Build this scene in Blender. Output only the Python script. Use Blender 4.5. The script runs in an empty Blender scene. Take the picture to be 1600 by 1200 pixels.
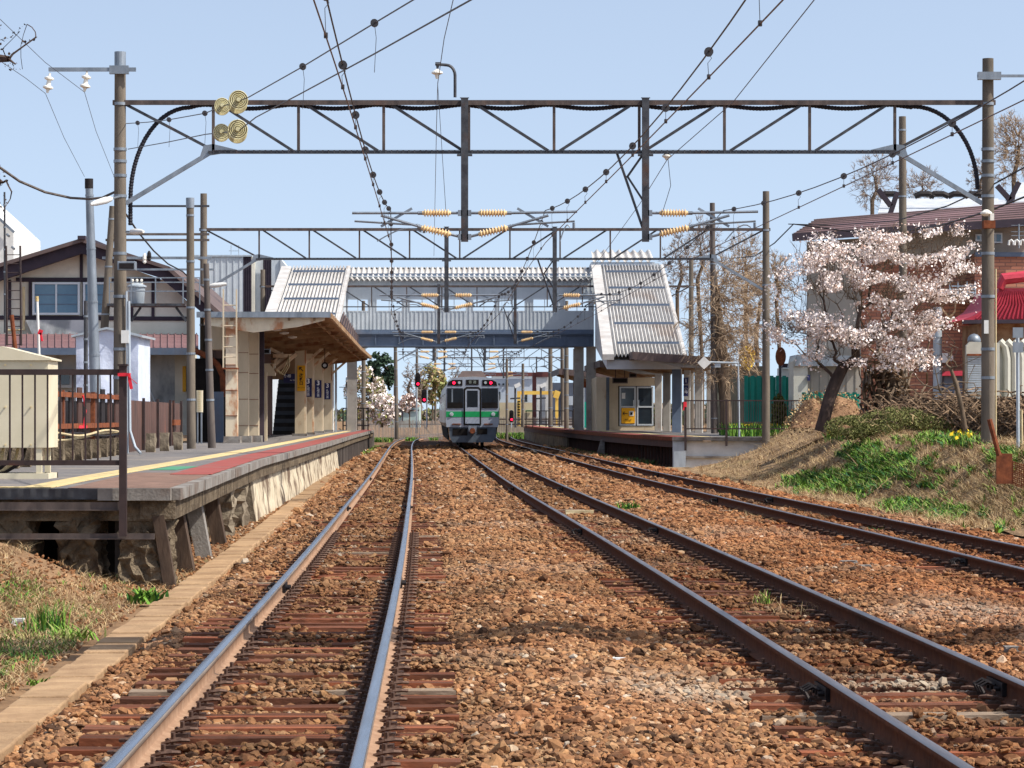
import bpy, math, random
import numpy as np
from mathutils import Vector, Matrix
R = math.radians
random.seed(7)
RNG = np.random.default_rng(7)
SC = bpy.context.scene
COL = SC.collection

# ------------------------------------------------------------ camera, sky, sun
F = 4667.0            # focal length in photo pixels (105 mm on 36 mm)
CAM = 1.6             # camera height above the rail tops
cam = bpy.data.cameras.new('camera')
cam.lens = 105.0; cam.sensor_width = 36.0; cam.shift_y = 0.03125
cam.clip_start = 0.5; cam.clip_end = 6000
camo = bpy.data.objects.new('camera', cam); COL.objects.link(camo)
camo.location = (0, 0, CAM); camo.rotation_euler = (R(90), 0, 0)
SC.camera = camo
SUN = Vector((1.0, -0.36, 1.27)).normalized()
w = bpy.data.worlds.new('World'); SC.world = w; w.use_nodes = True
nt = w.node_tree; nt.nodes.clear()
sky = nt.nodes.new('ShaderNodeTexSky'); sky.sky_type = 'NISHITA'; sky.sun_disc = False
sky.sun_elevation = math.asin(SUN.z); sky.sun_rotation = math.atan2(SUN.x, SUN.y)
sky.altitude = 0; sky.air_density = 1.0; sky.dust_density = 1.5; sky.ozone_density = 1.2
bg = nt.nodes.new('ShaderNodeBackground'); bg.inputs[1].default_value = 0.15
wo = nt.nodes.new('ShaderNodeOutputWorld')
tcw = nt.nodes.new('ShaderNodeTexCoord'); av = nt.nodes.new('ShaderNodeVectorMath'); av.operation = 'ADD'; av.inputs[1].default_value = (0, 0, 0.15)
nv = nt.nodes.new('ShaderNodeVectorMath'); nv.operation = 'NORMALIZE'
nt.links.new(tcw.outputs['Generated'], av.inputs[0]); nt.links.new(av.outputs[0], nv.inputs[0]); nt.links.new(nv.outputs[0], sky.inputs[0])
hs_ = nt.nodes.new('ShaderNodeHueSaturation'); hs_.inputs['Saturation'].default_value = 0.74; hs_.inputs['Value'].default_value = 1.04
nt.links.new(sky.outputs[0], hs_.inputs['Color']); nt.links.new(hs_.outputs[0], bg.inputs[0]); nt.links.new(bg.outputs[0], wo.inputs[0])
sl = bpy.data.lights.new('sun', 'SUN'); sl.energy = 4.3; sl.angle = R(0.5); sl.color = (1.0, 0.94, 0.85)
so = bpy.data.objects.new('sun', sl); COL.objects.link(so)
so.rotation_euler = SUN.to_track_quat('Z', 'Y').to_euler()
so.location = (30, -10, 60)
SC.view_settings.view_transform = 'Standard'; SC.view_settings.look = 'None'
SC.view_settings.exposure = 0.42; SC.view_settings.gamma = 1.0
SC.cycles.use_adaptive_sampling = True
SC.cycles.max_bounces = 6; SC.cycles.diffuse_bounces = 3; SC.cycles.transparent_max_bounces = 12

# ------------------------------------------------------------ helpers
def S(r, g, b, k=1.0):
    f = lambda c: ((c / 255 + 0.055) / 1.055) ** 2.4 if c > 10 else c / 255 / 12.92
    return (f(r) * k, f(g) * k, f(b) * k, 1)

def P(px, py, Y):
    """photo pixel at a given distance -> world point"""
    return (( px - 800) * Y / F, Y, CAM + (650 - py) * Y / F)

def mat(name, c1, c2=None, scale=6.0, rough=0.8, metal=0.0, bump=0.0, bscale=None,
        stain=None, sscale=2.0, samt=0.5, sth=0.5, stretch=(1, 1, 1), sstretch=None, c3=None, spec=None, attr=None, rand=0.0, emit=0.0):
    m = bpy.data.materials.new(name); m.use_nodes = True
    t = m.node_tree; N = t.nodes; L = t.links
    b = N['Principled BSDF']
    b.inputs['Roughness'].default_value = rough; b.inputs['Metallic'].default_value = metal
    b.inputs['Specular IOR Level'].default_value = spec if spec is not None else (.12 if rough >= .85 else .35)
    tc = N.new('ShaderNodeTexCoord')
    def noise(sc, st, det=5):
        mp = N.new('ShaderNodeMapping'); mp.inputs['Scale'].default_value = st
        L.new(tc.outputs['Object'], mp.inputs['Vector'])
        n = N.new('ShaderNodeTexNoise'); n.inputs['Scale'].default_value = sc; n.inputs['Detail'].default_value = det
        n.inputs['Roughness'].default_value = 0.62
        L.new(mp.outputs[0], n.inputs['Vector']); return n
    col = None
    if c2 is not None or bump:
        n1 = noise(scale, stretch)
    if c2 is not None:
        cr = N.new('ShaderNodeValToRGB'); e = cr.color_ramp.elements
        e[0].position = 0.33; e[1].position = 0.67; e[0].color = c1; e[1].color = c2
        if c3 is not None:
            q = e.new(0.5); q.color = c3
        L.new(n1.outputs['Fac'], cr.inputs[0]); col = cr.outputs[0]
    else:
        b.inputs['Base Color'].default_value = c1
    if stain is not None:
        n2 = noise(sscale, sstretch or stretch, 8)
        r2 = N.new('ShaderNodeValToRGB'); r2.color_ramp.elements[0].position = sth; r2.color_ramp.elements[1].position = min(1, sth + 0.12)
        L.new(n2.outputs['Fac'], r2.inputs[0])
        mx = N.new('ShaderNodeMix'); mx.data_type = 'RGBA'
        ml = N.new('ShaderNodeMath'); ml.operation = 'MULTIPLY'; ml.inputs[1].default_value = samt
        L.new(r2.outputs[0], ml.inputs[0]); L.new(ml.outputs[0], mx.inputs[0])
        if col is not None: L.new(col, mx.inputs[6])
        else: mx.inputs[6].default_value = c1
        mx.inputs[7].default_value = stain; col = mx.outputs[2]
    if rand:
        oi = N.new('ShaderNodeObjectInfo'); hv = N.new('ShaderNodeHueSaturation')
        mr = N.new('ShaderNodeMapRange'); mr.inputs[3].default_value = 1 - rand; mr.inputs[4].default_value = 1 + rand
        L.new(oi.outputs['Random'], mr.inputs[0]); L.new(mr.outputs[0], hv.inputs['Value'])
        if col is not None: L.new(col, hv.inputs['Color'])
        else: hv.inputs['Color'].default_value = c1
        col = hv.outputs[0]
    if col is not None: L.new(col, b.inputs['Base Color'])
    if bump:
        bn = N.new('ShaderNodeBump'); bn.inputs['Strength'].default_value = min(1, bump); bn.inputs['Distance'].default_value = 0.02 * max(1, bump)
        if bscale: nb = noise(bscale, stretch)
        else: nb = n1
        L.new(nb.outputs['Fac'], bn.inputs['Height']); L.new(bn.outputs[0], b.inputs['Normal'])
    if emit:
        b.inputs['Emission Color'].default_value = c1; b.inputs['Emission Strength'].default_value = emit
    return m

def origin(o):
    v = Vector((0, 0, 0))
    while o is not None: v = v + o.location; o = o.parent
    return v

def tag(o, label=None, cat=None, group=None, kind=None):
    if label: o['label'] = label
    if cat: o['category'] = cat
    if group: o['group'] = group
    if kind: o['kind'] = kind
    return o

def thing(name, label, cat, loc, group=None):
    o = bpy.data.objects.new(name, None); COL.objects.link(o)
    o.location = loc; o.empty_display_size = 0.3
    return tag(o, label, cat, group)

def dup(root, loc, label=None, dz=None):
    r = root.copy(); COL.objects.link(r); r.location = loc
    if label: r['label'] = label
    for ch in list(root.children):
        c = ch.copy(); COL.objects.link(c); c.parent = r
        for g in list(ch.children):
            d = g.copy(); COL.objects.link(d); d.parent = c
    return r

class MB:
    def __init__(s): s.v = []; s.f = []; s.m = []; s.cur = 0; s.np = []
    def add(s, vs, fs):
        k = len(s.v); s.v.extend([tuple(q) for q in vs]); s.f.extend([tuple(i + k for i in q) for q in fs]); s.m.extend([s.cur] * len(fs)); return s
    def hexa(s, a, b):   # two quads of 4 points each
        return s.add(list(a) + list(b), [(3, 2, 1, 0), (4, 5, 6, 7), (0, 1, 5, 4), (1, 2, 6, 5), (2, 3, 7, 6), (3, 0, 4, 7)])
    def box(s, x0, x1, y0, y1, z0, z1):
        return s.hexa([(x0, y0, z0), (x1, y0, z0), (x1, y1, z0), (x0, y1, z0)], [(x0, y0, z1), (x1, y0, z1), (x1, y1, z1), (x0, y1, z1)])
    def beam(s, p, q, wd, ht=None, up=(0, 0, 1)):
        ht = ht or wd
        p = Vector(p); q = Vector(q); d = (q - p)
        if d.length < 1e-6: return s
        d.normalize(); u = Vector(up)
        if abs(d.dot(u)) > 0.98: u = Vector((0, 1, 0))
        a = d.cross(u).normalized() * wd / 2; b = a.cross(d).normalized() * ht / 2
        return s.hexa([p - a - b, p + a - b, p + a + b, p - a + b], [q - a - b, q + a - b, q + a + b, q - a + b])
    def tube(s, pts, r, n=8, cap=True):
        pts = [Vector(p) for p in pts]; rs = r if isinstance(r, (list, tuple)) else [r] * len(pts)
        k0 = len(s.v); up = Vector((0, 0, 1)); prev = None
        for i, p in enumerate(pts):
            d = (pts[min(i + 1, len(pts) - 1)] - pts[max(i - 1, 0)])
            if d.length < 1e-9: d = Vector((0, 0, 1))
            d.normalize()
            if prev is None:
                a = d.orthogonal().normalized()
            else:
                a = (prev - d * prev.dot(d))
                a = a.normalized() if a.length > 1e-6 else d.orthogonal().normalized()
            prev = a; b = d.cross(a)
            for j in range(n):
                t = 2 * math.pi * j / n
                s.v.append(tuple(p + (a * math.cos(t) + b * math.sin(t)) * rs[i]))
        nf = 0
        for i in range(len(pts) - 1):
            for j in range(n):
                j2 = (j + 1) % n
                s.f.append((k0 + i * n + j, k0 + i * n + j2, k0 + (i + 1) * n + j2, k0 + (i + 1) * n + j)); nf += 1
        if cap:
            s.f.append(tuple(k0 + j for j in reversed(range(n)))); s.f.append(tuple(k0 + (len(pts) - 1) * n + j for j in range(n))); nf += 2
        s.m.extend([s.cur] * nf); return s
    def cyl(s, p, q, r, n=12, r2=None): return s.tube([p, q], [r, r if r2 is None else r2], n)
    def lathe(s, prof, p, q, n=16):
        """profile [(t along p->q in metres, radius)]"""
        p = Vector(p); d = (Vector(q) - p).normalized()
        return s.tube([p + d * t for t, r in prof], [r for t, r in prof], n)
    def prism(s, poly, vec):
        k = len(poly); v = Vector(vec)
        a = [Vector(p) for p in poly]
        return s.add(a + [p + v for p in a], [tuple(reversed(range(k))), tuple(range(k, 2 * k))] + [(i, (i + 1) % k, k + (i + 1) % k, k + i) for i in range(k)])
    def ball(s, c, r, n=8):
        c = Vector(c); k = max(4, n // 2)
        pr = [(c + Vector((0, 0, -r * math.cos(math.pi * i / k))), max(1e-4, r * math.sin(math.pi * i / k))) for i in range(k + 1)]
        k0 = len(s.v)
        for p, rr in pr:
            for j in range(n): s.v.append((p.x + rr * math.cos(2 * math.pi * j / n), p.y + rr * math.sin(2 * math.pi * j / n), p.z))
        for i in range(k):
            for j in range(n): s.f.append((k0 + i * n + j, k0 + i * n + (j + 1) % n, k0 + (i + 1) * n + (j + 1) % n, k0 + (i + 1) * n + j)); s.m.append(s.cur)
        return s
    def build(s, name, mt, parent=None, smooth=False, bevel=0.0, at=None):
        me = bpy.data.meshes.new(name)
        v = np.array(s.v, dtype=float)
        if parent is not None: off = np.array(origin(parent))
        elif at is not None: off = np.array(at, dtype=float)
        else: off = np.array([(v[:, 0].min() + v[:, 0].max()) / 2, (v[:, 1].min() + v[:, 1].max()) / 2, v[:, 2].min()])
        me.from_pydata((v - off).tolist(), [], s.f)
        for q in (mt if isinstance(mt, (list, tuple)) else [mt]): me.materials.append(q)
        if any(s.m): me.polygons.foreach_set('material_index', s.m)
        if smooth: me.polygons.foreach_set('use_smooth', [True] * len(me.polygons))
        me.update()
        o = bpy.data.objects.new(name, me); COL.objects.link(o)
        if parent is not None: o.parent = parent
        else: o.location = off
        if smooth:
            es = o.modifiers.new('es', 'EDGE_SPLIT'); es.split_angle = R(40)
        if bevel:
            bv = o.modifiers.new('bv', 'BEVEL'); bv.width = bevel; bv.segments = 2; bv.limit_method = 'ANGLE'
        return o

def npmesh(name, V, Fc, mt, parent=None, at=(0, 0, 0), smooth=False, matidx=None):
    """fast mesh from arrays; Fc is (n,k)"""
    V = np.asarray(V, float); Fc = np.asarray(Fc, np.int32)
    off = np.array(origin(parent)) if parent is not None else np.array(at, float)
    V = V - off
    me = bpy.data.meshes.new(name)
    me.vertices.add(len(V)); me.vertices.foreach_set('co', V.ravel())
    k = Fc.shape[1]
    me.loops.add(Fc.size); me.loops.foreach_set('vertex_index', Fc.ravel())
    me.polygons.add(len(Fc)); me.polygons.foreach_set('loop_start', np.arange(len(Fc), dtype=np.int32) * k)
    me.polygons.foreach_set('loop_total', np.full(len(Fc), k, np.int32))
    for q in (mt if isinstance(mt, (list, tuple)) else [mt]): me.materials.append(q)
    if matidx is not None: me.polygons.foreach_set('material_index', np.asarray(matidx, np.int32))
    if smooth: me.polygons.foreach_set('use_smooth', np.ones(len(Fc), bool))
    me.update(calc_edges=True); me.validate()
    o = bpy.data.objects.new(name, me); COL.objects.link(o)
    if parent is not None: o.parent = parent
    else: o.location = off
    return o

def text(body, size, p, mt, parent, name='lettering', vertical=False, wid=None, rot=(90, 0, 0), line=1.0, depth=0.004, bold=0.0):
    cu = bpy.data.curves.new(name, 'FONT')
    cu.body = '\n'.join(body) if vertical else body
    cu.size = size; cu.align_x = 'CENTER'; cu.align_y = 'CENTER'; cu.extrude = depth; cu.space_line = line; cu.offset = bold
    tmp = bpy.data.objects.new('tmp', cu); COL.objects.link(tmp)
    dg = bpy.context.evaluated_depsgraph_get()
    me = bpy.data.meshes.new_from_object(tmp.evaluated_get(dg))
    bpy.data.objects.remove(tmp); me.materials.clear(); me.materials.append(mt)
    o = bpy.data.objects.new(name, me); COL.objects.link(o)
    o.parent = parent
    o.location = Vector(p) - (origin(parent) if parent else Vector()); o.rotation_euler = tuple(R(a) for a in rot)
    return o

# smooth value noise on the plane for heights and patches
_T = np.random.default_rng(3).random((256, 256))
def vn(x, y, s=1.0, o=0):
    x = np.asarray(x, float) / s + 37.7 * o; y = np.asarray(y, float) / s + 11.3 * o
    xi = np.floor(x).astype(int); yi = np.floor(y).astype(int); fx = x - xi; fy = y - yi
    fx = fx * fx * (3 - 2 * fx); fy = fy * fy * (3 - 2 * fy)
    g = lambda i, j: _T[i % 256, j % 256]
    return (g(xi, yi) * (1 - fx) + g(xi + 1, yi) * fx) * (1 - fy) + (g(xi, yi + 1) * (1 - fx) + g(xi + 1, yi + 1) * fx) * fy
def sm(a, b, x):
    t = np.clip((np.asarray(x, float) - a) / (b - a), 0, 1); return t * t * (3 - 2 * t)

# ------------------------------------------------------------ track centre lines (from the photo, rail height 0)
KY = [-60, 0, 13.6, 23, 31, 46, 57.4, 65, 79.4, 92, 110, 135, 160, 196, 225, 251, 280, 320, 380, 460]
K1 = [0.5, -0.95, -1.27, -1.50, -1.72, -2.18, -2.55, -2.77, -3.22, -3.65, -4.25, -5.1, -5.95, -7.0, -7.35, -7.0, -5.9, -3.0, 4, 18]
K3Y = [-60, 0, 13.6, 23, 31.4, 36.5, 44, 51.5, 60, 75, 83, 107, 135, 166, 193, 230, 260, 300, 360, 460]
K3 = [9.6, 7.15, 6.62, 6.26, 5.94, 5.76, 5.42, 5.05, 4.65, 3.98, 3.65, 2.82, 1.92, 0.75, -0.15, -0.75, -0.4, 1.4, 7, 22]
K2Y = [-60, 0, 13.6, 18, 23, 32.8, 43.6, 55, 67, 76, 91, 105, 115, 157, 196, 230, 260, 300, 360, 460]
K2 = [5.4, 3.1, 2.63, 2.50, 2.34, 2.01, 1.60, 1.13, 0.67, 0.36, -0.13, -0.58, -0.9, -2.2, -3.4, -4.1, -3.7, -2.2, 3, 18]
def _spl(ks, vs):
    ks = np.array(ks, float); vs = np.array(vs, float)
    p = np.arange(-60, 460, 1.0); q = np.interp(p, ks, vs)
    for _ in range(3):
        k = 9; e = np.pad(q, k, mode='reflect', reflect_type='odd'); q = np.convolve(e, np.ones(2 * k + 1) / (2 * k + 1), 'same')[k:-k]
    return lambda y: np.interp(y, p, q)
c1, c2, c3 = _spl(KY, K1), _spl(K2Y, K2), _spl(K3Y, K3)
def heading(c, y): return math.atan2(float(c(y + 1) - c(y - 1)), 2.0)   # angle from +Y towards +X
def off(c, y, u, z=0.0):
    a = heading(c, y); return (float(c(y)) + u * math.cos(a), y - u * math.sin(a), z)

PH = 0.80     # platform 1 height
PH2 = 0.85
pe_y = np.array([33, 41.5, 55.7, 70, 90, 110, 130, 150, 170.0]); pe_x = np.array([-3.66, -4.02, -4.62, -5.0, -5.55, -6.15, -6.75, -7.25, -7.85])
pedge = lambda y: np.interp(y, pe_y, pe_x)
p2_y = np.array([107, 120, 135, 157, 180, 205, 232.0]); p2_x = np.array([5.75, 4.75, 3.85, 2.95, 2.2, 1.5, 0.85])
p2edge = lambda y: np.interp(y, p2_y, p2_x)
def bank(x, y):
    """height of the right hand embankment and of the ground behind"""
    u = x - c3(y) + (vn(x, y, 3.0, 2) - .5) * 0.5
    top = 1.0 + 0.5 * sm(62, 105, y)
    g = -0.27 + (top + 0.27) * sm(2.9, 5.6 + 3.2 * sm(72, 98, y), u)
    cut = sm(106.5, 104, y) # the bank stops at the platform end
    return np.where(x > p2edge(np.maximum(y, 107)) + 3.2, g, -0.27 + (g + 0.27) * cut)
def ground_h(x, y):
    x = np.asarray(x, float); y = np.asarray(y, float)
    u1 = x - c1(y); u3 = x - c3(y)
    z = np.full(x.shape, -0.30)
    z = z + (vn(x, y, 1.2, 1) - .5) * 0.06
    far = sm(118, 106, y)
    z = np.where(u3 > 2.0, bank(x, y) * far + (-0.27) * (1 - far) + (vn(x, y, .8, 5) - .5) * .05, z)
    left = sm(-2.3, -3.9, u1) * 0.45 * sm(34, 32, y) * sm(26, 31, y) + sm(-2.4, -5.0, u1) * 0.25 * sm(34, 32, y)
    z = np.where(u1 < -1.7, z + left, z)
    z = np.where(u1 < -6.0, np.where(y > 34, np.maximum(z, -0.3 + 0.9 * sm(-6.0, -6.8, u1)), z), z)
    return z
def ballast_h(x, y):
    x = np.asarray(x, float); y = np.asarray(y, float)
    u1 = x - c1(y); u2 = x - c2(y); u3 = x - c3(y)
    z = -0.185 + (vn(x, y, 0.9, 7) - .5) * 0.05 + (vn(x, y, 0.3, 8) - .5) * 0.03
    tr = np.minimum(np.minimum(np.abs(u1), np.abs(u2)), np.abs(u3)); z = z - .028 * sm(1.2, 1.0, tr)
    m12 = np.exp(-((u1 - 1.85) / 0.42) ** 2) * 0.07 * sm(60, 20, y)     # heap between tracks 1 and 2
    m23 = np.exp(-((u3 + 1.95) / 0.5) ** 2) * 0.05
    z = z + m12 + m23
    z = z - 0.12 * sm(-1.15, -1.55, u1)
    z = z - 0.14 * sm(1.6, 2.6, u3)
    return z
# ------------------------------------------------------------ materials
M = {}
M['ground'] = mat('dry_soil', S(150, 120, 90), S(112, 88, 66), 1.6, .95, bump=1.5, bscale=14, stain=S(104, 112, 62), sscale=.35, samt=.7, sth=.56)
M['bed'] = mat('ballast_fines', S(108, 78, 58), S(56, 40, 30), 26, .95, bump=2.5, bscale=34, stain=S(146, 118, 92), sscale=.5, samt=.55, sth=.52)  # fines darkened to deepen the shade between the stones
M['bank'] = mat('dead_grass_soil', S(168, 140, 106), S(104, 84, 64), 2.2, .97, bump=2.0, bscale=20, stretch=(1, .45, 1), stain=S(120, 112, 70), sscale=.6, samt=.5, sth=.55)
M['sleeper'] = mat('weathered_timber', S(124, 80, 60), S(74, 50, 40), 7, .9, bump=1.0, stretch=(.35, 7, 1), stain=S(164, 94, 62), sscale=1.1, samt=.7, sth=.5, rand=.35)
M['sleeper_grey'] = mat('grey_timber', S(168, 150, 130), S(112, 92, 76), 7, .9, bump=1.0, stretch=(.35, 7, 1))
M['rail_lit'] = mat('lit_rusty_rail', S(160, 130, 106), S(136, 106, 84), 8, .85, 0.0, bump=.3)  # rust in the tan of the sunlit rail sides, left track
M['rail_shaded'] = mat('shaded_rusty_rail', S(104, 66, 46), S(80, 50, 36), 12, .88, 0.0, bump=.3)  # rust darkened for the shaded rail sides of the other two tracks
M['head_side'] = mat('worn_head_side', S(172, 160, 148), S(150, 134, 120), 6, .45, .5, stretch=(3, .2, 1))
M['rail_top'] = mat('polished_rail_head', S(186, 188, 196), S(150, 150, 156), 5, .22, 1.0, stretch=(3, .2, 1))
M['rail_top2'] = mat('dull_rail_head', S(150, 140, 138), S(120, 104, 96), 5, .36, .9, stretch=(3, .2, 1))
M['clip'] = mat('rusty_spring_steel', S(108, 84, 70), S(70, 50, 42), 30, .7, .3)
M['black_iron'] = mat('black_iron', S(46, 40, 40), S(30, 27, 28), 20, .6, .4)
def stone_mat():
    m = bpy.data.materials.new('ballast_stone'); m.use_nodes = True; t = m.node_tree; N = t.nodes; L = t.links; b = N['Principled BSDF']
    b.inputs['Roughness'].default_value = .92; b.inputs['Specular IOR Level'].default_value = .08
    oi = N.new('ShaderNodeObjectInfo'); cr = N.new('ShaderNodeValToRGB'); e = cr.color_ramp.elements
    cols = [(0, S(66, 50, 40)), (.16, S(122, 90, 66)), (.34, S(156, 116, 82)), (.5, S(112, 78, 56)), (.66, S(166, 126, 88)), (.82, S(134, 100, 74)), (.965, S(172, 138, 102)), (1, S(184, 172, 154))]
    e[0].position, e[0].color = cols[0]; e[1].position, e[1].color = cols[-1]
    for p, c in cols[1:-1]:
        q = e.new(p); q.color = c
    L.new(oi.outputs['Random'], cr.inputs[0])
    tc = N.new('ShaderNodeNewGeometry'); n = N.new('ShaderNodeTexNoise'); n.inputs['Scale'].default_value = 0.55; n.inputs['Detail'].default_value = 3
    L.new(tc.outputs['Position'], n.inputs['Vector'])
    r = N.new('ShaderNodeMapRange'); r.inputs[1].default_value = .35; r.inputs[2].default_value = .65; r.inputs[3].default_value = -.1; r.inputs[4].default_value = .36
    sx = N.new('ShaderNodeSeparateXYZ'); L.new(tc.outputs['Position'], sx.inputs[0]); rx_ = N.new('ShaderNodeMapRange'); rx_.inputs[1].default_value = 1.2; rx_.inputs[2].default_value = 4.5; rx_.inputs[3].default_value = 0; rx_.inputs[4].default_value = .45; L.new(sx.outputs[0], rx_.inputs[0])
    ra = N.new('ShaderNodeMath'); ra.operation = 'ADD'; ra.use_clamp = True
    L.new(n.outputs['Fac'], r.inputs[0]); L.new(r.outputs[0], ra.inputs[0]); L.new(rx_.outputs[0], ra.inputs[1])
    mx = N.new('ShaderNodeMix'); mx.data_type = 'RGBA'; mx.blend_type = 'MULTIPLY'; mx.inputs[7].default_value = (.94, .64, .48, 1)
    L.new(ra.outputs[0], mx.inputs[0]); L.new(cr.outputs[0], mx.inputs[6])
    n2 = N.new('ShaderNodeTexNoise'); n2.inputs['Scale'].default_value = 60; L.new(tc.outputs['Position'], n2.inputs['Vector'])
    hv = N.new('ShaderNodeHueSaturation'); mr = N.new('ShaderNodeMapRange'); mr.inputs[3].default_value = .6; mr.inputs[4].default_value = 1.35
    L.new(n2.outputs['Fac'], mr.inputs[0]); L.new(mr.outputs[0], hv.inputs['Value']); L.new(mx.outputs[2], hv.inputs['Color'])
    at = N.new('ShaderNodeAttribute'); at.attribute_type = 'INSTANCER'; at.attribute_name = 'tint'
    at2 = N.new('ShaderNodeAttribute'); at2.attribute_type = 'INSTANCER'; at2.attribute_name = 'pale'
    m2 = N.new('ShaderNodeMix'); m2.data_type = 'RGBA'; m2.inputs[7].default_value = S(176, 166, 148); L.new(at2.outputs['Fac'], m2.inputs[0]); L.new(hv.outputs[0], m2.inputs[6])
    m3 = N.new('ShaderNodeVectorMath'); m3.operation = 'SCALE'; L.new(m2.outputs[2], m3.inputs[0]); L.new(at.outputs['Fac'], m3.inputs['Scale'])
    L.new(m3.outputs[0], b.inputs['Base Color'])
    return m
M['stone'] = stone_mat()

# ------------------------------------------------------------ ground, bank, ballast bed
def sheet(name, ys, cols, fx, fz, mt, kind='structure', label=None):
    Y = np.repeat(np.array(ys)[:, None], cols, 1); T = np.repeat(np.linspace(0, 1, cols)[None, :], len(ys), 0)
    X = fx(Y, T); Z = fz(X, Y)
    V = np.stack([X, Y, Z], -1).reshape(-1, 3)
    i = np.arange(len(ys) - 1)[:, None] * cols + np.arange(cols - 1)[None, :]
    Fc = np.stack([i, i + 1, i + cols + 1, i + cols], -1).reshape(-1, 4)
    o = npmesh(name, V, Fc, mt, smooth=True); o['kind'] = kind
    if label: o['label'] = label
    return o
ysf = np.concatenate([np.arange(-30, 8, 2.0), np.arange(8, 60, .2), np.arange(60, 130, .5), np.arange(130, 340, 3), np.arange(340, 900, 40), np.arange(900, 4200, 300)])
def gx(Y, T):
    s = (T - .5) * 2
    return np.sign(s) * (np.abs(s) * 14 + np.abs(s) ** 6 * 120 + np.abs(s) ** 14 * 2600) + 0 * Y
sheet('ground', ysf, 420, gx, ground_h, M['ground'])
def bkx(Y, T): return c3(Y) + 2.55 + T * 11
sheet('embankment', np.arange(8, 106.9, .2), 90, bkx, lambda X, Y: ground_h(X, Y) + .03 + (vn(X, Y, .35, 9) - .5) * .07, M['bank'])
def bx(Y, T):
    l = c1(Y) - 1.62 - 3.0 * sm(172, 180, Y); r = c3(Y) + 2.9 + .3 * (vn(Y, Y * 0, 2.0) - .5)
    return l + (r - l) * T
ysb = np.concatenate([np.arange(2, 8, .5), np.arange(8, 60, .12), np.arange(60, 140, .4), np.arange(140, 460, 2)])
sheet('ballast_bed', ysb, 150, bx, ballast_h, M['bed'])

# ------------------------------------------------------------ railway tracks
RP = [(-.0635, -.153), (-.0635, -.142), (-.012, -.128), (-.0075, -.12), (-.0075, -.045), (-.0325, -.034), (-.0325, -.006), (-.026, 0.0),
      (.026, 0.0), (.0325, -.006), (.0325, -.034), (.0075, -.045), (.0075, -.12), (.012, -.128), (.0635, -.142), (.0635, -.153)]
def rail(c, u, y0, y1, mts, parent):
    ys = np.concatenate([np.arange(y0, min(y1, 120), .75), np.arange(120, y1 + .1, 2.5)]); n = len(RP)
    V = []
    for y in ys:
        for du, z in RP: V.append(off(c, y, u + du, z))
    i = np.arange(len(ys) - 1)[:, None] * n + np.arange(n)[None, :]
    j = np.arange(len(ys) - 1)[:, None] * n + (np.arange(n)[None, :] + 1) % n
    Fc = np.stack([i, j, j + n, i + n], -1).reshape(-1, 4)
    mi = np.tile([1 if k in (6, 7, 8) else (2 if k in (5, 9) and len(mts) > 2 else 0) for k in range(n)], len(ys) - 1)
    return npmesh('rail', V, Fc, mts, parent=parent, matidx=mi)
def sleeper_mb(mb, c, y, L=2.1, wd=.2, rg=random):
    k = len(mb.v); yaw = rg.uniform(-.012, .012); dz = rg.uniform(-.006, .006)
    n = 6; pts = []
    a = heading(c, y) + yaw; x0, y0 = float(c(y)) + rg.uniform(-.03, .03), y
    for i in range(n + 1):
        s = (i / n - .5) * L
        for (t, z) in ((-wd / 2, -.30), (-wd / 2 + rg.uniform(-.008, .004), -.167 + dz), (wd / 2 - rg.uniform(-.008, .004), -.167 + dz + rg.uniform(-.004, .004)), (wd / 2, -.30)):
            pts.append((x0 + s * math.cos(a) + t * math.sin(a), y0 - s * math.sin(a) + t * math.cos(a), z + (rg.uniform(-.003, .003))))
    fs = []
    for i in range(n):
        b = i * 4
        fs += [(b, b + 4, b + 5, b + 1), (b + 1, b + 5, b + 6, b + 2), (b + 2, b + 6, b + 7, b + 3)]
    fs += [(0, 1, 2, 3), (n * 4 + 3, n * 4 + 2, n * 4 + 1, n * 4)]
    mb.add(pts, fs)
def clip_mb(mb, o, s):
    """spring clip beside the rail foot; s=+1 outside to +x"""
    x, y, z = o
    pts = [(x, y - .055, z + .02), (x + s * .05, y - .06, z + .035), (x + s * .10, y - .05, z + .04), (x + s * .135, y - .01, z + .035), (x + s * .135, y + .02, z + .03), (x + s * .09, y + .05, z + .035), (x + s * .03, y + .045, z + .03), (x + s * .02, y, z + .035)]
    mb.tube(pts, .011, 5)
    mb.box(x + s * .05 - .045, x + s * .05 + .045, y - .05, y + .05, z - .012, z + .01)
    mb.cyl((x + s * .055, y - .005, z), (x + s * .055, y - .005, z + .075), .014, 6)
CLIP = {}
for _s in (-1, 1):
    _m = MB(); clip_mb(_m, (0, 0, 0), _s); _o = _m.build('rail_clip', M['clip'], at=(0, 0, 0)); CLIP[_s] = _o.data; bpy.data.objects.remove(_o)
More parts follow.
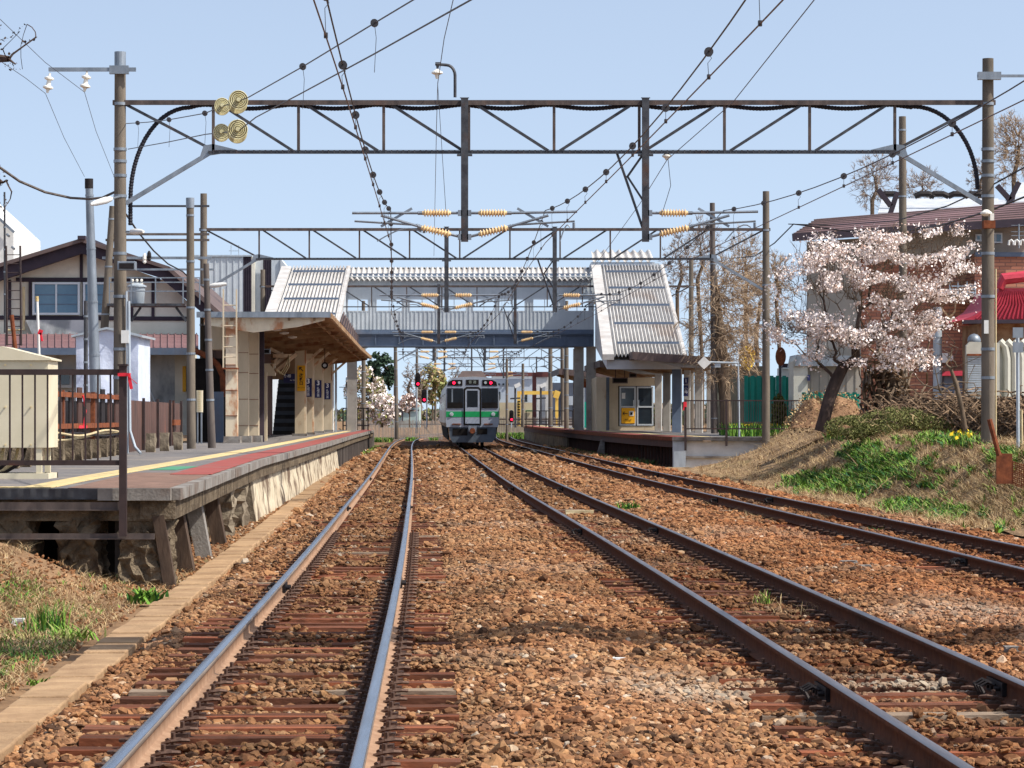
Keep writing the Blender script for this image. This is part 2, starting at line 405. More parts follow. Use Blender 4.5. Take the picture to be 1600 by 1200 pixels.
def railtrack(c, label, top, side, sp, joints, group, seed):
    rg = random.Random(seed)
    t = thing('railway_track', label, 'track', (float(c(12)), 12, -.3), group)
    for u in (-.566, .566): rail(c, u, 3, 420, [M[side], M[top]] + ([M['head_side']] if side == 'rail_lit' else []), t)
    y = 9.0; k = 0; rest = MB(); pos = []
    while y < 230:
        pos.append(y)
        grey = rg.random() < .07
        if k < 100:
            m = MB(); sleeper_mb(m, c, y, rg=rg)
            s = m.build('sleeper', M['sleeper_grey'] if grey else M['sleeper'], t)
            if k < 62:
                for u in (-.566, .566):
                    for sg in (-1, 1):
                        if rg.random() < .04: continue
                        co = bpy.data.objects.new('rail_clip', CLIP[sg]); COL.objects.link(co); co.parent = s
                        co.location = Vector(off(c, y, u + sg * .045, -.155)) - Vector((float(c(12)), 12, -.3))
        elif y < 175: sleeper_mb(rest, c, y, rg=rg)
        k += 1; y += sp + rg.uniform(-.025, .025)
    o = rest.build('sleeper', M['sleeper'], t); o['kind'] = 'stuff'
    for (yy, u) in joints:
        j = MB()
        for sg in (-1, 1):
            p = off(c, yy - .25, u + sg * .022, -.085); q = off(c, yy + .25, u + sg * .022, -.085); j.beam(p, q, .03, .085)
            for b in (-.18, -.06, .06, .18): j.cyl(off(c, yy + b, u + sg * .03, -.085), off(c, yy + b, u + sg * .075, -.085), .017, 6)
        for q in range(3):
            r0 = off(c, yy - .1 + q * .1, u - .11, -.14); j.tube([r0, (r0[0] - .03, r0[1] + .02, -.08), (r0[0] + .02, r0[1] + .03, -.05), (r0[0] + .06, r0[1] + .01, -.07)], .013, 5)
        j.build('joint_bar', M['black_iron'], t)
    return pos
g = 'railway tracks through the station'
SP1 = railtrack(c1, 'leftmost track, shiny rails beside the left platform curving away', 'rail_top', 'rail_lit', .575, [(29.4, -.566), (30.2, .566), (54.5, -.566), (55.2, .566), (80, .566), (80, -.566)], g, 1)
SP2 = railtrack(c2, 'middle track of brown rails leading to the parked train', 'rail_top2', 'rail_shaded', .62, [(18.3, -.566), (18.6, .566), (43.6, -.566), (43.9, .566), (69, -.566), (69, .566), (94, .566), (94, -.566)], g, 2)
SP3 = railtrack(c3, 'rightmost track of dark rails below the grassy bank', 'rail_top2', 'rail_shaded', .62, [(34.6, -.566), (35, .566), (59.8, -.566), (60, .566), (85, .566)], g, 3)

# ------------------------------------------------------------ ballast stones
def near_sleeper(pos, y):
    pos = np.array(pos); k = np.clip(np.searchsorted(pos, y), 1, len(pos) - 1)
    return np.minimum(np.abs(y - pos[k]), np.abs(y - pos[k - 1]))
def stone_points():
    out = []
    for (ya, yb, dens, rad) in ((9.5, 30, 1150, .019), (30, 48, 800, .0215), (48, 75, 420, .030), (75, 112, 150, .045), (112, 168, 55, .07)):
        n = 0
        A = 0; xr = .1714 * yb + 1.3
        N = int((yb - ya) * 2 * xr * dens)
        x = RNG.uniform(-xr, xr, N); y = RNG.uniform(ya, yb, N)
        k = np.abs(x) < .1714 * y + 1.3
        x = x[k]; y = y[k]
        u1 = x - c1(y); u2 = x - c2(y); u3 = x - c3(y)
        k = (u1 > -1.5 - .006 * (y - 18)) & (u3 < 2.75 + .5 * (vn(x, y, 1.1, 4) - .5)) & (RNG.random(len(x)) < 1.2 - sm(1.7, 2.8, u3))
        x = x[k]; y = y[k]; u1 = u1[k]; u2 = u2[k]; u3 = u3[k]
        keep = np.ones(len(x), bool); zz = ballast_h(x, y); r = rad * np.exp(RNG.normal(0, .30, len(x)))
        for u, pos, bias in ((u1, SP1, np.where(u1 > .5, .66, np.where(u1 < -.55, .58, .52)) + (vn(x, y, 2.2, 21) - .5) * .5), (u2, SP2, .44 + (vn(x, y, 2.5, 22) - .5) * .45), (u3, SP3, .44 + (vn(x, y, 2.5, 23) - .5) * .45)):
            au = np.abs(u)
            # keep clear of the rails
            d = np.abs(au - .566)
            keep &= (d > .075 + r * .6)
            on = (au < 1.06) & (near_sleeper(pos, y + (u * np.gradient(np.interp(y, [0, 200], [0, 0])) if False else 0)) < .115)
            cov = vn(x * .45, y, .55, 12) * .6 + vn(x, y, .16, 13) * .4
            keep &= ~(on & (cov < bias))
            keep &= ~((d < .17) & (near_sleeper(pos, y) < .11) & (RNG.random(len(x)) < .93))
            inside = (au < 1.1)
            on_k = on
            zz = np.where(inside, np.minimum(zz, -.195), zz)
            zz = np.where(on, np.maximum(zz, -.168), zz)
        x = x[keep]; y = y[keep]; zz = zz[keep]; r = r[keep]
        big = RNG.random(len(x)) < .025
        r = np.where(big, r * 1.5, r)
        z = zz + r * RNG.uniform(-.35, .75, len(x))
        ua = np.minimum(np.minimum(np.abs(x - c1(y)) / .95, np.abs(x - c2(y)) / .8), np.abs(x - c3(y)) / .8)
        tint = 1.04 - .26 * np.exp(-ua ** 2 * 1.1) + (vn(x, y, 1.6, 31) - .5) * .3 - .22 * (vn(x * 2, y, 1.3, 32) > .74)
        pale = .6 * np.exp(-((x - 1.15) / .5) ** 2 - ((y - 19.2) / .9) ** 2) + .7 * np.exp(-((x - 2.6) / .55) ** 2 - ((y - 19.6) / .7) ** 2) + .3 * np.exp(-((x - 4.1) / .7) ** 2 - ((y - 27) / 1.6) ** 2) + .12 * (vn(x, y, 2.4, 33) > .8)
        pale = np.clip(pale * RNG.uniform(.3, 1.3, len(x)), 0, 1)
        out.append(np.stack([x, y, z, r, tint, pale], 1))
    return np.concatenate(out)
def scatter(name, pts, mt, seed, flat=.62, variants=5, sub=1, label=None, kind='stuff', rough=.4):
    me = bpy.data.meshes.new(name); me.vertices.add(len(pts)); me.vertices.foreach_set('co', pts[:, :3].astype(np.float32).ravel())
    a = me.attributes.new('size', 'FLOAT', 'POINT'); a.data.foreach_set('value', pts[:, 3].astype(np.float32))
    for nm_, ci, dv in (('tint', 4, 1.0), ('pale', 5, 0.0)):
        a = me.attributes.new(nm_, 'FLOAT', 'POINT'); a.data.foreach_set('value', (pts[:, ci] if pts.shape[1] > ci else np.full(len(pts), dv)).astype(np.float32))
    o = bpy.data.objects.new(name, me); COL.objects.link(o); o['kind'] = kind
    if label: o['label'] = label
    ng = bpy.data.node_groups.new(name + '_nodes', 'GeometryNodeTree')
    ng.interface.new_socket('Geometry', in_out='INPUT', socket_type='NodeSocketGeometry'); ng.interface.new_socket('Geometry', in_out='OUTPUT', socket_type='NodeSocketGeometry')
    N = ng.nodes; L = ng.links; gi = N.new('NodeGroupInput'); go = N.new('NodeGroupOutput')
    join = N.new('GeometryNodeGeometryToInstance')
    for k in range(variants):
        ic = N.new('GeometryNodeMeshIcoSphere'); ic.inputs['Radius'].default_value = 1.0; ic.inputs['Subdivisions'].default_value = sub + (k % 2)
        sp = N.new('GeometryNodeSetPosition'); L.new(ic.outputs[0], sp.inputs['Geometry'])
        nz = N.new('ShaderNodeTexNoise'); nz.noise_dimensions = '4D'; nz.inputs['W'].default_value = 5.3 * k + seed; nz.inputs['Scale'].default_value = .9
        sb = N.new('ShaderNodeVectorMath'); sb.operation = 'SUBTRACT'; sb.inputs[1].default_value = (.5, .5, .5); L.new(nz.outputs['Color'], sb.inputs[0])
        sc = N.new('ShaderNodeVectorMath'); sc.operation = 'SCALE'; sc.inputs['Scale'].default_value = rough * 5; L.new(sb.outputs[0], sc.inputs[0])
        L.new(sc.outputs[0], sp.inputs['Offset'])
        sm_ = N.new('GeometryNodeSetMaterial'); sm_.inputs['Material'].default_value = mt; L.new(sp.outputs[0], sm_.inputs[0])
        L.new(sm_.outputs[0], join.inputs[0])
    ip = N.new('GeometryNodeInstanceOnPoints'); L.new(gi.outputs[0], ip.inputs['Points']); L.new(join.outputs[0], ip.inputs['Instance'])
    ip.inputs['Pick Instance'].default_value = True
    rv = N.new('FunctionNodeRandomValue'); rv.data_type = 'FLOAT_VECTOR'; rv.inputs[0].default_value = (-.5, -.5, -3.15); rv.inputs[1].default_value = (.5, .5, 3.15)
    L.new(rv.outputs[0], ip.inputs['Rotation'])
    rs = N.new('FunctionNodeRandomValue'); rs.data_type = 'FLOAT_VECTOR'; rs.inputs[0].default_value = (.85, .62, flat * .65); rs.inputs[1].default_value = (1.4, 1.05, flat * 1.35); rs.inputs['Seed'].default_value = 5
    na = N.new('GeometryNodeInputNamedAttribute'); na.data_type = 'FLOAT'; na.inputs['Name'].default_value = 'size'
    ml = N.new('ShaderNodeVectorMath'); ml.operation = 'SCALE'; L.new(rs.outputs[0], ml.inputs[0]); L.new(na.outputs['Attribute'], ml.inputs['Scale'])
    L.new(ml.outputs[0], ip.inputs['Scale'])
    L.new(ip.outputs[0], go.inputs[0])
    md = o.modifiers.new('stones', 'NODES'); md.node_group = ng
    return o
_sp = stone_points(); print('stones', len(_sp))
scatter('ballast_stones', _sp, M['stone'], 1)
# ------------------------------------------------------------ more materials
M['asphalt'] = mat('asphalt', S(128, 124, 122), S(96, 94, 94), 9, .95, bump=.6, bscale=60, stain=S(150, 140, 128), sscale=.8, samt=.5)
M['brick_deck'] = mat('brown_paving', S(140, 112, 98), S(108, 88, 78), 5, .9, bump=.5, bscale=40)
M['tactile'] = mat('yellow_tactile', S(220, 200, 150), S(196, 172, 120), 8, .85, bump=1.0, bscale=24, stain=S(150, 136, 112), sscale=3.0, samt=.5, sth=.54)
M['red_strip'] = mat('red_rubber_strip', S(160, 84, 78), S(136, 72, 66), 4, .85, stain=S(124, 100, 90), sscale=1.2, samt=.7, sth=.5)
M['green_paint'] = mat('green_paint', S(60, 140, 104), S(84, 130, 104), 9, .8)
M['slab'] = mat('edge_concrete', S(148, 144, 138), S(112, 106, 100), 3, .9, bump=.5, bscale=30, stain=S(96, 76, 62), sscale=1.4, samt=.6)
M['concrete'] = mat('rough_concrete', S(146, 134, 116), S(98, 88, 74), 2.2, .95, bump=2.0, bscale=9, stain=S(74, 64, 54), sscale=1.3, samt=.7, sth=.5)
M['crumble'] = mat('crumbling_concrete', S(136, 122, 102), S(86, 74, 60), 3, .97, bump=4.0, bscale=14, stain=S(62, 52, 44), sscale=2.3, samt=.7)
M['peel'] = mat('peeling_white_wall', S(206, 196, 172), S(180, 166, 142), 2, .9, bump=1.0, bscale=12, stain=S(104, 86, 72), sscale=1.3, samt=.95, sth=.46, sstretch=(1, 1, .9))
M['trough'] = mat('trough_concrete', S(176, 146, 112), S(144, 116, 88), 3, .92, bump=.6, bscale=30, rand=.12)
M['dark_steel'] = mat('brown_painted_steel', S(66, 52, 50), S(50, 40, 40), 6, .6, .1, stain=S(104, 60, 42), sscale=3, samt=.5, sth=.58)
M['steel_dk'] = mat('dark_galvanised', S(84, 86, 90), S(56, 56, 60), 5, .55, .4, stain=S(110, 76, 56), sscale=1.3, samt=.45, sth=.56)
M['rust_beam'] = mat('rust_streaked_steel', S(100, 88, 82), S(66, 58, 56), 6, .7, .2, stain=S(104, 74, 58), sscale=1.2, samt=.5, sth=.55, stretch=(1, 1, .4))
M['galv'] = mat('galvanised_steel', S(150, 158, 166), S(118, 126, 134), 4, .45, .5, stretch=(1, 1, .3))
M['galv_lt'] = mat('pale_galvanised', S(186, 196, 204), S(160, 170, 178), 4, .5, .3, stretch=(1, 1, .3))
M['pole'] = mat('spun_concrete', S(126, 116, 104), S(92, 86, 78), 2.5, .9, bump=.4, bscale=30, stretch=(1, 1, .25), stain=S(88, 80, 72), sscale=1.2, samt=.5, sth=.52)
M['pole_dk'] = mat('old_dark_pole', S(112, 104, 98), S(78, 72, 70), 3, .9, bump=.4, stretch=(1, 1, .2))
M['ins'] = mat('cream_porcelain', S(236, 208, 160), S(218, 188, 140), 3, .35, stain=S(190, 140, 96), sscale=5, samt=.4)
M['ins_w'] = mat('white_porcelain', S(236, 232, 220), None, rough=.2)
M['disc'] = mat('glazed_disc', S(210, 204, 164), S(180, 170, 126), 6, .18)
M['hose'] = mat('black_hose', S(30, 30, 40), None, rough=.6)
M['wire'] = mat('wire', S(72, 70, 72), None, rough=.5, metal=.5)
M['copper'] = mat('weathered_copper', S(112, 92, 82), None, rough=.5, metal=.4)
M['cabinet'] = mat('beige_cabinet', S(214, 204, 178), S(200, 190, 162), 2, .5, bump=.05, stain=S(170, 150, 118), sscale=1.4, samt=.35, sth=.6)
M['white'] = mat('white_paint', S(226, 226, 222), S(206, 206, 202), 3, .5)
M['red_tape'] = mat('red_tape', S(222, 44, 60), None, rough=.5)
M['brown_board'] = mat('dark_brown_boards', S(84, 58, 50), S(58, 42, 38), 5, .8, stretch=(1, 1, .2), stain=S(128, 76, 54), sscale=2, samt=.4, sth=.6)
M['rust'] = mat('rust', S(140, 82, 54), S(92, 54, 40), 6, .9, bump=.6)
M['cable'] = mat('cream_cable', S(206, 190, 150), S(180, 160, 120), 3, .6)
M['old_timber'] = mat('old_dark_timber', S(92, 76, 64), S(62, 52, 46), 7, .9, bump=1.0, stretch=(1, 1, .3))
M['dark'] = mat('dark_void', S(40, 36, 34), S(26, 24, 24), 3, .95)  # near-black for dark parts and for shade painted into recesses

# ------------------------------------------------------------ platform 1 (left)
def strip(mb, ys, fa, fb, z0, z1, flip=False):
    """solid ribbon between x=fa(y) and x=fb(y)"""
    for a, b in zip(ys[:-1], ys[1:]):
        mb.hexa([(fa(a), a, z0), (fb(a), a, z0), (fb(b), b, z0), (fa(b), b, z0)], [(fa(a), a, z1), (fb(a), a, z1), (fb(b), b, z1), (fa(b), b, z1)])
ys1 = [33, 36, 39, 42, 46, 50, 55, 60, 66, 72, 80, 88, 96, 104, 112, 120, 130, 140, 150, 160, 170]
pb = lambda y: float(np.interp(y, [33, 44, 57, 83, 105, 170], [-9.3, -8.1, -8.5, -9.6, -10.2, -11.6]))
pe = lambda y: float(pedge(y))
p1 = thing('station_platform', 'low left platform with a yellow tactile line and red edge strip on rough concrete piers', 'platform', (-6, 33, -.3))
m = MB(); strip(m, ys1, pb, lambda y: pe(y) - .14, PH - .10, PH); m.build('deck', M['asphalt'], p1)
m = MB(); strip(m, [33, 36, 39, 42], lambda y: pe(y) - 1.25, lambda y: pe(y) - .14, PH, PH + .006); m.build('brown_paving', M['brick_deck'], p1)
m = MB()
yy = 33.0; rg = random.Random(4)
while yy < 169.9:
    y2 = min(170, yy + 1.5); d = rg.uniform(-.004, .004); h = rg.uniform(-.002, .003)
    m.hexa([(pe(yy) - .14 + d, yy + .008, PH - .13), (pe(yy) + d, yy + .008, PH - .13), (pe(y2) + d, y2 - .008, PH - .13), (pe(y2) - .14 + d, y2 - .008, PH - .13)],
           [(pe(yy) - .14 + d, yy + .008, PH + h), (pe(yy) + d, yy + .008, PH + h), (pe(y2) + d, y2 - .008, PH + h), (pe(y2) - .14 + d, y2 - .008, PH + h)]); yy = y2
m.box(pe(33) - .9, pe(33) - .1, 32.86, 32.998, PH - .13, PH + .003)
m.build('edge_slab', M['slab'], p1)
m = MB(); m.box(-9.3, pe(33) - .9, 32.9, 32.998, PH - .12, PH - .003); m.build('end_edging', M['steel_dk'], p1)
m = MB(); ysr = [40.5] + [y for y in ys1 if y > 41]; strip(m, ysr, lambda y: pe(y) - .66, lambda y: pe(y) - .10, PH + .006, PH + .014); m.build('red_edge_strip', M['red_strip'], p1)
m = MB(); ot = lambda y: 1.0 + .42 * float(sm(60, 34, y))
strip(m, [33.45] + ys1[1:], lambda y: pe(y) - ot(y) - .36, lambda y: pe(y) - ot(y), PH + .003, PH + .012)
m.box(-9.2, pe(33) - 1.45, 33.05, 33.45, PH + .003, PH + .012); m.build('tactile_strip', M['tactile'], p1)
m = MB(); m.box(-5.35, -4.95, 44, 47, PH + .003, PH + .009); m.build('green_mark', M['green_paint'], p1)
# lower slab beam and supports on the track side
m = MB(); strip(m, ys1, lambda y: pe(y) - .45, lambda y: pe(y) - .06, PH - .34, PH - .131); m.build('edge_beam', M['crumble'], p1)
def rough_block(mb, x0, x1, y0, y1, z0, z1, a, seed, n=5, nz=8, taper=0.0):
    """irregular battered concrete pier"""
    rg = np.random.default_rng(seed); rings = []
    for k in range(nz + 1):
        t = k / nz; z = z0 + (z1 - z0) * t; g = taper * (1 - t)
        per = []
        for i in range(n): per.append((x0 - g + (x1 - x0 + 2 * g) * i / n, y0 - g))
        for i in range(n): per.append((x1 + g, y0 - g + (y1 - y0 + 2 * g) * i / n))
        for i in range(n): per.append((x1 + g - (x1 - x0 + 2 * g) * i / n, y1 + g))
        for i in range(n): per.append((x0 - g, y1 + g - (y1 - y0 + 2 * g) * i / n))
        rings.append([(x + rg.normal(0, a), y + rg.normal(0, a), z + (rg.normal(0, a * .6) if 0 < k < nz else 0)) for x, y in per])
    k0 = 0; q = 4 * n; vs = [v for r in rings for v in r]; fs = []
    for k in range(nz):
        for i in range(q): fs.append((k * q + i, k * q + (i + 1) % q, (k + 1) * q + (i + 1) % q, (k + 1) * q + i))
    fs += [tuple(reversed(range(q))), tuple(nz * q + i for i in range(q))]
    mb.add(vs, fs)
xs = lambda px: (px - 800) * 33 / F
for i, (a, b) in enumerate(((-105, -45), (-30, 45), (90, 150), (188, 256))):
    m = MB(); rough_block(m, xs(a), xs(b), 33.06, 33.85, -.45, PH - .34, .03, 10 + i, n=7, nz=12, taper=.03); m.build('end_pier', M['crumble'], p1)
m = MB(); rough_block(m, -9.3, pe(33) - .12, 33.03, 33.5, PH - .36, PH - .125, .015, 31, n=30, nz=3); m.build('end_beam', M['crumble'], p1)
m = MB(); m.beam((xs(247), 33.05, PH - .3), (xs(268), 33.05, -.42), .13, .12); m.build('timber_post', M['old_timber'], p1)
for y in (36.6, 40.2, 44.0):
    m = MB(); m.beam((pe(y) - .32, y, PH - .34), (pe(y) - .16, y, -.4), .2, .24); m.build('timber_post', M['slab'] if y in (40.2,) else M['old_timber'], p1)
for y in (46.6, 50.6):
    m = MB(); rough_block(m, pe(y) - .8, pe(y) - .16, y, y + .7, -.4, PH - .34, .03, int(y), n=6, nz=9); m.build('side_pier', M['concrete'], p1)
m = MB(); m.box(-9.2, -4.75, 34.6, 34.8, -.6, PH - .11); m.build('under_deck_shade', M['dark'], p1)  # dark sheet added for the shade between the end piers
m = MB(); strip(m, [34.9, 42, 48, 54], lambda y: pe(y) - 1.05, lambda y: pe(y) - .9, -.6, PH - .11); m.build('under_deck_shade', M['dark'], p1)  # dark sheet added for the shade under the deck's track side
# battered wall with peeling white paint
V = []; yy = np.arange(53.5, 104.6, .5); nz = 8
for y in yy:
    for k in range(nz + 1):
        t = k / nz; V.append((pe(y) - .16 + .12 * (1 - t) + (float(vn(y, t * 3, .6, 3)) - .5) * .06, y, -.45 + (PH - .335 + .45) * t))
i = np.arange(len(yy) - 1)[:, None] * (nz + 1) + np.arange(nz)[None, :]
npmesh('side_wall', V, np.stack([i, i + nz + 1, i + nz + 2, i + 1], -1).reshape(-1, 4), M['peel'], parent=p1)
m = MB(); m.hexa([(pe(53.5) - 1.2, 53.5, -.45), (pe(53.5) - .05, 53.49, -.45), (pe(53.5) - .17, 53.49, PH - .34), (pe(53.5) - 1.2, 53.5, PH - .34)], [(pe(53.5) - 1.2, 54, -.45), (pe(53.5) - .05, 54, -.45), (pe(53.5) - .17, 54, PH - .34), (pe(53.5) - 1.2, 54, PH - .34)]); m.build('side_wall_end', M['concrete'], p1)
m = MB(); ysb2 = [104.6, 112, 120, 130, 140, 150, 160, 170]; strip(m, ysb2, lambda y: pe(y) - 1.0, lambda y: pe(y) - .8, -.45, PH - .1); m.build('recess_shade', M['dark'], p1)  # near-black sheet standing for the shade in the open recess
for k, y in enumerate(np.arange(105.2, 170, 2.2)):
    m = MB(); m.box(pe(y) - .3, pe(y) - .12, y, y + .2, -.4, PH - .34); m.build('support_post', M['pole_dk'], p1)
m = MB(); m.box(pe(170) - 3.5, pe(170), 169.9, 170.2, -.45, PH - .02); m.build('far_end_wall', M['slab'], p1)

# fence across the platform end
fe = thing('platform_end_fence', 'dark brown steel railing across the near end of the left platform', 'fence', (xs(193), 32.8, .2))
zf = lambda py: CAM + (650 - py) * 32.8 / F
x1 = (193 - 800) * 32.8 / F
m = MB(); m.box(x1 - .04, x1 + .04, 32.72, 32.80, zf(838), zf(572)); m.build('post', M['dark_steel'], fe)
m = MB(); m.box(x1 - .055, x1 + .055, 32.705, 32.815, zf(572), zf(569)); m.build('post_cap', M['dark_steel'], fe)
m = MB(); m.box(-8.9, x1 - .045, 32.735, 32.785, zf(586), zf(577)); m.build('rail', M['dark_steel'], fe)
m = MB(); m.box(-8.9, x1 - .045, 32.735, 32.785, zf(727), zf(719)); m.build('rail', M['dark_steel'], fe)
for k in range(1, 32):
    xb = x1 - .138 * k
    m = MB(); m.box(xb - .009, xb + .009, 32.75, 32.77, zf(720), zf(585)); m.build('baluster', M['dark_steel'], fe)
for (pa, pb_) in ((785, 798), (834, 843)):
    m = MB(); e = x1 - .03 if pa < 800 else (242 - 800) * 32.9 / F
    m.box(-9.2, e, 32.84, 32.88, zf(pb_), zf(pa)); m.box(-9.2, e, 32.80, 32.84, zf(pb_), zf(pb_) + .012); m.build('steel_angle', M['rust_beam'], fe)
m = MB(); m.box(x1 - .05, x1 + .075, 32.69, 32.83, zf(588), zf(583))
m.beam((x1 + .07, 32.7, zf(585)), (x1 + .1, 32.7, zf(608)), .035, .006); m.beam((x1 + .05, 32.7, zf(586)), (x1 + .16, 32.72, zf(600)), .03, .006)
tag(m.build('red_tape', M['red_tape']), 'red tape tied round the end post of the platform railing', 'tape')

# beige cabinet on a steel stand
cb = thing('equipment_cabinet', 'beige metal equipment cabinet on an open stand behind the platform railing', 'cabinet', ((10 - 800) * 38 / F, 38, PH))
cx0, cx1, cxs = (-62 - 800) * 38 / F, (56 - 800) * 38 / F, (73 - 800) * 38.7 / F
zc = lambda py, Y=38: CAM + (650 - py) * Y / F
m = MB(); m.box(cx0, cx1 + .16, 38, 38.8, zc(700), zc(563)); m.build('body', M['cabinet'], cb, bevel=.008)
rx = (cx0 + cx1) / 2
m = MB(); zt = zc(563); zr = zc(541)
m.prism([(cx0 - .03, 37.96, zt), (cx1 + .2, 37.96, zt), (cx1 + .2, 37.96, zt + .02), (rx + .05, 37.96, zr), (cx0 - .03, 37.96, zt + .02)], (0, .9, 0)); m.build('lid', M['cabinet'], cb)
m = MB()
for xx in (cx0 + .05, cx1 - .0):
    for y0 in (38.02, 38.72): m.box(xx, xx + .07, y0, y0 + .06, PH + .06, zc(700))
m.box(cx0, cx1 + .16, 38, 38.06, PH, PH + .07); m.box(cx1 + .09, cx1 + .16, 38.06, 38.8, PH, PH + .07); m.box(cx0, cx1 + .16, 38.72, 38.8, PH, PH + .07); m.build('stand', M['cabinet'], cb)
m = MB()
for pxx in (8, 48):
    for py in (570, 636, 695): m.cyl(P(pxx, py, 37.97), P(pxx, py, 38.02), .011, 8)
m.build('bolt', M['cable'], cb)['kind'] = 'stuff'
for k in range(7):
    m = MB(); xx = cx1 - .75 + k * .09; m.tube([(xx, 38.3 + .03 * k, zc(700)), (xx - .02, 38.3, 1.0), (xx - .1 - .02 * k, 38.25, .88), (xx - .4, 38.2, .84)], .022, 6); m.build('cable', M['cable'] if k % 2 else M['black_iron'], cb)

# brown timber fence and concrete stumps at the back of the platform
bf = thing('timber_fence', 'old brown fence of dark boards between two rusty rails, red ribbons tied to it', 'fence', (-8.1, 50, PH))
fa, fb = (-7.75, 43.5), (-8.15, 62.0)
lerp = lambda t: (fa[0] + (fb[0] - fa[0]) * t, fa[1] + (fb[1] - fa[1]) * t)
for z in (1.18, .62):
    m = MB(); a, b = lerp(0), lerp(1); m.beam((a[0] + .06, a[1], PH + z), (b[0] + .06, b[1], PH + z), .05, .09); m.build('rail', M['rust'], bf)
for k in range(15):
    t = (k + .3) / 15; a = lerp(t); b = lerp(t + .034)
    m = MB(); m.beam((a[0], a[1], PH + .78), (b[0], b[1], PH + .78), .03, .95 if k % 3 else 1.1); m.build('board', M['brown_board'] if k % 4 else M['black_iron'], bf)
for k in range(5):
    a = lerp(k / 4.0); m = MB(); m.box(a[0] - .04, a[0] + .04, a[1] - .04, a[1] + .04, PH, PH + 1.26); m.build('post', M['rust'], bf)
for k, (t, za, zb) in enumerate(((.25, 1.05, 1.0), (.62, 1.18, .6))):
    a = lerp(t); m = MB(); m.tube([(a[0] + .1, a[1], PH + za), (a[0] + .14, a[1] + .1, PH + (za + zb) / 2), (a[0] + .1, a[1] + .05, PH + zb - .02)], .016, 5); m.beam((a[0] + .1, a[1] - .5, PH + zb), (a[0] + .1, a[1] + .5, PH + zb), .02, .05)
    tag(m.build('red_ribbon', M['red_tape']), ('red ribbon tied flat across a board of the brown fence', 'red ribbon hanging in a bow from the brown fence rail')[k], 'ribbon')
st = None
for k in range(13):
    t = k / 12; a = (-7.55 - .5 * t, 44 + 17 * t); m = MB(); rough_block(m, a[0] - .09, a[0] + .09, a[1] - .11, a[1] + .11, PH - .01, PH + .36, .008, 50 + k, n=2, nz=3)
    tag(m.build('concrete_stump', M['crumble']), 'mossy concrete stump in the row under the brown fence', 'stump', 'concrete stumps along the foot of the brown fence')
for k in range(3):
    m = MB(); m.tube([(-7.6 - .52 * t + .03 * k, 42 + 20 * t, PH + .42 + .03 * k + .04 * math.sin(9 * t * (1 + .3 * k) + k)) for t in np.linspace(0, 1, 40)], .022, 6)
    tag(m.build('cable', M['cable'] if k != 1 else M['black_iron']), ('straight cream conduit along the foot of the brown fence', 'black cable sagging along the foot of the brown fence', 'wavy cream cable sagging along the brown fence foot')[k], 'cable')
bc = thing('corrugated_fence', 'dark brown corrugated metal fence with a small gate behind the left platform', 'fence', (-8.9, 70, PH))
a0, a1 = (-8.42, 65.0), (-9.35, 84.0); n = 120; V = []
for i in range(n + 1):
    t = i / n; d = .022 * (1 if (i // 2) % 2 else -1)
    x = a0[0] + (a1[0] - a0[0]) * t + d; y = a0[1] + (a1[1] - a0[1]) * t
    for z in (PH - .2, PH + 1.15): V += [(x, y, z), (x - .02, y, z)]
i = np.arange(n) * 4
npmesh('panel', V, np.concatenate([np.stack([i, i + 4, i + 6, i + 2], -1), np.stack([i + 1, i + 3, i + 7, i + 5], -1), np.stack([i + 2, i + 6, i + 7, i + 3], -1)]), M['brown_board'], parent=bc)
for t in (0, .25, .5, .75, .82, 1):
    x = a0[0] + (a1[0] - a0[0]) * t + .05; y = a0[1] + (a1[1] - a0[1]) * t; m = MB(); m.box(x - .03, x + .03, y - .04, y + .04, PH - .1, PH + 1.22); m.build('post', M['dark_steel'], bc)
m = MB(); m.box(-9.16, -9.1, 80.5, 82, PH + .55, PH + .7); m.build('gate_bolt', M['rust'], bc)
for k, (px, Y) in enumerate(((235, 66), (257, 68), (278, 70.5))):
    x = (px - 800) * Y / F; m = MB(); rough_block(m, x - .1, x + .1, Y - .1, Y + .1, PH - .01, PH + .42, .01, 80 + k, n=2, nz=3)
    tag(m.build('concrete_stump', M['concrete']), ('short pale concrete stump nearest the brown corrugated fence start', 'middle one of three pale concrete stumps by the corrugated fence', 'farthest of three pale concrete stumps by the corrugated fence')[k], 'stump')

# cable trough along the track
ct = thing('cable_trough', 'tan concrete cable trough with square lids beside the left track', 'trough', off(c1, 14, -1.6, -.3))
yy = 11.0; k = 0; rest = MB(); rg = random.Random(9)
while yy < 100:
    m = MB() if k < 100 else rest; u = -1.59 - .0055 * (yy - 18) + rg.uniform(-.012, .012); a = .165; z = -.215 + rg.uniform(-.008, .008)
    q = lambda yv, uu, zz: off(c1, yv, uu, zz)
    L_ = .52; g = .006
    m.hexa([q(yy + g, u - a, z - .22), q(yy + g, u + a, z - .22), q(yy + L_ - g, u + a, z - .22), q(yy + L_ - g, u - a, z - .22)], [q(yy + g, u - a, z), q(yy + g, u + a, z + .002), q(yy + L_ - g, u + a, z + .002), q(yy + L_ - g, u - a, z)])
    if k < 100: m.build('lid', M['trough'], ct, bevel=.012)
    yy += L_; k += 1
rest.build('lid', M['trough'], ct)['kind'] = 'stuff'

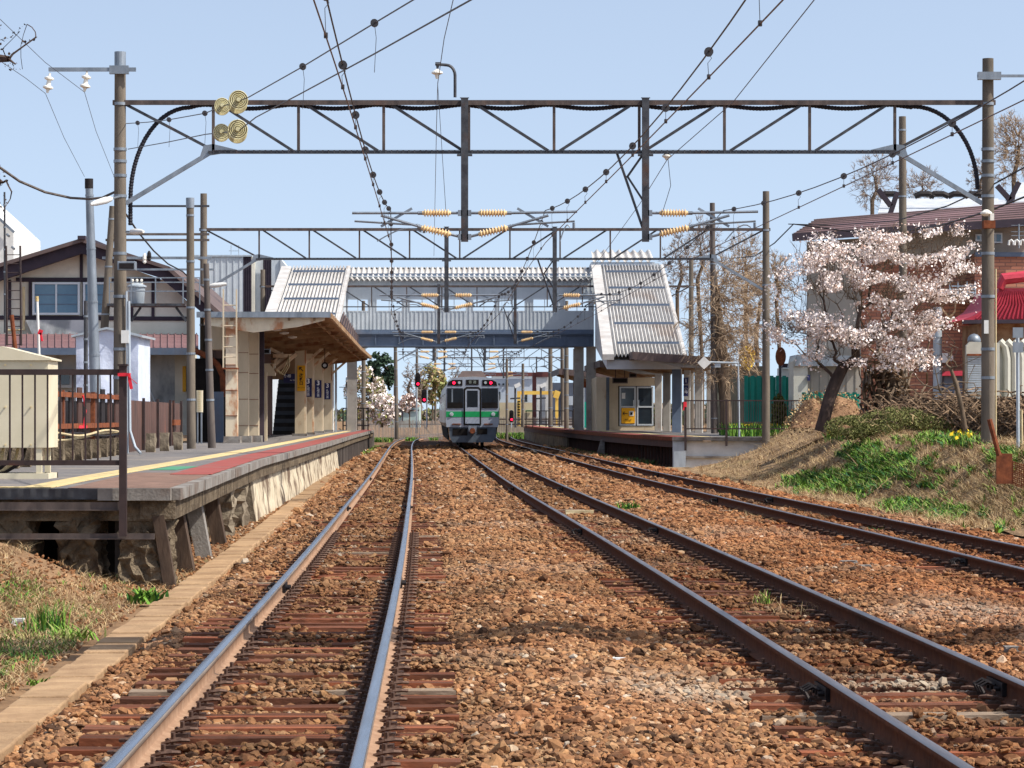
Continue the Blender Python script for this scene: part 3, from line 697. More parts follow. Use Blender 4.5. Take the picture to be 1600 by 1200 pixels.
# ------------------------------------------------------------ platform 2 (right)
p2 = thing('station_platform', 'right platform with a dark wall above the grass and a pale end wall', 'platform', (6, 110, -.3))
pf = lambda y: float(p2edge(y)); ys2 = [107, 112, 120, 130, 140, 150, 160, 170, 180, 190, 200, 210, 220, 232]
bk2 = lambda y: float(np.interp(y, [107, 130, 180, 232], [11.8, 10.6, 6.6, 5.0]))
m = MB(); strip(m, ys2, lambda y: pf(y) + .14, bk2, PH2 - .12, PH2); m.build('deck', M['asphalt'], p2)
m = MB(); strip(m, ys2, pf, lambda y: pf(y) + .139, PH2 - .14, PH2 + .002); m.build('edge_slab', M['rust'], p2)
m = MB(); strip(m, ys2, lambda y: pf(y) + .15, lambda y: pf(y) + .75, PH2 + .004, PH2 + .012); m.build('red_edge_strip', M['red_strip'], p2)
m = MB(); strip(m, ys2, lambda y: pf(y) + 1.0, lambda y: pf(y) + 1.4, PH2 + .004, PH2 + .012); m.build('tactile_strip', M['tactile'], p2)
m = MB(); strip(m, ys2, lambda y: pf(y) + .05, lambda y: pf(y) + .3, PH2 - .38, PH2 - .141); m.build('edge_beam', M['brown_board'], p2)
m = MB(); strip(m, [y for y in ys2 if y < 165], lambda y: pf(y) + .9, lambda y: pf(y) + 1.1, -.4, PH2 - .13); m.build('recess_shade', M['dark'], p2)  # near-black sheet standing for the shaded track side under the deck
m = MB(); strip(m, [y for y in ys2 if y >= 160], lambda y: pf(y) + .1, lambda y: pf(y) + .3, -.4, PH2 - .37); m.build('side_wall', M['concrete'], p2)
for y in np.arange(108.2, 160, .95):
    m = MB(); m.box(pf(y) + .18, pf(y) + .27, y, y + .1, -.4, PH2 - .38); m.build('support_post', M['brown_board'], p2)
m = MB(); m.hexa([(pf(133) - .25, 132.7, -.35), (pf(133) + .15, 132.7, -.35), (pf(133) + .15, 133.2, -.35), (pf(133) - .25, 133.2, -.35)], [(pf(133) - .02, 132.8, PH2 - .3), (pf(133) + .15, 132.8, PH2 - .3), (pf(133) + .15, 133.1, PH2 - .3), (pf(133) - .02, 133.1, PH2 - .3)]); m.build('buttress', M['slab'], p2)
m = MB(); x0 = pf(107); m.box(x0 + .05, x0 + 6.5, 106.75, 106.99, -.35, PH2 - .15); m.build('end_wall', M['white'], p2)
m = MB(); m.box(x0, x0 + .45, 106.6, 106.99, -.3, PH2 - .15); m.build('end_pillar', M['galv_lt'], p2)
m = MB(); m.box(x0 - .02, x0 + 6.6, 106.5, 106.99, PH2 - .13, PH2 - .01); m.build('end_slab', M['slab'], p2)
m = MB(); m.box(x0 + .1, x0 + 6.5, 106.62, 106.75, .1, .17); m.build('end_ledge', M['slab'], p2)

# railing at its near end, and the side railing behind
fe2 = thing('platform_end_fence', 'thin dark steel railing at the near end of the right platform', 'fence', (6.3, 106.4, .2))
Yf = 106.4; zz2 = lambda py: CAM + (650 - py) * Yf / F; xx2 = lambda px: (px - 800) * Yf / F
for px, b in ((1071, 704), (1135, 697), (1197, 690), (1267, 662)):
    m = MB(); m.box(xx2(px) - .04, xx2(px) + .04, Yf - .04, Yf + .04, zz2(b), zz2(624)); m.build('post', M['dark_steel'], fe2)
for pa in (626, 670):
    m = MB(); m.box(xx2(1071), xx2(1268), Yf - .02, Yf + .02, zz2(pa + 1), zz2(pa - 1)); m.build('rail', M['dark_steel'], fe2)
for k in range(1, 50):
    x = xx2(1071) + (xx2(1268) - xx2(1071)) * k / 50; m = MB(); m.box(x - .008, x + .008, Yf - .008, Yf + .008, zz2(670), zz2(626)); m.build('baluster', M['dark_steel'], fe2)
m = MB(); m.box(xx2(1068), xx2(1073), Yf - .06, Yf + .06, zz2(636), zz2(628)); m.beam(P(1069, 634, Yf - .05), P(1068, 641, Yf - .05), .05, .01)
tag(m.build('red_tape', M['red_tape']), 'red tape on the corner post of the right platform railing', 'tape')
# ------------------------------------------------------------ catenary gantries
M['disc_dk'] = mat('dark_disc_groove', S(120, 104, 70), None, rough=.4)
def insulator(mb, p, q, n=9, r=.045, R_=.085):
    p = Vector(p); q = Vector(q); L = (q - p).length; pr = [(0, .02), (.02, r)]
    for i in range(n):
        a = .04 + (L - .08) * i / n; b = (L - .08) / n
        pr += [(a + b * .15, r), (a + b * .35, R_), (a + b * .5, R_), (a + b * .8, r)]
    pr += [(L - .02, r), (L, .02)]
    mb.lathe(pr, p, q, 10)
def cantilever(parent, X, Y, s, cx, mirror=False, detail=True):
    """insulated arm from a drop post at X to the contact wire at cx; s is the side"""
    zu, zl = 5.84, 5.34
    a = thing('_', '', '', (0, 0, 0)); bpy.data.objects.remove(a)
    arm = MB(); e = X + s * 2.35
    arm.tube([(X + s * .95, Y, zu), (e, Y, zu + (.03 if s > 0 else 0))], .028, 8)
    arm.tube([(X + s * .95, Y, zl + .22), (X + s * 1.75, Y, zu - .05)], .028, 8)
    arm.tube([(X + s * .08, Y, zu), (X + s * .28, Y, zu)], .03, 6); arm.tube([(X + s * .08, Y, zl), (X + s * .28, Y, zl + .05)], .03, 6)
    arm.beam((X + s * .05, Y, zu), (X + s * .14, Y, zu), .1, .12); arm.beam((X + s * .05, Y, zl), (X + s * .14, Y, zl), .1, .12)
    arm.tube([(X + s * .9, Y, zl + .2), (X + s * .98, Y, zl + .23)], .04, 8); arm.tube([(X + s * .88, Y, zu), (X + s * .98, Y, zu)], .04, 8)
    arm.beam((X + s * 1.1, Y + .03, zu + .1), (X + s * 1.75, Y + .03, zu - .28), .05, .05)
    arm.tube([(X + s * 1.0, Y, zu - .25), (X + s * 2.3, Y, zu - .17)], .022, 6)
    if s > 0: h = X + s * 2.2
    else: h = X + s * .95
    d = -1 if s > 0 else -1
    arm.tube([(X + s * 2.28, Y, zu - .2), (X + s * 2.28, Y, zu - .32)], .03, 6) if s > 0 else arm.tube([(X - 1.0, Y, zu - .25), (X - .85, Y, zu - .3), (X - .85, Y, zu - .42)], .03, 6)
    st = (X + 2.2, Y, zu - .3) if s > 0 else (X - .9, Y, zu - .40)
    sgn = -1
    pts = []
    for t in np.linspace(0, 1, 8):
        pts.append((st[0] + (cx - st[0]) * t, Y, st[2] + (5.25 - st[2]) * t + .16 * math.sin(math.pi * (t ** .8)) * .9))
    arm.tube(pts, .014, 5)
    o = arm.build('cantilever_arm', M['galv'], parent, smooth=True)
    for (p, q) in (((X + s * .28, Y, zu), (X + s * .90, Y, zu)), ((X + s * .28, Y, zl + .05), (X + s * .92, Y, zl + .2))):
        m = MB(); insulator(m, p, q); m.build('insulator', M['ins'], o, smooth=True)
G_Y = [21.2, 62.5, 105, 151, 197, 243, 289, 335]
XL = [-7.3, -8.2, -10.84, -12.6, -9.8, -9.5, -9.2, -8.6]
XR = [11.2, 9.96, 8.93, 9.06, 3.6, 4.1, 4.8, 5.6]
labels = ['steel gantry just above and behind the foreground, only its shadow falling across the ballast',
          'nearest and largest catenary gantry, its lattice beam spanning all three tracks',
          'second catenary gantry, in front of the footbridge roof between thick concrete poles',
          'third catenary gantry, its beam crossing just before the footbridge windows',
          'first catenary gantry beyond the footbridge, seen under its girder',
          'second catenary gantry beyond the footbridge, poles beside the red signals',
          'third catenary gantry beyond the footbridge, above the train roof',
          'farthest catenary gantry, smallest lattice beam over the parked train']
def gantry(i):
    Y, xl, xr = G_Y[i], XL[i], XR[i]
    zt, zb = 8.18, 7.12
    t = thing('catenary_gantry', labels[i], 'gantry', ((xl + xr) / 2, Y, 0), 'catenary gantries over the tracks')
    base = {0: (-.3, .2), 1: (PH, 1.0)}.get(i, (.4, .4))
    tops = {1: (9.2, 9.08), 2: (9.42, 9.5), 3: (9.0, 9.5)}.get(i, (9.2, 9.2))
    for k, (x, zb0, z1) in enumerate(((xl, base[0], tops[0]), (xr, base[1], tops[1]))):
        m = MB(); m.tube([(x, Y, zb0 - .5), (x, Y, (zb0 + z1) / 2), (x, Y, z1)], [.145, .13, .115], 20); m.build('pole', M['pole'], t, smooth=True)
        m = MB()
        for z in ([zt - .05, 6.2, 5.0, 4.1, 3.0, 2.4, zt - 1.0, zt - 1.25, zt - 1.55] if i == 1 else [zt - .05, 6.2, 4.8]): m.cyl((x, Y, z - .03), (x, Y, z + .03), .14 + (.01 if z < 5 else 0), 16)
        m.build('clamp', M['galv'], t, smooth=True)
    m = MB(); m.beam((xl - .15, Y, zt), (xr + .15, Y, zt), .15, .05); m.beam((xl - .15, Y - .07, zt - .045), (xr + .15, Y - .07, zt - .045), .012, .07)
    if i == 0:
        for dy_ in (0, .8): m.beam((xl, Y + dy_, zt), (xr, Y + dy_, zt), .4, .14); m.beam((xl, Y + dy_, zb), (xr, Y + dy_, zb), .3, .12)  # doubled, widened chords added to broaden this unseen beam's shadow bands
    m.build('top_chord', M['rust_beam'], t)
    w0 = 1.95; n = max(2, int(round((xr - xl - 2 * w0) / 1.79))); xsn = [xl + w0 + (xr - xl - 2 * w0) * k / n for k in range(n + 1)]
    m = MB(); m.beam((xsn[0] - .1, Y, zb), (xsn[-1] + .1, Y, zb), .15, .05)
    if i < 3:
        for k in range(int((xsn[-1] - xsn[0]) / .12)): m.box(xsn[0] + k * .12, xsn[0] + k * .12 + .03, Y - .085, Y - .076, zb - .035, zb + .035)
        m.beam((xsn[0], Y - .078, zb - .035), (xsn[-1], Y - .078, zb - .035), .02, .012); m.beam((xsn[0], Y - .078, zb + .035), (xsn[-1], Y - .078, zb + .035), .02, .012)
    m.build('bottom_chord', M['steel_dk'], t)
    mid = (xl + xr) / 2 - .2
    for k, x in enumerate(xsn):
        m = MB(); m.beam((x, Y, zb), (x, Y, zt), .06 if i < 2 else .055, .06, up=(0, 1, 0)); m.build('lattice_upright', M['rust_beam'], t)
    for k in range(len(xsn) - 1):
        a, b = xsn[k], xsn[k + 1]
        m = MB()
        if (a + b) / 2 < mid: m.beam((a + .12, Y + .01, zt - .04), (b - .12, Y + .01, zb + .03), .05, .06)
        else: m.beam((b - .12, Y + .01, zt - .04), (a + .12, Y + .01, zb + .03), .05, .06)
        m.build('lattice_diagonal', M['steel_dk'], t)
    for (x, e) in ((xl, xsn[0]), (xr, xsn[-1])):
        s = 1 if e > x else -1
        m = MB(); m.beam((x + s * .1, Y + .01, zt - .05), (e, Y + .01, zb + .04), .05, .06)
        m.build('lattice_diagonal', M['steel_dk'], t)
        m = MB(); m.beam((x + s * .12, Y, 6.05), (e - s * .1, Y, zb - .03), .07, .09)
        m.prism([(e - s * .28, Y - .03, zb - .10), (e + s * .5, Y - .03, zb + .02), (e + s * .5, Y - .03, zb + .05), (e, Y - .03, zb + .17), (e - s * .2, Y - .03, zb + .14)], (0, .05, 0)); m.build('knee_brace', M['galv'], t)
    # drop posts between the tracks, arms on them
    mids = (((float(c1(Y)) + float(c2(Y))) / 2, 0), ((float(c2(Y)) + float(c3(Y))) / 2, 1))
    for (X, q) in mids:
        if i == 1: X = (-.99, 2.79)[q]
        if i == 2: X = (-2.3, 1.5)[q]
        if i == 3: X = (-3.70, .16)[q]
        m = MB(); m.box(X - .075, X + .075, Y - .16, Y - .06, 5.24, zt + .06); m.build('drop_post', M['steel_dk'], t)
        m = MB(); m.box(X - .095, X + .095, Y - .165, Y - .155, zt + .05, zt + .07); m.box(X - .16, X + .16, Y - .15, Y - .05, zb - .09, zb - .05)
        if q == 1:
            m.beam((X - .6, Y, zb), (X - .05, Y - .1, 5.5), .05, .05); m.beam((X - .05, Y - .1, zb - .05), (X - .38, Y - .02, zb - .52), .04, .04); m.beam((X - .38, Y - .02, zb - .5), (X - .05, Y - .1, 6.1), .04, .04)
        m.build('post_brace', M['steel_dk'], t)
        if i == 0: continue
        if q == 0:
            cantilever(t, X, Y - .11, -1, float(c1(Y)) - .12); cantilever(t, X, Y - .11, 1, float(c2(Y)) + .15)
        else: cantilever(t, X, Y - .11, 1, float(c3(Y)) - .1)
    if i == 1:
        # black corrugated cable hose slung under the top chord
        pts = []
        for a in np.linspace(0, math.pi / 2, 14): pts.append((xl + 1.45 - 1.25 * math.cos(a) , Y + .12, 6.15 + 1.92 * math.sin(a)))
        pts.insert(0, (xl + .2, Y + .12, 5.6))
        for k, x in enumerate(np.linspace(xl + 1.6, xr - 1.6, 110)):
            pts.append((x, Y + .12, zt - .05 - .085 * abs(math.sin((x - xl) / 1.79 * math.pi)) ** 1.3))
        for a in np.linspace(math.pi / 2, 0, 14): pts.append((xr - 1.55 + 1.35 * math.cos(a), Y + .12, 6.35 + 1.74 * math.sin(a)))
        q = [Vector(pts[0])]; 
        for p in pts[1:]:
            p = Vector(p); d = p - q[-1]; nn = max(1, int(d.length / .03)); q0 = q[-1].copy()
            for j in range(1, nn + 1): q.append(q0 + d * j / nn)
        m = MB(); m.tube(q, [.05 if j % 2 else .042 for j in range(len(q))], 8); m.build('cable_hose', M['hose'], t)
        # left cross arm with two hanging insulators, right cross arm, bent feeder bracket
        m = MB(); m.box((78 - 800) * Y / F, (214 - 800) * Y / F, Y - .2, Y - .14, P(0, 113, Y)[2], P(0, 107, Y)[2]); m.box(xl - .2, xl + .2, Y - .22, Y - .1, P(0, 117, Y)[2], P(0, 104, Y)[2]); m.build('cross_arm', M['galv'], t)
        m = MB(); m.cyl((xl, Y, 8.9), (xl, Y, 9.22), .12, 16); m.build('pole_cap', M['galv'], t)
        m = MB(); m.box(xr - .25, xr + 1.6, Y - .2, Y - .14, P(0, 122, Y)[2], P(0, 118, Y)[2]); m.box(xr - .24, xr + .24, Y - .24, Y - .1, P(0, 126, Y)[2], P(0, 114, Y)[2]); m.build('cross_arm', M['galv'], t)
        m = MB(); pts = [P(711, 152, Y), P(711, 120, Y)]
        for a in np.linspace(0, math.pi / 2, 6): pts.append((P(711, 0, Y)[0] - .18 + .18 * math.cos(a), Y, P(0, 118, Y)[2] + .22 * math.sin(a)))
        pts.append(P(680, 100, Y)); m.tube(pts, .032, 8); m.prism([P(680, 97, Y), P(688, 97, Y), P(685, 107, Y), P(682, 107, Y)], (0, .06, 0)); m.build('feeder_bracket', M['steel_dk'], t)
        m = MB(); m.lathe([(0, .03), (.03, .06), (.06, .12), (.09, .12), (.12, .05), (.2, .03)], P(683, 108, Y), P(683, 130, Y), 14); m.build('feeder_insulator', M['ins_w'], t)
        m = MB(); m.lathe([(0, .03), (.03, .05), (.06, .1), (.09, .1), (.12, .05), (.16, .03)], P(1042, 238, Y), P(1042, 260, Y), 14); m.build('feeder_insulator', M['ins_w'], t)
        for (px, py) in ((78, 114), (136, 112)):
            m = MB(); a = Vector(P(px, py, Y - .17)); b = Vector(P(px - 4, py + 30, Y - .17)); m.lathe([(0, .02), (.07, .03), (.1, .1), (.13, .1), (.16, .04), (.26, .055), (.29, .11), (.32, .11), (.35, .04), (.42, .02)], a, b, 14); m.build('hanging_insulator', M['ins_w'], t, smooth=True)
for i in range(len(G_Y)): gantry(i)

# ------------------------------------------------------------ overhead lines
SUP = [-20, 22, 62.5, 105, 151, 197, 243, 289, 335]
def overhead(c, stag, label, y1=335, seed=1, ph=0.0):
    t = thing('overhead_line', label, 'overhead wire', (float(c(62.5)), 62.5, 5.2), 'overhead contact lines above the tracks')
    rg = random.Random(seed)
    def xs_(y):
        s = np.interp(y, SUP, [stag * (1 if k % 2 else -1) for k in range(len(SUP))]); return float(c(y)) + float(s)
    def zm(y):
        k = max(0, min(len(SUP) - 2, int(np.searchsorted(SUP, y) - 1))); a, b = SUP[k], SUP[k + 1]; q = (y - a) / (b - a)
        return 5.90 - .58 * 4 * q * (1 - q) * .95
    ys = np.arange(10, y1 + .1, 2.5)
    m = MB(); m.tube([(xs_(y), y, 5.22) for y in ys], .0085, 5); m.build('contact_wire', M['copper'], t)
    m = MB(); m.tube([(xs_(y) * 1.0, y, zm(y)) for y in ys], .0095, 5); m.build('messenger_wire', M['wire'], t)
    y = 13.5 + ph; k = 0
    while y < 200:
        if min(abs(y - s) for s in SUP) > 1.0:
            x = xs_(y); z = zm(y); m = MB()
            m.tube([(x, y, z), (x + .03, y, z - .07), (x - .01, y, z - .12), (x, y, 5.22)] if z > 5.4 else [(x, y, z), (x, y, 5.22)], .0045, 4)
            m.cyl((x, y - .03, z), (x, y + .03, z), .05, 12); m.box(x - .018, x + .018, y - .03, y + .03, 5.2, 5.25); m.build('dropper', M['wire'], t)
        y += 4.6 + rg.uniform(-.3, .3)
    return t
overhead(c1, -.16, 'contact wire and messenger wire above the leftmost track', seed=1, ph=1)
overhead(c2, .16, 'contact wire and messenger wire above the middle track and the train', seed=2)
overhead(c3, .12, 'contact wire and messenger wire above the rightmost track, rising to the upper right', seed=3, ph=2)

def wire(name, pts, r, label, cat='wire', mt='wire', n=5): 
    m = MB(); m.tube(pts, r, n); return tag(m.build(name, M[mt]), label, cat)
def sag(a, b, s, n=14): 
    a = Vector(a); b = Vector(b); return [a + (b - a) * t - Vector((0, 0, 4 * s * t * (1 - t))) for t in np.linspace(0, 1, n)]
# anchored overlap wires from the left pole towards the camera, with disc insulators
ax, ay = -8.07, 62.5
aw = thing('anchored_wire', 'pair of anchored wires running from the left pole of the nearest gantry through glass discs', 'overhead wire', (ax, ay, 7))
e1 = P(645, 0, 31); e1 = (e1[0] + (e1[0] - ax) * .35, e1[1] + (e1[1] - ay) * .35, e1[2] + .05)
w1a = (ax, ay, P(0, 193, ay)[2]); w1e = P(645, 0, 31); w2a = (ax, ay, P(0, 233, ay)[2]); w2e = P(735, 0, 26)
def along(a, e, t, d): a = Vector(a); e = Vector(e); return a + (e - a) * t + Vector((0, 0, d))
def dz_for(px, py, a, e):
    """parameter on the straight line seen at px, and height correction to py"""
    lo, hi = 0, 1.3
    for _ in range(40):
        mi = (lo + hi) / 2; p = along(a, e, mi, 0)
        if 800 + p.x / p.y * F < px: lo = mi
        else: hi = mi
    p = along(a, e, lo, 0); return lo, (CAM + (650 - py) * p.y / F) - p.z
for (a, e, pts_, ra) in ((w1a, w1e, [(197, 193), (230, 191), (264, 187), (320, 177), (347, 166), (372, 158), (388, 152), (473, 104), (585, 36), (645, 0)], 0), (w2a, w2e, [(200, 233), (262, 222), (320, 210), (347, 207), (372, 205), (400, 183), (470, 146), (583, 85), (735, 0)], 1)):
    path = []
    for (px, py) in pts_:
        t_, d_ = dz_for(px, py, a, e); path.append(along(a, e, t_, d_))
    last = path[-1] + (path[-1] - path[-2]) * .4; path.append(last)
    m = MB(); m.tube(path, .009, 5); m.build('steel_wire', M['wire'], aw)
    for (px, py, nd) in (((347, 166, 3), (372, 159, 5)) if ra == 0 else ((346, 207, 3), (371, 205, 5))):
        t_, d_ = dz_for(px, py, a, e); c = along(a, e, t_, d_); dr = (Vector(e) - Vector(a)).normalized()
        dr = Vector((dr.x * .5, dr.y, 0)).normalized()
        m = MB()
        rr = .142 if nd == 5 else .12
        for k in range(nd):
            p0 = c + dr * (k - nd / 2) * .16
            m.lathe([(-.05, .035), (-.02, .05), (0, rr * .8), (.012, rr), (.02, rr), (.024, rr * .3), (.06, .035), (.10, .03)], p0, p0 + dr, 24)
            ax1 = dr.orthogonal().normalized(); ax2 = dr.cross(ax1)
            m.cur = 1; m.lathe([(.021, rr * .97), (.026, rr * .97), (.0262, .03)], p0, p0 + dr, 24); m.cur = 0
            for q in (.96, .76, .57, .40): m.tube([p0 + dr * .032 + (ax1 * math.cos(b) + ax2 * math.sin(b)) * rr * q for b in np.linspace(0, 2 * math.pi, 25)], .0085, 5)
        m.build('disc_insulator', [M['disc'], M['disc_dk']], aw)
    for (px, py) in ([(215, 192), (264, 187), (320, 177), (473, 104), (585, 36)] if ra == 0 else []):
        t_, d_ = dz_for(px, py, a, e); p = along(a, e, t_, d_); t2, d2 = dz_for(px, py, w2a, w2e)
        q = Vector((p.x, p.y, p.z - (.5 if px < 400 else .55)))
        m = MB(); m.cyl(p - Vector((0, .03, 0)), p + Vector((0, .03, 0)), .045, 10); m.tube([p, p + (q - p) * .3 + Vector((.02, 0, 0)), q], .0045, 4); m.build('dropper', M['wire'], aw)
wire('feeder_wire', [P(1290, -20, 37.5), P(1272, 0, 38.8), P(1145, 160, 52), P(1042, 250, 62.4), P(1000, 318, 74), P(942, 398, 103), P(900, 452, 150)], .008, 'bare feeder wire running over the right tracks and hanging below the nearest gantry')
wire('feeder_wire', [P(712, -20, 50), P(708, 0, 51), P(694, 60, 56.5), P(684, 130, 62.5), P(682, 200, 72), P(680, 300, 92), P(678, 400, 120)], .008, 'bare feeder wire hanging from the bent bracket above the nearest gantry')
wire('jumper_wire', sag(P(684, 133, 62.4), P(697, 335, 62.4), .0, 5) , .006, 'thin jumper wire dropping from the bent bracket to the insulator arm')
wire('jumper_wire', [P(1044, 250, 62.3), P(1048, 290, 62.3), P(1042, 310, 62.3), P(1034, 335, 62.3)], .007, 'short jumper wire dropping beside the second drop post')
wire('telephone_wire', [P(-30, 5, 46), P(0, 30, 48), P(70, 97, 58), P(132, 144, 62.3), P(150, 205, 70), P(178, 275, 82)], .006, 'thin wire from the upper left through the inner hanging insulator')
wire('telephone_wire', [P(-30, 70, 48), P(0, 95, 50), P(40, 122, 58), P(71, 146, 62.3), P(100, 215, 72), P(132, 276, 82)], .006, 'thin wire from the upper left through the outer hanging insulator')
wire('thick_cable', [P(-25, 245, 56), P(0, 262, 58), P(30, 283, 60), P(70, 300, 62), P(110, 309, 63), P(140, 311, 63), P(160, 309, 62.8), P(184, 298, 62.6)], .028, 'thick twisted cable sagging from the left edge to the gantry pole', 'cable', 'pole_dk')
wire('thick_cable', [P(197, 335, 62.8), P(215, 362, 68), P(240, 392, 76), P(262, 412, 84), P(285, 424, 92), P(297, 436, 95)], .022, 'dark cable sagging from the gantry pole to the transformer platform', 'cable', 'black_iron')
wire('thick_cable', [P(1620, 300, 60), P(1545, 330, 66), P(1470, 352, 78), P(1410, 362, 92), P(1330, 362, 100), P(1240, 350, 104), P(1210, 380, 105), P(1180, 400, 118), P(1140, 404, 140)], .022, 'dark sagging cable from the right gantry pole past the brown roof', 'cable', 'black_iron')
wire('thick_cable', [P(1620, 256, 58), P(1600, 262, 60), P(1545, 292, 63), P(1480, 322, 72), P(1400, 345, 86), P(1300, 352, 100), P(1232, 350, 104.5)], .018, 'upper of two dark cables crossing in front of the brown roof', 'cable', 'black_iron')

# items fixed to the gantry poles
def pole_lamp(p, q, label, sz=1.0):
    t = thing('platform_lamp', label, 'lamp', p); p = Vector(p); q = Vector(q)
    d = (q - p).normalized(); m = MB(); m.lathe([(0, .02), (.05, .06 * sz), (.2 * sz, .085 * sz), (.45 * sz, .07 * sz), (.6 * sz, .03)], q, q + d, 10); m.build('lamp_head', M['white'], t, smooth=True)
    m = MB(); m.tube([p, q], .022, 6); m.build('bracket', M['galv'], t); return t
pole_lamp(P(187, 307, 62.2), P(176, 310, 62.1), 'white tube lamp on the left side of the nearest gantry pole', .9)
pole_lamp(P(197, 362, 62.2), P(203, 362, 62.1), 'white hooded lamp on the right side of the nearest gantry pole', .8)
pole_lamp(P(318, 448, 74.5), P(326, 447, 74.5), 'white hooded lamp on the slender pole above the left canopy', .75)
sp = thing('loudspeaker', 'grey box loudspeaker facing the camera on the nearest left pole', 'speaker', P(197, 415, 62.2))
m = MB(); a = P(183, 422, 61.9); b = P(211, 408, 61.9); m.box(a[0], b[0], 61.9, 62.2, a[2], b[2]); m.build('housing', M['galv'], sp, bevel=.01)
m = MB(); a = P(186, 420, 61.88); b = P(209, 411, 61.88); m.box(a[0], b[0], 61.88, 61.899, a[2], b[2]); m.build('grille', M['black_iron'], sp)
m = MB(); a = P(189, 536, 62.3); b = P(201, 516, 62.3); m.box(a[0], b[0], 62.32, 62.345, a[2], b[2]); tag(m.build('number_plate', M['white']), 'small white plate on the left gantry pole above the railing', 'plate')
m = MB(); m.tube([(-8.03, 62.42, .82), (-8.03, 62.38, 1.2), (-8.05, 62.36, 4.2)], .022, 8); m.tube([(-7.72, 62.1, .82), (-7.86, 62.3, .95), (-7.98, 62.38, 1.3), (-8.0, 62.36, 4.0)], .03, 8)
tag(m.build('conduit', M['galv_lt'], smooth=True), 'pale conduit running up the left gantry pole from the platform', 'conduit')
m = MB(); a = P(1539, 500, 62.2); b = P(1546, 521, 62.2); m.box(a[0], b[0], 62.3, 62.33, b[2], a[2]); tag(m.build('number_plate', M['white']), 'narrow white plate on the right gantry pole', 'plate')
m = MB(); m.tube([P(1556, 696, 62.3), P(1556, 420, 62.3)], .018, 6); tag(m.build('conduit', M['cable']), 'cream conduit up the right gantry pole', 'conduit')
rb = thing('junction_box', 'rusty junction box with white insulators on the right gantry pole', 'box', P(1548, 345, 62.2))
m = MB(); a = P(1538, 356, 62); b = P(1556, 344, 62); m.box(a[0], b[0], 62.05, 62.3, a[2], b[2]); m.build('housing', M['rust'], rb)
m = MB(); m.lathe([(0, .05), (.05, .12), (.08, .12), (.14, .04)], P(1541, 338, 62.15), P(1541, 330, 62.15), 12); m.box(P(1548, 0, 62)[0], P(1554, 0, 62)[0], 62.05, 62.3, P(0, 344, 62)[2], P(0, 333, 62)[2]); m.build('insulator', M['ins_w'], rb)

# ------------------------------------------------------------ other poles
def pole(px0, top, px1, bot, Y, r0, r1, label, mt='pole', cap=None, zb=None, name='utility_pole'):
    t = thing(name, label, 'pole', P(px1, bot, Y)); a = Vector(P(px0, top, Y)); b = Vector(P(px1, bot, Y))
    if zb is not None: b = b + (b - a) * ((b.z - zb) / (a.z - b.z))
    m = MB(); m.tube([b, (a + b) / 2, a], [r1, (r0 + r1) / 2, r0], 18); m.build('shaft', M[mt], t, smooth=True)
    if cap: 
        m = MB(); m.cyl(a - Vector((0, 0, .22)), a + Vector((0, 0, .03)), r0 + .012, 18); m.build('cap', M[cap], t, smooth=True)
    m = MB()
    for z in np.linspace(b.z + 1.2, a.z - .4, 5):
        k = (z - b.z) / (a.z - b.z); c = b + (a - b) * k; rr = r1 + (r0 - r1) * k + .012; m.cyl(c - Vector((0, 0, .025)), c + Vector((0, 0, .025)), rr, 14)
    m.build('band', M['galv'], t); return t
pole(139, 281, 150, 640, 76, .095, .16, 'smooth pale grey steel pole with dark cap in front of the house', 'galv', 'black_iron', .6)
pole(134, 470, 134, 640, 77, .05, .06, 'thin grey pipe standing beside the pale steel pole', 'steel_dk', None, .6)
pole(176, 322, 163, 515, 92, .1, .15, 'leaning brown concrete pole behind the left gantry pole', 'pole', None, .6)
pole(297, 311, 299, 701, 73, .09, .11, 'slender dark concrete pole at the back of the left platform', 'pole', 'galv', PH)
pole(322, 412, 331, 699, 74.5, .07, .1, 'dark slender pole bundled with conduits next to the left canopy', 'pole_dk', None, PH)
pole(1410, 182, 1412, 700, 88, .105, .13, 'tall concrete pole rising through the blossoming cherry crown', 'pole', None, 1.0)
pole(1113, 317, 1116, 640, 128, .11, .15, 'dark old pole among the bare trees with wires', 'pole_dk', None, .3)
pole(1465, 480, 1465, 620, 98, .14, .15, 'pale grey steel pole with a yellow and black base by the brick building', 'galv_lt', None, 1.2)
pole(568, 545, 568, 672, 176, .12, .14, 'concrete pole beyond the far end of the left canopy', 'pole', None, .2)
pole(618, 540, 620, 675, 205, .11, .14, 'concrete pole far beyond the left platform end', 'pole', None, .0)
pole(547, 570, 547, 676, 168, .1, .12, 'concrete pole at the far end of the left platform behind the speed sign', 'pole', None, .6)
for px, Y, top, lb in ((885, 172, 545, 'first grey bridge pillar from the left behind the right platform'), (899, 176, 545, 'second grey bridge pillar from the left behind the right platform'), (860, 190, 545, 'slim dark pole left of the bridge pillars'), (817, 200, 568, 'slim dark pole standing on the far end of the right platform'), (792, 215, 560, 'thin dark pole right of the train roof')):
    pole(px, top, px, 668, Y, .13 if 'pillar' in lb else .09, .14 if 'pillar' in lb else .1, lb, 'pole', None, PH2 if 'platform' in lb else -.2)
m = MB(); m.cyl(P(1465, 606, 97.8), P(1465, 598, 97.8), .165, 12); m.build('_', M['black_iron']) if False else None
G2 = bpy.data.objects
wh = thing('marker_post', 'white plastic sleeve post with a yellow top at the left of the railing', 'post', P(62, 640, 60))
m = MB(); m.tube([P(64, 640, 60), P(58, 470, 60)], .028, 8); m.build('shaft', M['white'], wh); m = MB(); m.tube([P(58, 471, 60), P(57.5, 463, 60)], .034, 8); m.build('yellow_tip', M['tactile'], wh)
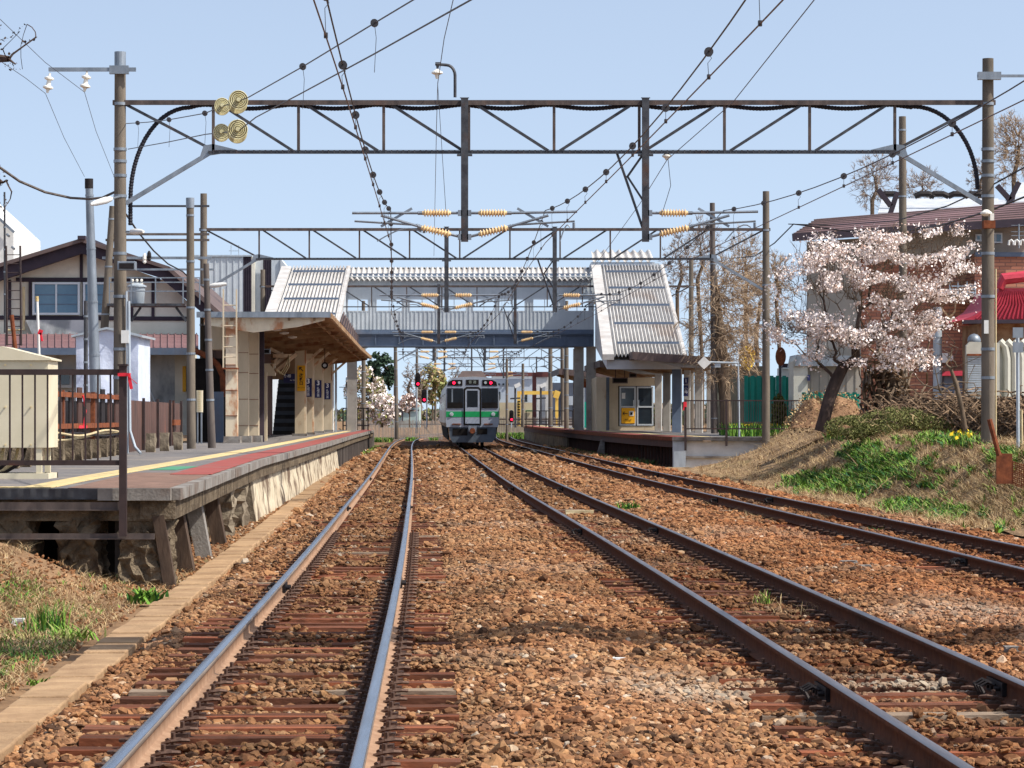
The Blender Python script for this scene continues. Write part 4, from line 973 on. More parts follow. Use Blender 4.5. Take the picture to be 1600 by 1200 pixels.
m = MB(); m.beam(P(60, 518, 59.9), P(66, 520, 59.9), .05, .1); m.beam(P(63, 520, 59.9), P(66, 533, 59.9), .05, .04); tag(m.build('red_ribbon', M['red_tape']), 'pink ribbon tied round the white marker post', 'ribbon')
m = MB(); m.tube([P(24, 546, 62), P(18, 492, 62)], .045, 8); tag(m.build('rusty_pipe', M['rust']), 'short rusty pipe leaning behind the beige cabinet', 'pipe')
# ladder mast at left
lm = thing('ladder_mast', 'tall thin dark ladder rising in front of the house roof', 'ladder', P(20, 535, 92))
for px in (9.5, 31.5):
    m = MB(); m.tube([P(px + 1.5, 540, 92), P(px, 384, 92)], .035, 6); m.build('stile', M['dark_steel'], lm)
for py in range(398, 540, 14):
    m = MB(); m.tube([P(10, py, 92), P(32, py, 92)], .014, 5); m.build('rung', M['dark_steel'], lm)
pole(7, 300, 8, 520, 93, .03, .04, 'thin antenna mast beside the dark ladder at the left edge', 'steel_dk')

# transformer platform between poles
tp = thing('transformer_platform', 'steel pole-mounted platform with railing and crossbars carrying a transformer', 'platform', P(240, 477, 92)); Y = 92
for (py, px0, px1, w_, mt_) in ((366, 176, 327, .07, 'pole_dk'), (375, 165, 327, .07, 'pole_dk'), (403, 160, 330, .08, 'galv'), (421, 200, 335, .06, 'galv'), (322, 200, 327, .06, 'steel_dk')):
    m = MB(); m.beam(P(px0, py, Y), P(px1, py, Y), .09, w_); m.build('cross_bar', M[mt_], tp)
m = MB(); a = P(170, 479, Y); b = P(292, 475, Y); m.box(a[0], b[0], Y - .5, Y + .7, a[2], b[2]); m.build('deck', M['steel_dk'], tp)
for py in (434, 441, 455):
    m = MB(); m.beam(P(171, py, Y - .45), P(312, py, Y - .45), .03, .035); m.build('rail', M['galv'], tp)
for px in (171, 205, 243, 286, 312):
    m = MB(); m.beam(P(px, 476, Y - .45), P(px, 433, Y - .45), .035, .035); m.build('upright', M['galv'], tp)
for (a, b) in (((205, 502), (220, 480)), ((291, 502), (275, 480))):
    m = MB(); m.beam(P(a[0], a[1], Y), P(b[0], b[1], Y), .07, .07); m.build('knee_brace', M['steel_dk'], tp)
tr = thing('transformer', 'pale grey drum transformer standing on the pole-mounted platform', 'transformer', P(214, 475, Y))
m = MB(); m.lathe([(0, .2), (.03, .22), (.5, .25), (.52, .29), (.56, .29), (.6, .2), (.64, .1)], P(214, 475, Y), P(214, 440, Y), 20); m.build('tank', M['galv_lt'], tr, smooth=True)
for px in (207, 214, 221):
    m = MB(); m.lathe([(0, .04), (.05, .06), (.08, .03), (.12, .05), (.16, .02)], P(px, 444, Y), P(px, 430, Y), 8); m.build('bushing', M['ins_w'], tr)
for k, (px, py) in enumerate(((226, 392), (233, 388))):
    m = MB(); m.lathe([(0, .02), (.04, .06), (.1, .05), (.14, .07), (.25, .06), (.32, .02)], P(px, py + 20, Y - .1), P(px, py, Y - .1), 10); tag(m.build('cutout_fuse', M['ins_w'] if k == 0 else M['black_iron']), ('white fuse hanging under the grey crossbar', 'black fuse hanging under the grey crossbar')[k], 'fuse')
# ------------------------------------------------------------ materials for buildings
M['corr'] = mat('pale_corrugated_sheet', S(198, 196, 192), S(170, 166, 162), 1.4, .75, stain=S(150, 126, 106), sscale=.5, samt=.45, sth=.58, sstretch=(1, .3, 1))
M['deckwall'] = mat('pale_blue_cladding', S(196, 202, 206), S(178, 186, 192), 1.5, .6, stain=S(150, 152, 152), sscale=.6, samt=.4, sth=.55, sstretch=(1, 1, .3))
M['girder'] = mat('slate_blue_girder', S(100, 114, 134), S(84, 98, 118), 1.5, .6, stain=S(120, 104, 96), sscale=.7, samt=.35, sth=.58, sstretch=(1, 1, .4))
M['frame_w'] = mat('aluminium_frame', S(196, 202, 206), None, rough=.4, metal=.3)
M['cream'] = mat('rusty_cream_paint', S(220, 206, 180), S(192, 176, 150), 1.6, .75, stain=S(168, 104, 60), sscale=2.2, samt=.85, sth=.50, stretch=(1, 1, .5))
M['cream_cl'] = mat('beige_column_paint', S(206, 190, 162), S(184, 168, 142), 1.6, .75, stain=S(150, 100, 62), sscale=1.6, samt=.6, sth=.6, stretch=(1, 1, .5))
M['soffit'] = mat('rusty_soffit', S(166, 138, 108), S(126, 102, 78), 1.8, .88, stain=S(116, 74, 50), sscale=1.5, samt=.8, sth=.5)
M['grey_col'] = mat('grey_column_paint', S(166, 160, 152), S(140, 136, 130), 1.6, .75, stain=S(126, 92, 70), sscale=1.2, samt=.6, sth=.6)
M['brown_fascia'] = mat('brown_fascia', S(104, 88, 84), S(84, 72, 70), 1.5, .7)
M['yellow_sign'] = mat('yellow_sign', S(236, 172, 30), None, rough=.5)
M['navy_sign'] = mat('navy_sign', S(36, 40, 84), None, rough=.5)
M['letter_w'] = mat('white_lettering', S(236, 236, 240), None, rough=.6)
M['letter_k'] = mat('black_lettering', S(30, 30, 30), None, rough=.6)
M['glass'] = mat('dark_glass', S(44, 54, 62), S(30, 36, 44), .8, .06, spec=.8)
M['train_glass'] = mat('train_black_glass', S(26, 32, 38), S(18, 22, 28), 1.2, .25, spec=.3)
M['step_grey'] = mat('worn_step', S(64, 66, 70), S(48, 50, 54), 2, .9)
M['glass_b'] = mat('blue_grey_glass', S(62, 100, 126), S(84, 120, 142), 1.0, .12, spec=.7)
M['stucco'] = mat('cream_stucco', S(224, 220, 204), S(208, 204, 188), 1.5, .9, stain=S(176, 176, 168), sscale=.7, samt=.4)
M['stucco_dirty'] = mat('stained_stucco', S(198, 200, 198), S(168, 172, 174), .9, .9, stain=S(112, 118, 120), sscale=.8, samt=.75, sth=.48, sstretch=(1, 1, .5))
M['timber_dk'] = mat('dark_timber_trim', S(62, 52, 62), S(48, 42, 52), 3, .8)
M['roof_br'] = mat('brown_metal_roof', S(132, 100, 100), S(108, 82, 84), 2, .6, stretch=(.2, 1, 1))
M['tarp'] = mat('white_tarpaulin', S(214, 222, 238), S(194, 204, 226), 1.2, .55, bump=1.5, bscale=3)
M['brick'] = None
def brick_mat():
    m = bpy.data.materials.new('red_brick'); m.use_nodes = True; t = m.node_tree; N = t.nodes; L = t.links; b = N['Principled BSDF']; b.inputs['Roughness'].default_value = .9
    tc = N.new('ShaderNodeTexCoord'); mp = N.new('ShaderNodeMapping'); mp.inputs['Rotation'].default_value = (R(90), 0, 0)
    br = N.new('ShaderNodeTexBrick'); br.inputs['Color1'].default_value = S(186, 128, 102); br.inputs['Color2'].default_value = S(164, 106, 84); br.inputs['Mortar'].default_value = S(130, 92, 80)
    br.inputs['Scale'].default_value = 1.0; br.inputs['Brick Width'].default_value = .42; br.inputs['Row Height'].default_value = .13; br.inputs['Mortar Size'].default_value = .018
    L.new(tc.outputs['Object'], mp.inputs[0]); L.new(mp.outputs[0], br.inputs[0]); L.new(br.outputs[0], b.inputs['Base Color']); return m
M['brick'] = brick_mat()

def corrugated(name, a, b, c, d, waves, amp, mt, parent, nv=2):
    """corrugated sheet: a,b top edge; d,c bottom edge; waves across a->b"""
    a, b, c, d = map(Vector, (a, b, c, d)); n = waves * 6
    nrm = (b - a).cross(d - a).normalized(); V = []
    for s in (0, .02):
        for i in range(n + 1):
            t = i / n; h = math.sin(i / 6 * 2 * math.pi) * amp
            for j in range(nv + 1):
                u = j / nv; p = (a + (b - a) * t) * (1 - u) + (d + (c - d) * t) * u
                V.append(p + nrm * (h - s))
    V = np.array([tuple(v) for v in V]); k = (n + 1) * (nv + 1)
    i = (np.arange(n)[:, None] * (nv + 1) + np.arange(nv)[None, :])
    f1 = np.stack([i, i + 1, i + nv + 2, i + nv + 1], -1).reshape(-1, 4); f2 = f1[:, ::-1] + k
    e = []
    for i in range(n):
        e.append((i * (nv + 1), (i + 1) * (nv + 1), (i + 1) * (nv + 1) + k, i * (nv + 1) + k)); e.append((i * (nv + 1) + nv, i * (nv + 1) + nv + k, (i + 1) * (nv + 1) + nv + k, (i + 1) * (nv + 1) + nv))
    return npmesh(name, V, np.concatenate([f1, f2, np.array(e)]), mt, parent=parent)
def ribbed(name, x0, x1, y, z0, z1, mt, parent, pitch=.2, d=.03, holes=()):
    """wall of vertical ribs facing the camera, with rectangular openings (x0,x1,z0,z1)"""
    m = MB(); xsx = sorted(set([x0, x1] + [h[0] for h in holes] + [h[1] for h in holes]))
    for a, b in zip(xsx[:-1], xsx[1:]):
        hz = [h for h in holes if h[0] <= a + 1e-6 and h[1] >= b - 1e-6]
        segs = [(z0, z1)] if not hz else [(z0, hz[0][2]), (hz[0][3], z1)]
        for (za, zb) in segs:
            if zb - za < .01: continue
            m.box(a, b, y, y + .08, za, zb)
            n = max(1, int(round((b - a) / pitch)))
            for k in range(n): xx = a + (b - a) * (k + .5) / n; m.box(xx - pitch * .12, xx + pitch * .12, y - d, y, za + .001, zb - .001)
    return m.build(name, mt, parent)

# ------------------------------------------------------------ footbridge
YB = 156.0; zb = lambda py, Y=YB: CAM + (650 - py) * Y / F; xb = lambda px, Y=YB: (px - 800) * Y / F
fbr = thing('footbridge', 'pale blue covered footbridge over the tracks with a corrugated roof', 'footbridge', (0, YB, 0))
wins = [(542, 576), (587, 629), (639, 680), (690, 729), (738, 774), (779, 821), (832, 870), (882, 921)]
hol = [(xb(a), xb(b), zb(487), zb(465)) for a, b in wins]
ribbed('front_wall', xb(535), xb(928), YB, zb(515), zb(432), M['deckwall'], fbr, .22, .03, hol)
hol2 = [(xb(a, 158.6) - .12, xb(b, 158.6) + .12, zb(489, 158.6), zb(462, 158.6)) for a, b in wins]
ribbed('back_wall', xb(535), xb(928), YB + 2.6, zb(515), zb(432), M['deckwall'], fbr, .4, .02, hol2)
for (x0, x1, z0, z1) in hol:
    m = MB(); f = .05
    m.box(x0, x1, YB - .02, YB + .1, z0, z0 + f); m.box(x0, x1, YB - .02, YB + .1, z1 - f * 2, z1); m.box(x0, x0 + f, YB - .02, YB + .1, z0 + f, z1 - f * 2); m.box(x1 - f, x1, YB - .02, YB + .1, z0 + f, z1 - f * 2); m.box((x0 + x1) / 2 - .02, (x0 + x1) / 2 + .02, YB, YB + .06, z0 + f, z1 - f * 2)
    m.build('window_frame', M['frame_w'], fbr)
m = MB(); m.box(xb(535), xb(928), YB - .05, YB + 2.7, zb(523), zb(515)); m.box(xb(535), xb(928), YB - .12, YB - .05, zb(522), zb(519)); m.build('floor_edge', M['girder'], fbr)
m = MB()
for dy in (.05, 2.4):
    m.box(xb(535), xb(928), YB + dy, YB + dy + .02, zb(540), zb(523)); m.box(xb(535), xb(928), YB + dy - .14, YB + dy + .16, zb(541.5), zb(540)); m.box(xb(535), xb(928), YB + dy - .12, YB + dy + .14, zb(524), zb(522.6))
m.box(xb(535), xb(928), YB + .3, YB + 2.2, zb(523) - .1, zb(523)); m.build('girder', M['girder'], fbr)
for k in range(11):
    x = xb(550 + k * 37); m = MB(); m.box(x - .03, x + .03, YB - .06, YB + .05, zb(539), zb(524)); m.build('girder_stiffener', M['girder'], fbr)
m = MB(); m.box(xb(535), xb(928), YB - .1, YB + 2.8, zb(433), zb(431)); m.build('ceiling_plate', M['frame_w'], fbr)
corrugated('roof_sheet', (xb(543), YB + 1.4, zb(417)), (xb(926), YB + 1.4, zb(417)), (xb(926), YB - .35, zb(438)), (xb(543), YB - .35, zb(438)), 46, .075, M['corr'], fbr)
corrugated('roof_sheet', (xb(543), YB + 1.4, zb(417)), (xb(926), YB + 1.4, zb(417)), (xb(926), YB + 3.1, zb(434)), (xb(543), YB + 3.1, zb(434)), 46, .075, M['corr'], fbr)
m = MB(); m.beam((xb(543), YB + .3, zb(428.5)), (xb(926), YB + .3, zb(428.5)), .06, .12); m.build('snow_bar', M['girder'], fbr)
# stair roofs
def stair(xt0, xt1, xb0, xb1, zt, zbt, yt, yb_, waves, nm):
    corrugated('stair_roof', (xt0 + .5, yt, zt), (xt1, yt, zt), (xb1, yb_, zbt), (xb0 + .5, yb_, zbt), waves, .085, M['corr'], fbr, 3)
    m = MB(); a = [(xt0, yt, zt + .06), (xt0 + .5, yt, zt + .06), (xb0 + .5, yb_, zbt + .06), (xb0, yb_, zbt + .06)]
    m.prism(a, (0, .02, -.25)); 
    m.prism([(xt1, yt, zt + .08), (xt1 + .14, yt, zt + .08), (xb1 + .14, yb_, zbt + .08), (xb1, yb_, zbt + .08)], (0, 0, -.25)); m.build('verge_sheet', M['corr'], fbr)
    for k in range(5):
        t = (k + .55) / 5; z = zt + (zbt - zt) * t + .16; y = yt + (yb_ - yt) * t; x0 = xt0 + (xb0 - xt0) * t + .7; x1 = xt1 + (xb1 - xt1) * t - .1
        m = MB(); m.beam((x0, y, z), (x1, y, z), .07, .1); m.build('snow_bar', M['girder'], fbr)
    m = MB()   # enclosed body under the roof
    m.hexa([(xt0 + .2, yt, zt - 4.2), (xt1 - .1, yt, zt - 4.2), (xb1 - .1, yb_ + .4, zbt - .6), (xb0 + .2, yb_ + .4, zbt - .6)], [(xt0 + .2, yt, zt - .32), (xt1 - .1, yt, zt - .32), (xb1 - .1, yb_ + .4, zbt - .2), (xb0 + .2, yb_ + .4, zbt - .2)]); m.build('stair_body', M['deckwall'], fbr)
stair(4.13, 7.75, 4.02, 7.6, zb(416), 4.28, 155.6, 132.4, 19, 'r')
stair(-12.0, -8.55, -11.45, -8.0, zb(418), 4.95, 155.6, 133, 17, 'l')
# raised hall over the right stair head, upper sheet piece over the left one
m = MB(); m.box(xb(923, 157), xb(1030, 157), 157, 161, zb(470), zb(410)); m.build('stair_hall', M['deckwall'], fbr)
corrugated('hall_roof', (xb(924, 160), 160, zb(386)), (xb(1016, 160), 160, zb(386)), (xb(1022, 156.5), 156.5, zb(407)), (xb(926, 156.5), 156.5, zb(407)), 8, .09, M['corr'], fbr)
m = MB(); m.box(xb(924), xb(1024), 156.6, 160, zb(414), zb(408.5)); m.build('hall_fascia', M['frame_w'], fbr)
m = MB(); m.box(xb(425, 157), xb(440, 157), 156.6, 159, zb(480), zb(405)); m.prism([P(438, 480, 156.5), P(452, 480, 156.5), P(452, 422, 156.5), P(438, 404, 156.5)], (0, 2.4, 0)); m.build('stair_hall', M['deckwall'], fbr)
for k, px in enumerate((549, 905, 924)):
    m = MB(); m.box(xb(px) - .25, xb(px) + .25, YB + .4, YB + .9, -.3 if k == 1 and False else PH - .3, zb(541)); m.build('bridge_pier', M['grey_col'], fbr)
# dark clad tower behind the left canopy
tw = thing('station_building', 'tall ribbed pale and dark clad building behind the left canopy roof', 'building', P(370, 560, 166)); Y = 166
ribbed('pale_cladding', P(322, 0, Y)[0], P(380, 0, Y)[0], Y, .6, zb(401, Y), M['deckwall'], tw, .35, .03)
ribbed('dark_cladding', P(380, 0, Y)[0], P(393, 0, Y)[0], Y, .6, zb(401, Y), M['timber_dk'], tw, .12, .03)
m = MB(); m.box(P(393, 0, Y)[0], P(398, 0, Y)[0], Y, Y + .3, .6, zb(401, Y)); m.build('cream_strip', M['stucco'], tw)
ribbed('dark_cladding', P(411, 0, Y)[0], P(425, 0, Y)[0], Y, .6, zb(404, Y), M['timber_dk'], tw, .12, .03)
m = MB(); m.box(P(322, 0, Y)[0], P(425, 0, Y)[0], Y + .31, Y + 6, .6, zb(402, Y)); m.build('core', M['deckwall'], tw)
m = MB(); m.box(P(300, 0, Y)[0], P(394, 0, Y)[0], Y - .1, Y + 6, zb(401, Y), zb(398.5, Y)); m.build('parapet', M['galv_lt'], tw)
m = MB()
for px in (361, 373): m.beam(P(px, 402, Y + 2), P(px, 383, Y + 2), .05, .05)
m.beam(P(357, 392, Y + 2), P(373, 392, Y + 2), .04, .04); m.build('roof_ladder', M['galv_lt'], tw)

# ------------------------------------------------------------ left canopy
cn = thing('platform_canopy', 'rusty beige canopy roof over the left platform on a row of broad columns', 'canopy', (-8, 100, PH))
Yn, Yfar = 88.0, 152.0; zr = 4.52
ysc = [88, 92, 97, 103, 110, 118, 126, 134, 143, 152]
ce = lambda y: float(pedge(y)) + .12
cbk = lambda y: float(pb(y)) + .55
m = MB(); strip(m, ysc, cbk, ce, zr, zr + .1); m.build('roof_deck', M['soffit'], cn)
m = MB(); m.box(cbk(88) - .1, ce(88) + .03, 87.9, 87.995, zr - .02, zr + .15); m.build('front_fascia', M['galv'], cn)
m = MB()
for a, b in zip(ysc[:-1], ysc[1:]):
    n = int((b - a) / .55)
    for k in range(n):
        t = (k + .5) / n; y = a + (b - a) * t; m.box(ce(y) - .05, ce(y) + .05, y - .17, y + .17, zr - .03, zr + .12)
m.build('roof_edge_teeth', M['soffit'], cn)
for k, y in enumerate([88.1, 93, 98, 103, 108, 113, 118.5, 124, 129, 134, 139, 144, 150.5]):
    x1 = ce(y) - .15; xm = x1 - 2.1; x0 = cbk(y) + .1
    m = MB(); th = .42 if k == 0 else .3
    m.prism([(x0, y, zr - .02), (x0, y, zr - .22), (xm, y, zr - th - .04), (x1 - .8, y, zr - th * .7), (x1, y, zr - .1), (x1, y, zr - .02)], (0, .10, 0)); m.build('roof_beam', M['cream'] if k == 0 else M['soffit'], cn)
for u in (.45, 1.2, 2.9, 3.6):
    m = MB()
    for a, b in zip(ysc[:-1], ysc[1:]): m.beam((ce(a) - u, a, zr - .06), (ce(b) - u, b, zr - .06), .07, .1)
    m.build('purlin', M['soffit'], cn)
Yc = (119.5, 128, 139, 150.8)
for k, y in enumerate(Yc):
    xc = float(pedge(y)) - 2.05; m = MB(); m.box(xc - .19, xc + .19, y - .12, y + .12, PH + .1, zr - .25)
    m.build('column', M['cream_cl'], cn); m = MB(); m.box(xc - .3, xc + .3, y - .2, y + .2, PH, PH + .1); m.build('column_base', M['slab'], cn)
    m = MB(); m.beam((xc + .1, y + .06, zr - .9), (xc + .9, y + .06, zr - .2), .1, .1); m.build('bracket', M['cream'], cn)
    m = MB(); m.box(xc + .191, xc + .25, y - .1, y + .1, PH + .1, zr - .3); m.build('lit_side_strip', M['cream'], cn)  # paler strip painting the sunlit right side of the column
# front ladder column and boxed panels
xL = lambda px, Y: (px - 800) * Y / F
m = MB(); m.box(xL(353, 88.3), xL(371, 88.3), 88.2, 88.6, PH + .15, zr - .3); m.build('front_column', M['cream'], cn)
for zz_ in (1.6, 2.35, 3.1): 
    m = MB(); m.box(xL(352.6, 88.3), xL(371.4, 88.3), 88.17, 88.2, zz_, zz_ + .02); m.build('panel_joint', M['rust'], cn)
m = MB(); rough_block(m, xL(350, 88.2), xL(376, 88.2), 88.0, 88.8, PH - .01, PH + .2, .01, 5, n=3, nz=2); m.build('footing', M['slab'], cn)
for (p0, p1, Y_) in ((372, 388, 90), (389, 404, 92)):
    m = MB(); m.box(xL(p0, Y_), xL(p1, Y_), Y_, Y_ + .3, PH + .2, zr - .35); m.build('boxed_panel', M['cream_cl'], cn)
    m = MB(); m.box(xL(p0, Y_) - .02, xL(p1, Y_) + .1, Y_ - .1, Y_ + .5, PH, PH + .2); m.build('footing', M['slab'], cn)
    for zz_ in (1.3, 2.1, 2.9, 3.5): 
        m = MB(); m.box(xL(p0, Y_), xL(p1, Y_), Y_ - .012, Y_, zz_, zz_ + .015); m.build('panel_joint', M['rust'], cn)
m = MB(); m.box(xL(404, 92), xL(411, 92), 92.3, 92.5, PH, zr - .3); m.build('gap_shade', M['timber_dk'], cn)  # dark strip painted in for the shaded gap beside the panels
m = MB(); m.box(xL(411, 96), xL(417, 96), 96, 96.2, PH, 3.0); m.build('thin_post', M['cream_cl'], cn)
# back wall of the canopy and the stair flight seen inside
m = MB(); strip(m, [92.6, 105, 118, 126], lambda y: cbk(y) - .15, cbk, PH, zr - .02); m.build('back_wall', M['brown_board'], cn)
for k in range(16):
    m = MB(); y = 127 + k * .32; x0 = float(pb(y)) + .5; m.box(x0, xL(466, 127), y, y + .3, PH, PH + .17 * (k + 1)); m.build('stair_step', M['step_grey'] if k % 2 else M['dark'], cn)
m = MB(); m.box(xL(420, 126), xL(470, 126), 126.2, 126.5, 3.15, zr - .05); m.build('stair_lintel', M['soffit'], cn)
m = MB(); m.box(xL(421, 126.6), xL(425, 126.6), 126.1, 126.6, PH, 3.3); m.build('stair_jamb', M['cream_cl'], cn)
# ladder
ld = thing('ladder', 'cream steel ladder fixed to the front column of the left canopy', 'ladder', P(360, 575, 87.6))
for px in (349, 369.5):
    m = MB(); m.box(xL(px, 87.7) - .02, xL(px, 87.7) + .02, 87.66, 87.72, zb(576, 87.7), zb(452, 87.7)); m.build('stile', M['cream_cl'], ld)
for py in (477, 509, 526, 542, 558):
    m = MB(); m.tube([P(349, py, 87.7), P(369.5, py, 87.7)], .016, 6); m.build('rung', M['cream_cl'], ld)
m = MB(); m.box(xL(348, 87.7), xL(371, 87.7), 87.6, 88.18, zb(577, 87.7), zb(574.5, 87.7)); m.build('foot_plate', M['rust'], ld)
# hanging things under the canopy
dv = thing('display_screen', 'dark display screen hanging under the left canopy roof', 'screen', P(412, 550, 96))
m = MB(); a = P(406, 553, 96); b = P(422, 545, 96); m.box(a[0], b[0], 96, 96.2, a[2], b[2]); m.build('housing', M['galv'], dv); m = MB(); m.box(a[0] + .03, b[0] - .03, 95.98, 95.998, a[2] + .03, b[2] - .03); m.build('screen', M['dark'], dv)
hb = thing('cable_box', 'beige box with loose cables hanging from braces under the left canopy', 'box', P(418, 580, 98))
m = MB(); a = P(409, 587, 98); b = P(430, 568, 98); m.box(a[0], b[0], 98, 98.3, a[2], b[2]); m.build('housing', M['cream_cl'], hb)
for (pa, pb2) in (((424, 572), (446, 556)), ((430, 580), (462, 553)), ((426, 566), (440, 552)), ((420, 545), (440, 555)), ((425, 556), (460, 556))):
    m = MB(); m.beam(P(pa[0], pa[1], 98), P(pb2[0], pb2[1], 98.6), .12, .12); m.build('brace', M['soffit'], hb)
for k in range(3):
    m = MB(); m.tube([P(430, 575, 98), P(438 + 3 * k, 584 + k, 98), P(446 + 3 * k, 572, 98), P(452, 556 - k, 98.4)], .018, 5); m.build('loose_cable', M['cable'], hb)
for k, (px, py, Y_) in enumerate(((432, 525, 93), (444, 533, 97), (457, 540, 102))):
    m = MB(); m.lathe([(0, .05), (.02, .16), (.07, .15), (.09, .05)], (P(px, py, Y_)[0], Y_, zr - .18), (P(px, py, Y_)[0], Y_, zr - .3), 14)
    tag(m.build('ceiling_lamp', M['white'], smooth=True), ('nearest of three round lamps on the canopy soffit', 'middle one of three round lamps on the canopy soffit', 'farthest of three round lamps on the canopy soffit')[k], 'lamp')
ck = thing('station_clock', 'small round black clock hanging from the left canopy', 'clock', P(507, 570, 122))
m = MB(); c = Vector(P(507.5, 571, 122)); m.cyl(c + Vector((0, -.06, 0)), c + Vector((0, .06, 0)), .14, 18); m.build('case', M['black_iron'], ck); m = MB(); m.cyl(c + Vector((0, -.075, 0)), c + Vector((0, -.061, 0)), .07, 16); m.build('dial', M['frame_w'], ck); m = MB(); m.tube([c + Vector((0, 0, .12)), c + Vector((0, 0, .75))], .015, 6); m.build('stem', M['black_iron'], ck)
# signs on the columns
ys_ = thing('exit_sign', 'tall yellow ticket gate sign with a black arrow on the nearest canopy column', 'sign', P(470, 590, 119.3)); Yq = 119.36
a = P(464.5, 611, Yq); b = P(477, 571, Yq); m = MB(); m.box(a[0], b[0], Yq - .02, Yq, a[2], b[2]); m.build('board', M['yellow_sign'], ys_)
cxp = (a[0] + b[0]) / 2
text(['改', '札', '口'], .165, P(470.8, 593, Yq - .025), M['letter_k'], ys_, vertical=True, line=.95, bold=.004)
m = MB(); p0 = Vector((cxp + .08, Yq - .03, P(0, 580, Yq)[2])); p1_ = Vector((cxp - .07, Yq - .03, P(0, 574, Yq)[2])); m.beam(p0, p1_, .03, .03); m.beam(p1_, p1_ + Vector((.1, 0, 0)), .03, .03); m.beam(p1_, p1_ + Vector((0, 0, -.1)), .03, .03); m.build('arrow', M['letter_k'], ys_)
text('出口・きっぷ', .05, P(470.8, 605.5, Yq - .025), M['letter_k'], ys_)
for k, y in enumerate((128, 139, 150.8)):
    xc = float(pedge(y)) - 2.05; Yq = y - .125; top = (591, 594, 598.5)[k]; bot = (620, 621.5, 624)[k]; zt_ = CAM + (650 - top) * Yq / F; zb_ = CAM + (650 - bot) * Yq / F; zm_ = zt_ - (zt_ - zb_) * .34
    s = thing('track_sign', ('first blue number 3 sign behind the yellow sign column', 'second blue number 3 sign in the row of canopy columns', 'third and smallest blue number 3 sign in the row of columns')[k], 'sign', (xc, Yq, zb_), 'blue platform number signs on the canopy columns')
    m = MB(); m.box(xc - .14, xc + .17, Yq - .02, Yq, zm_ + .01, zt_); m.box(xc - .14, xc + .17, Yq - .02, Yq, zb_, zm_ - .01); m.box(xc - .13, xc + .16, Yq - .01, Yq, zm_ - .01, zm_ + .01); m.build('board', M['navy_sign'], s)
    text('3', .3, (xc + .015, Yq - .025, (zt_ + zm_) / 2), M['letter_w'], s, bold=.006)
    text(['札', '幌', '方', '面'], .125, (xc + .015, Yq - .025, (zb_ + zm_) / 2), M['letter_w'], s, vertical=True, line=.9)
ns = thing('station_name_board', 'dark blue station board hanging above the stair entrance', 'sign', P(455, 591, 125.9)); Yq = 125.9
a = P(443, 598, Yq); b = P(466, 584, Yq); m = MB(); m.box(a[0], b[0], Yq, Yq + .05, a[2], b[2]); m.build('board', M['navy_sign'], ns); text('小樽', .16, P(449, 588, Yq - .01), M['letter_w'], ns); text('for Otaru', .08, P(459, 594, Yq - .01), M['letter_w'], ns)
dp = thing('downpipe', 'pale grey rain pipe standing at the end of the canopy column row', 'pipe', P(524.5, 677, 152)); m = MB(); m.box(P(523, 0, 152)[0], P(526.5, 0, 152)[0], 152, 152.12, PH, 4.6); m.build('pipe', M['galv_lt'], dp); m = MB(); m.tube([(P(520.5, 0, 152)[0], 151.9, PH), (P(520.5, 0, 152)[0], 151.9, 4.4)], .05, 8); m.build('side_pipe', M['white'], dp)
ps = thing('lattice_screen', 'dark purple lattice screen standing on the outer edge of the canopy roof', 'screen', (-7, 130, 4.7))
qa = [P(530, 505, 125), P(535, 490, 126), P(557, 524, 150), P(557, 537, 150)]
m = MB(); m.prism(qa, (.05, 0, 0)); m.build('panel', M['timber_dk'], ps); m = MB()
for t in np.linspace(0, 1, 10): a = Vector(qa[1]).lerp(Vector(qa[2]), t); b = Vector(qa[0]).lerp(Vector(qa[3]), t); m.beam(a + Vector((.07, 0, .03)), b + Vector((.07, 0, 0)), .04, .12)
m.build('slat', M['brown_fascia'], ps)
# small things left of the canopy: number 7 plate, air conditioner, dark sheets
n7 = thing('number_plate', 'white plate with a black 7 on the dark wall left of the canopy', 'sign', P(328, 601, 86)); a = P(323, 606, 86); b = P(332.5, 595, 86); m = MB(); m.box(a[0], b[0], 86, 86.03, a[2], b[2]); m.build('board', M['white'], n7); text('7', .19, P(328, 600.6, 85.98), M['letter_k'], n7)
ac = thing('air_conditioner', 'beige louvred air conditioner unit between the slender poles', 'air conditioner', P(311, 645, 86)); m = MB(); a = P(307, 644, 86); b = P(315, 610, 86); m.box(a[0], b[0], 86, 86.4, a[2], b[2]); m.build('housing', M['cabinet'], ac); m = MB()
for k in range(12): zz_ = a[2] + .05 + k * .05; m.box(a[0] + .03, b[0] - .03, 85.97, 85.998, zz_, zz_ + .02)
m.build('louvre', M['cable'], ac)['kind'] = 'stuff'
m = MB()
for px in (308, 314): m.box(P(px - 1, 0, 86)[0], P(px + 1, 0, 86)[0], 86.1, 86.2, PH, a[2])
m.build('leg', M['galv'], ac)
sh = thing('lean_to', 'dark lean-to shed with a brown curved gutter left of the canopy', 'shed', P(330, 690, 92)); m = MB(); a = P(300, 690, 92); b = P(350, 560, 92); m.box(a[0], b[0], 92, 95, PH, b[2]); m.build('wall', M['dark'], sh)
m = MB(); m.box(P(328, 0, 91)[0], P(349, 0, 91)[0], 91, 91.1, PH, P(0, 612, 91)[2]); m.build('blue_sheet', M['girder'], sh)
m = MB(); m.box(P(318, 0, 90)[0], P(350, 0, 90)[0], 90.8, 92, P(0, 545, 90)[2], P(0, 508, 90)[2]); m.build('gable_box', M['cream_cl'], sh)
m = MB(); m.tube([P(300, 546, 91.5), P(325, 557, 91.5), P(340, 570, 91.5), P(348, 588, 91.5), P(349, 620, 91.5)], .09, 8); m.build('gutter', M['rust'], sh)

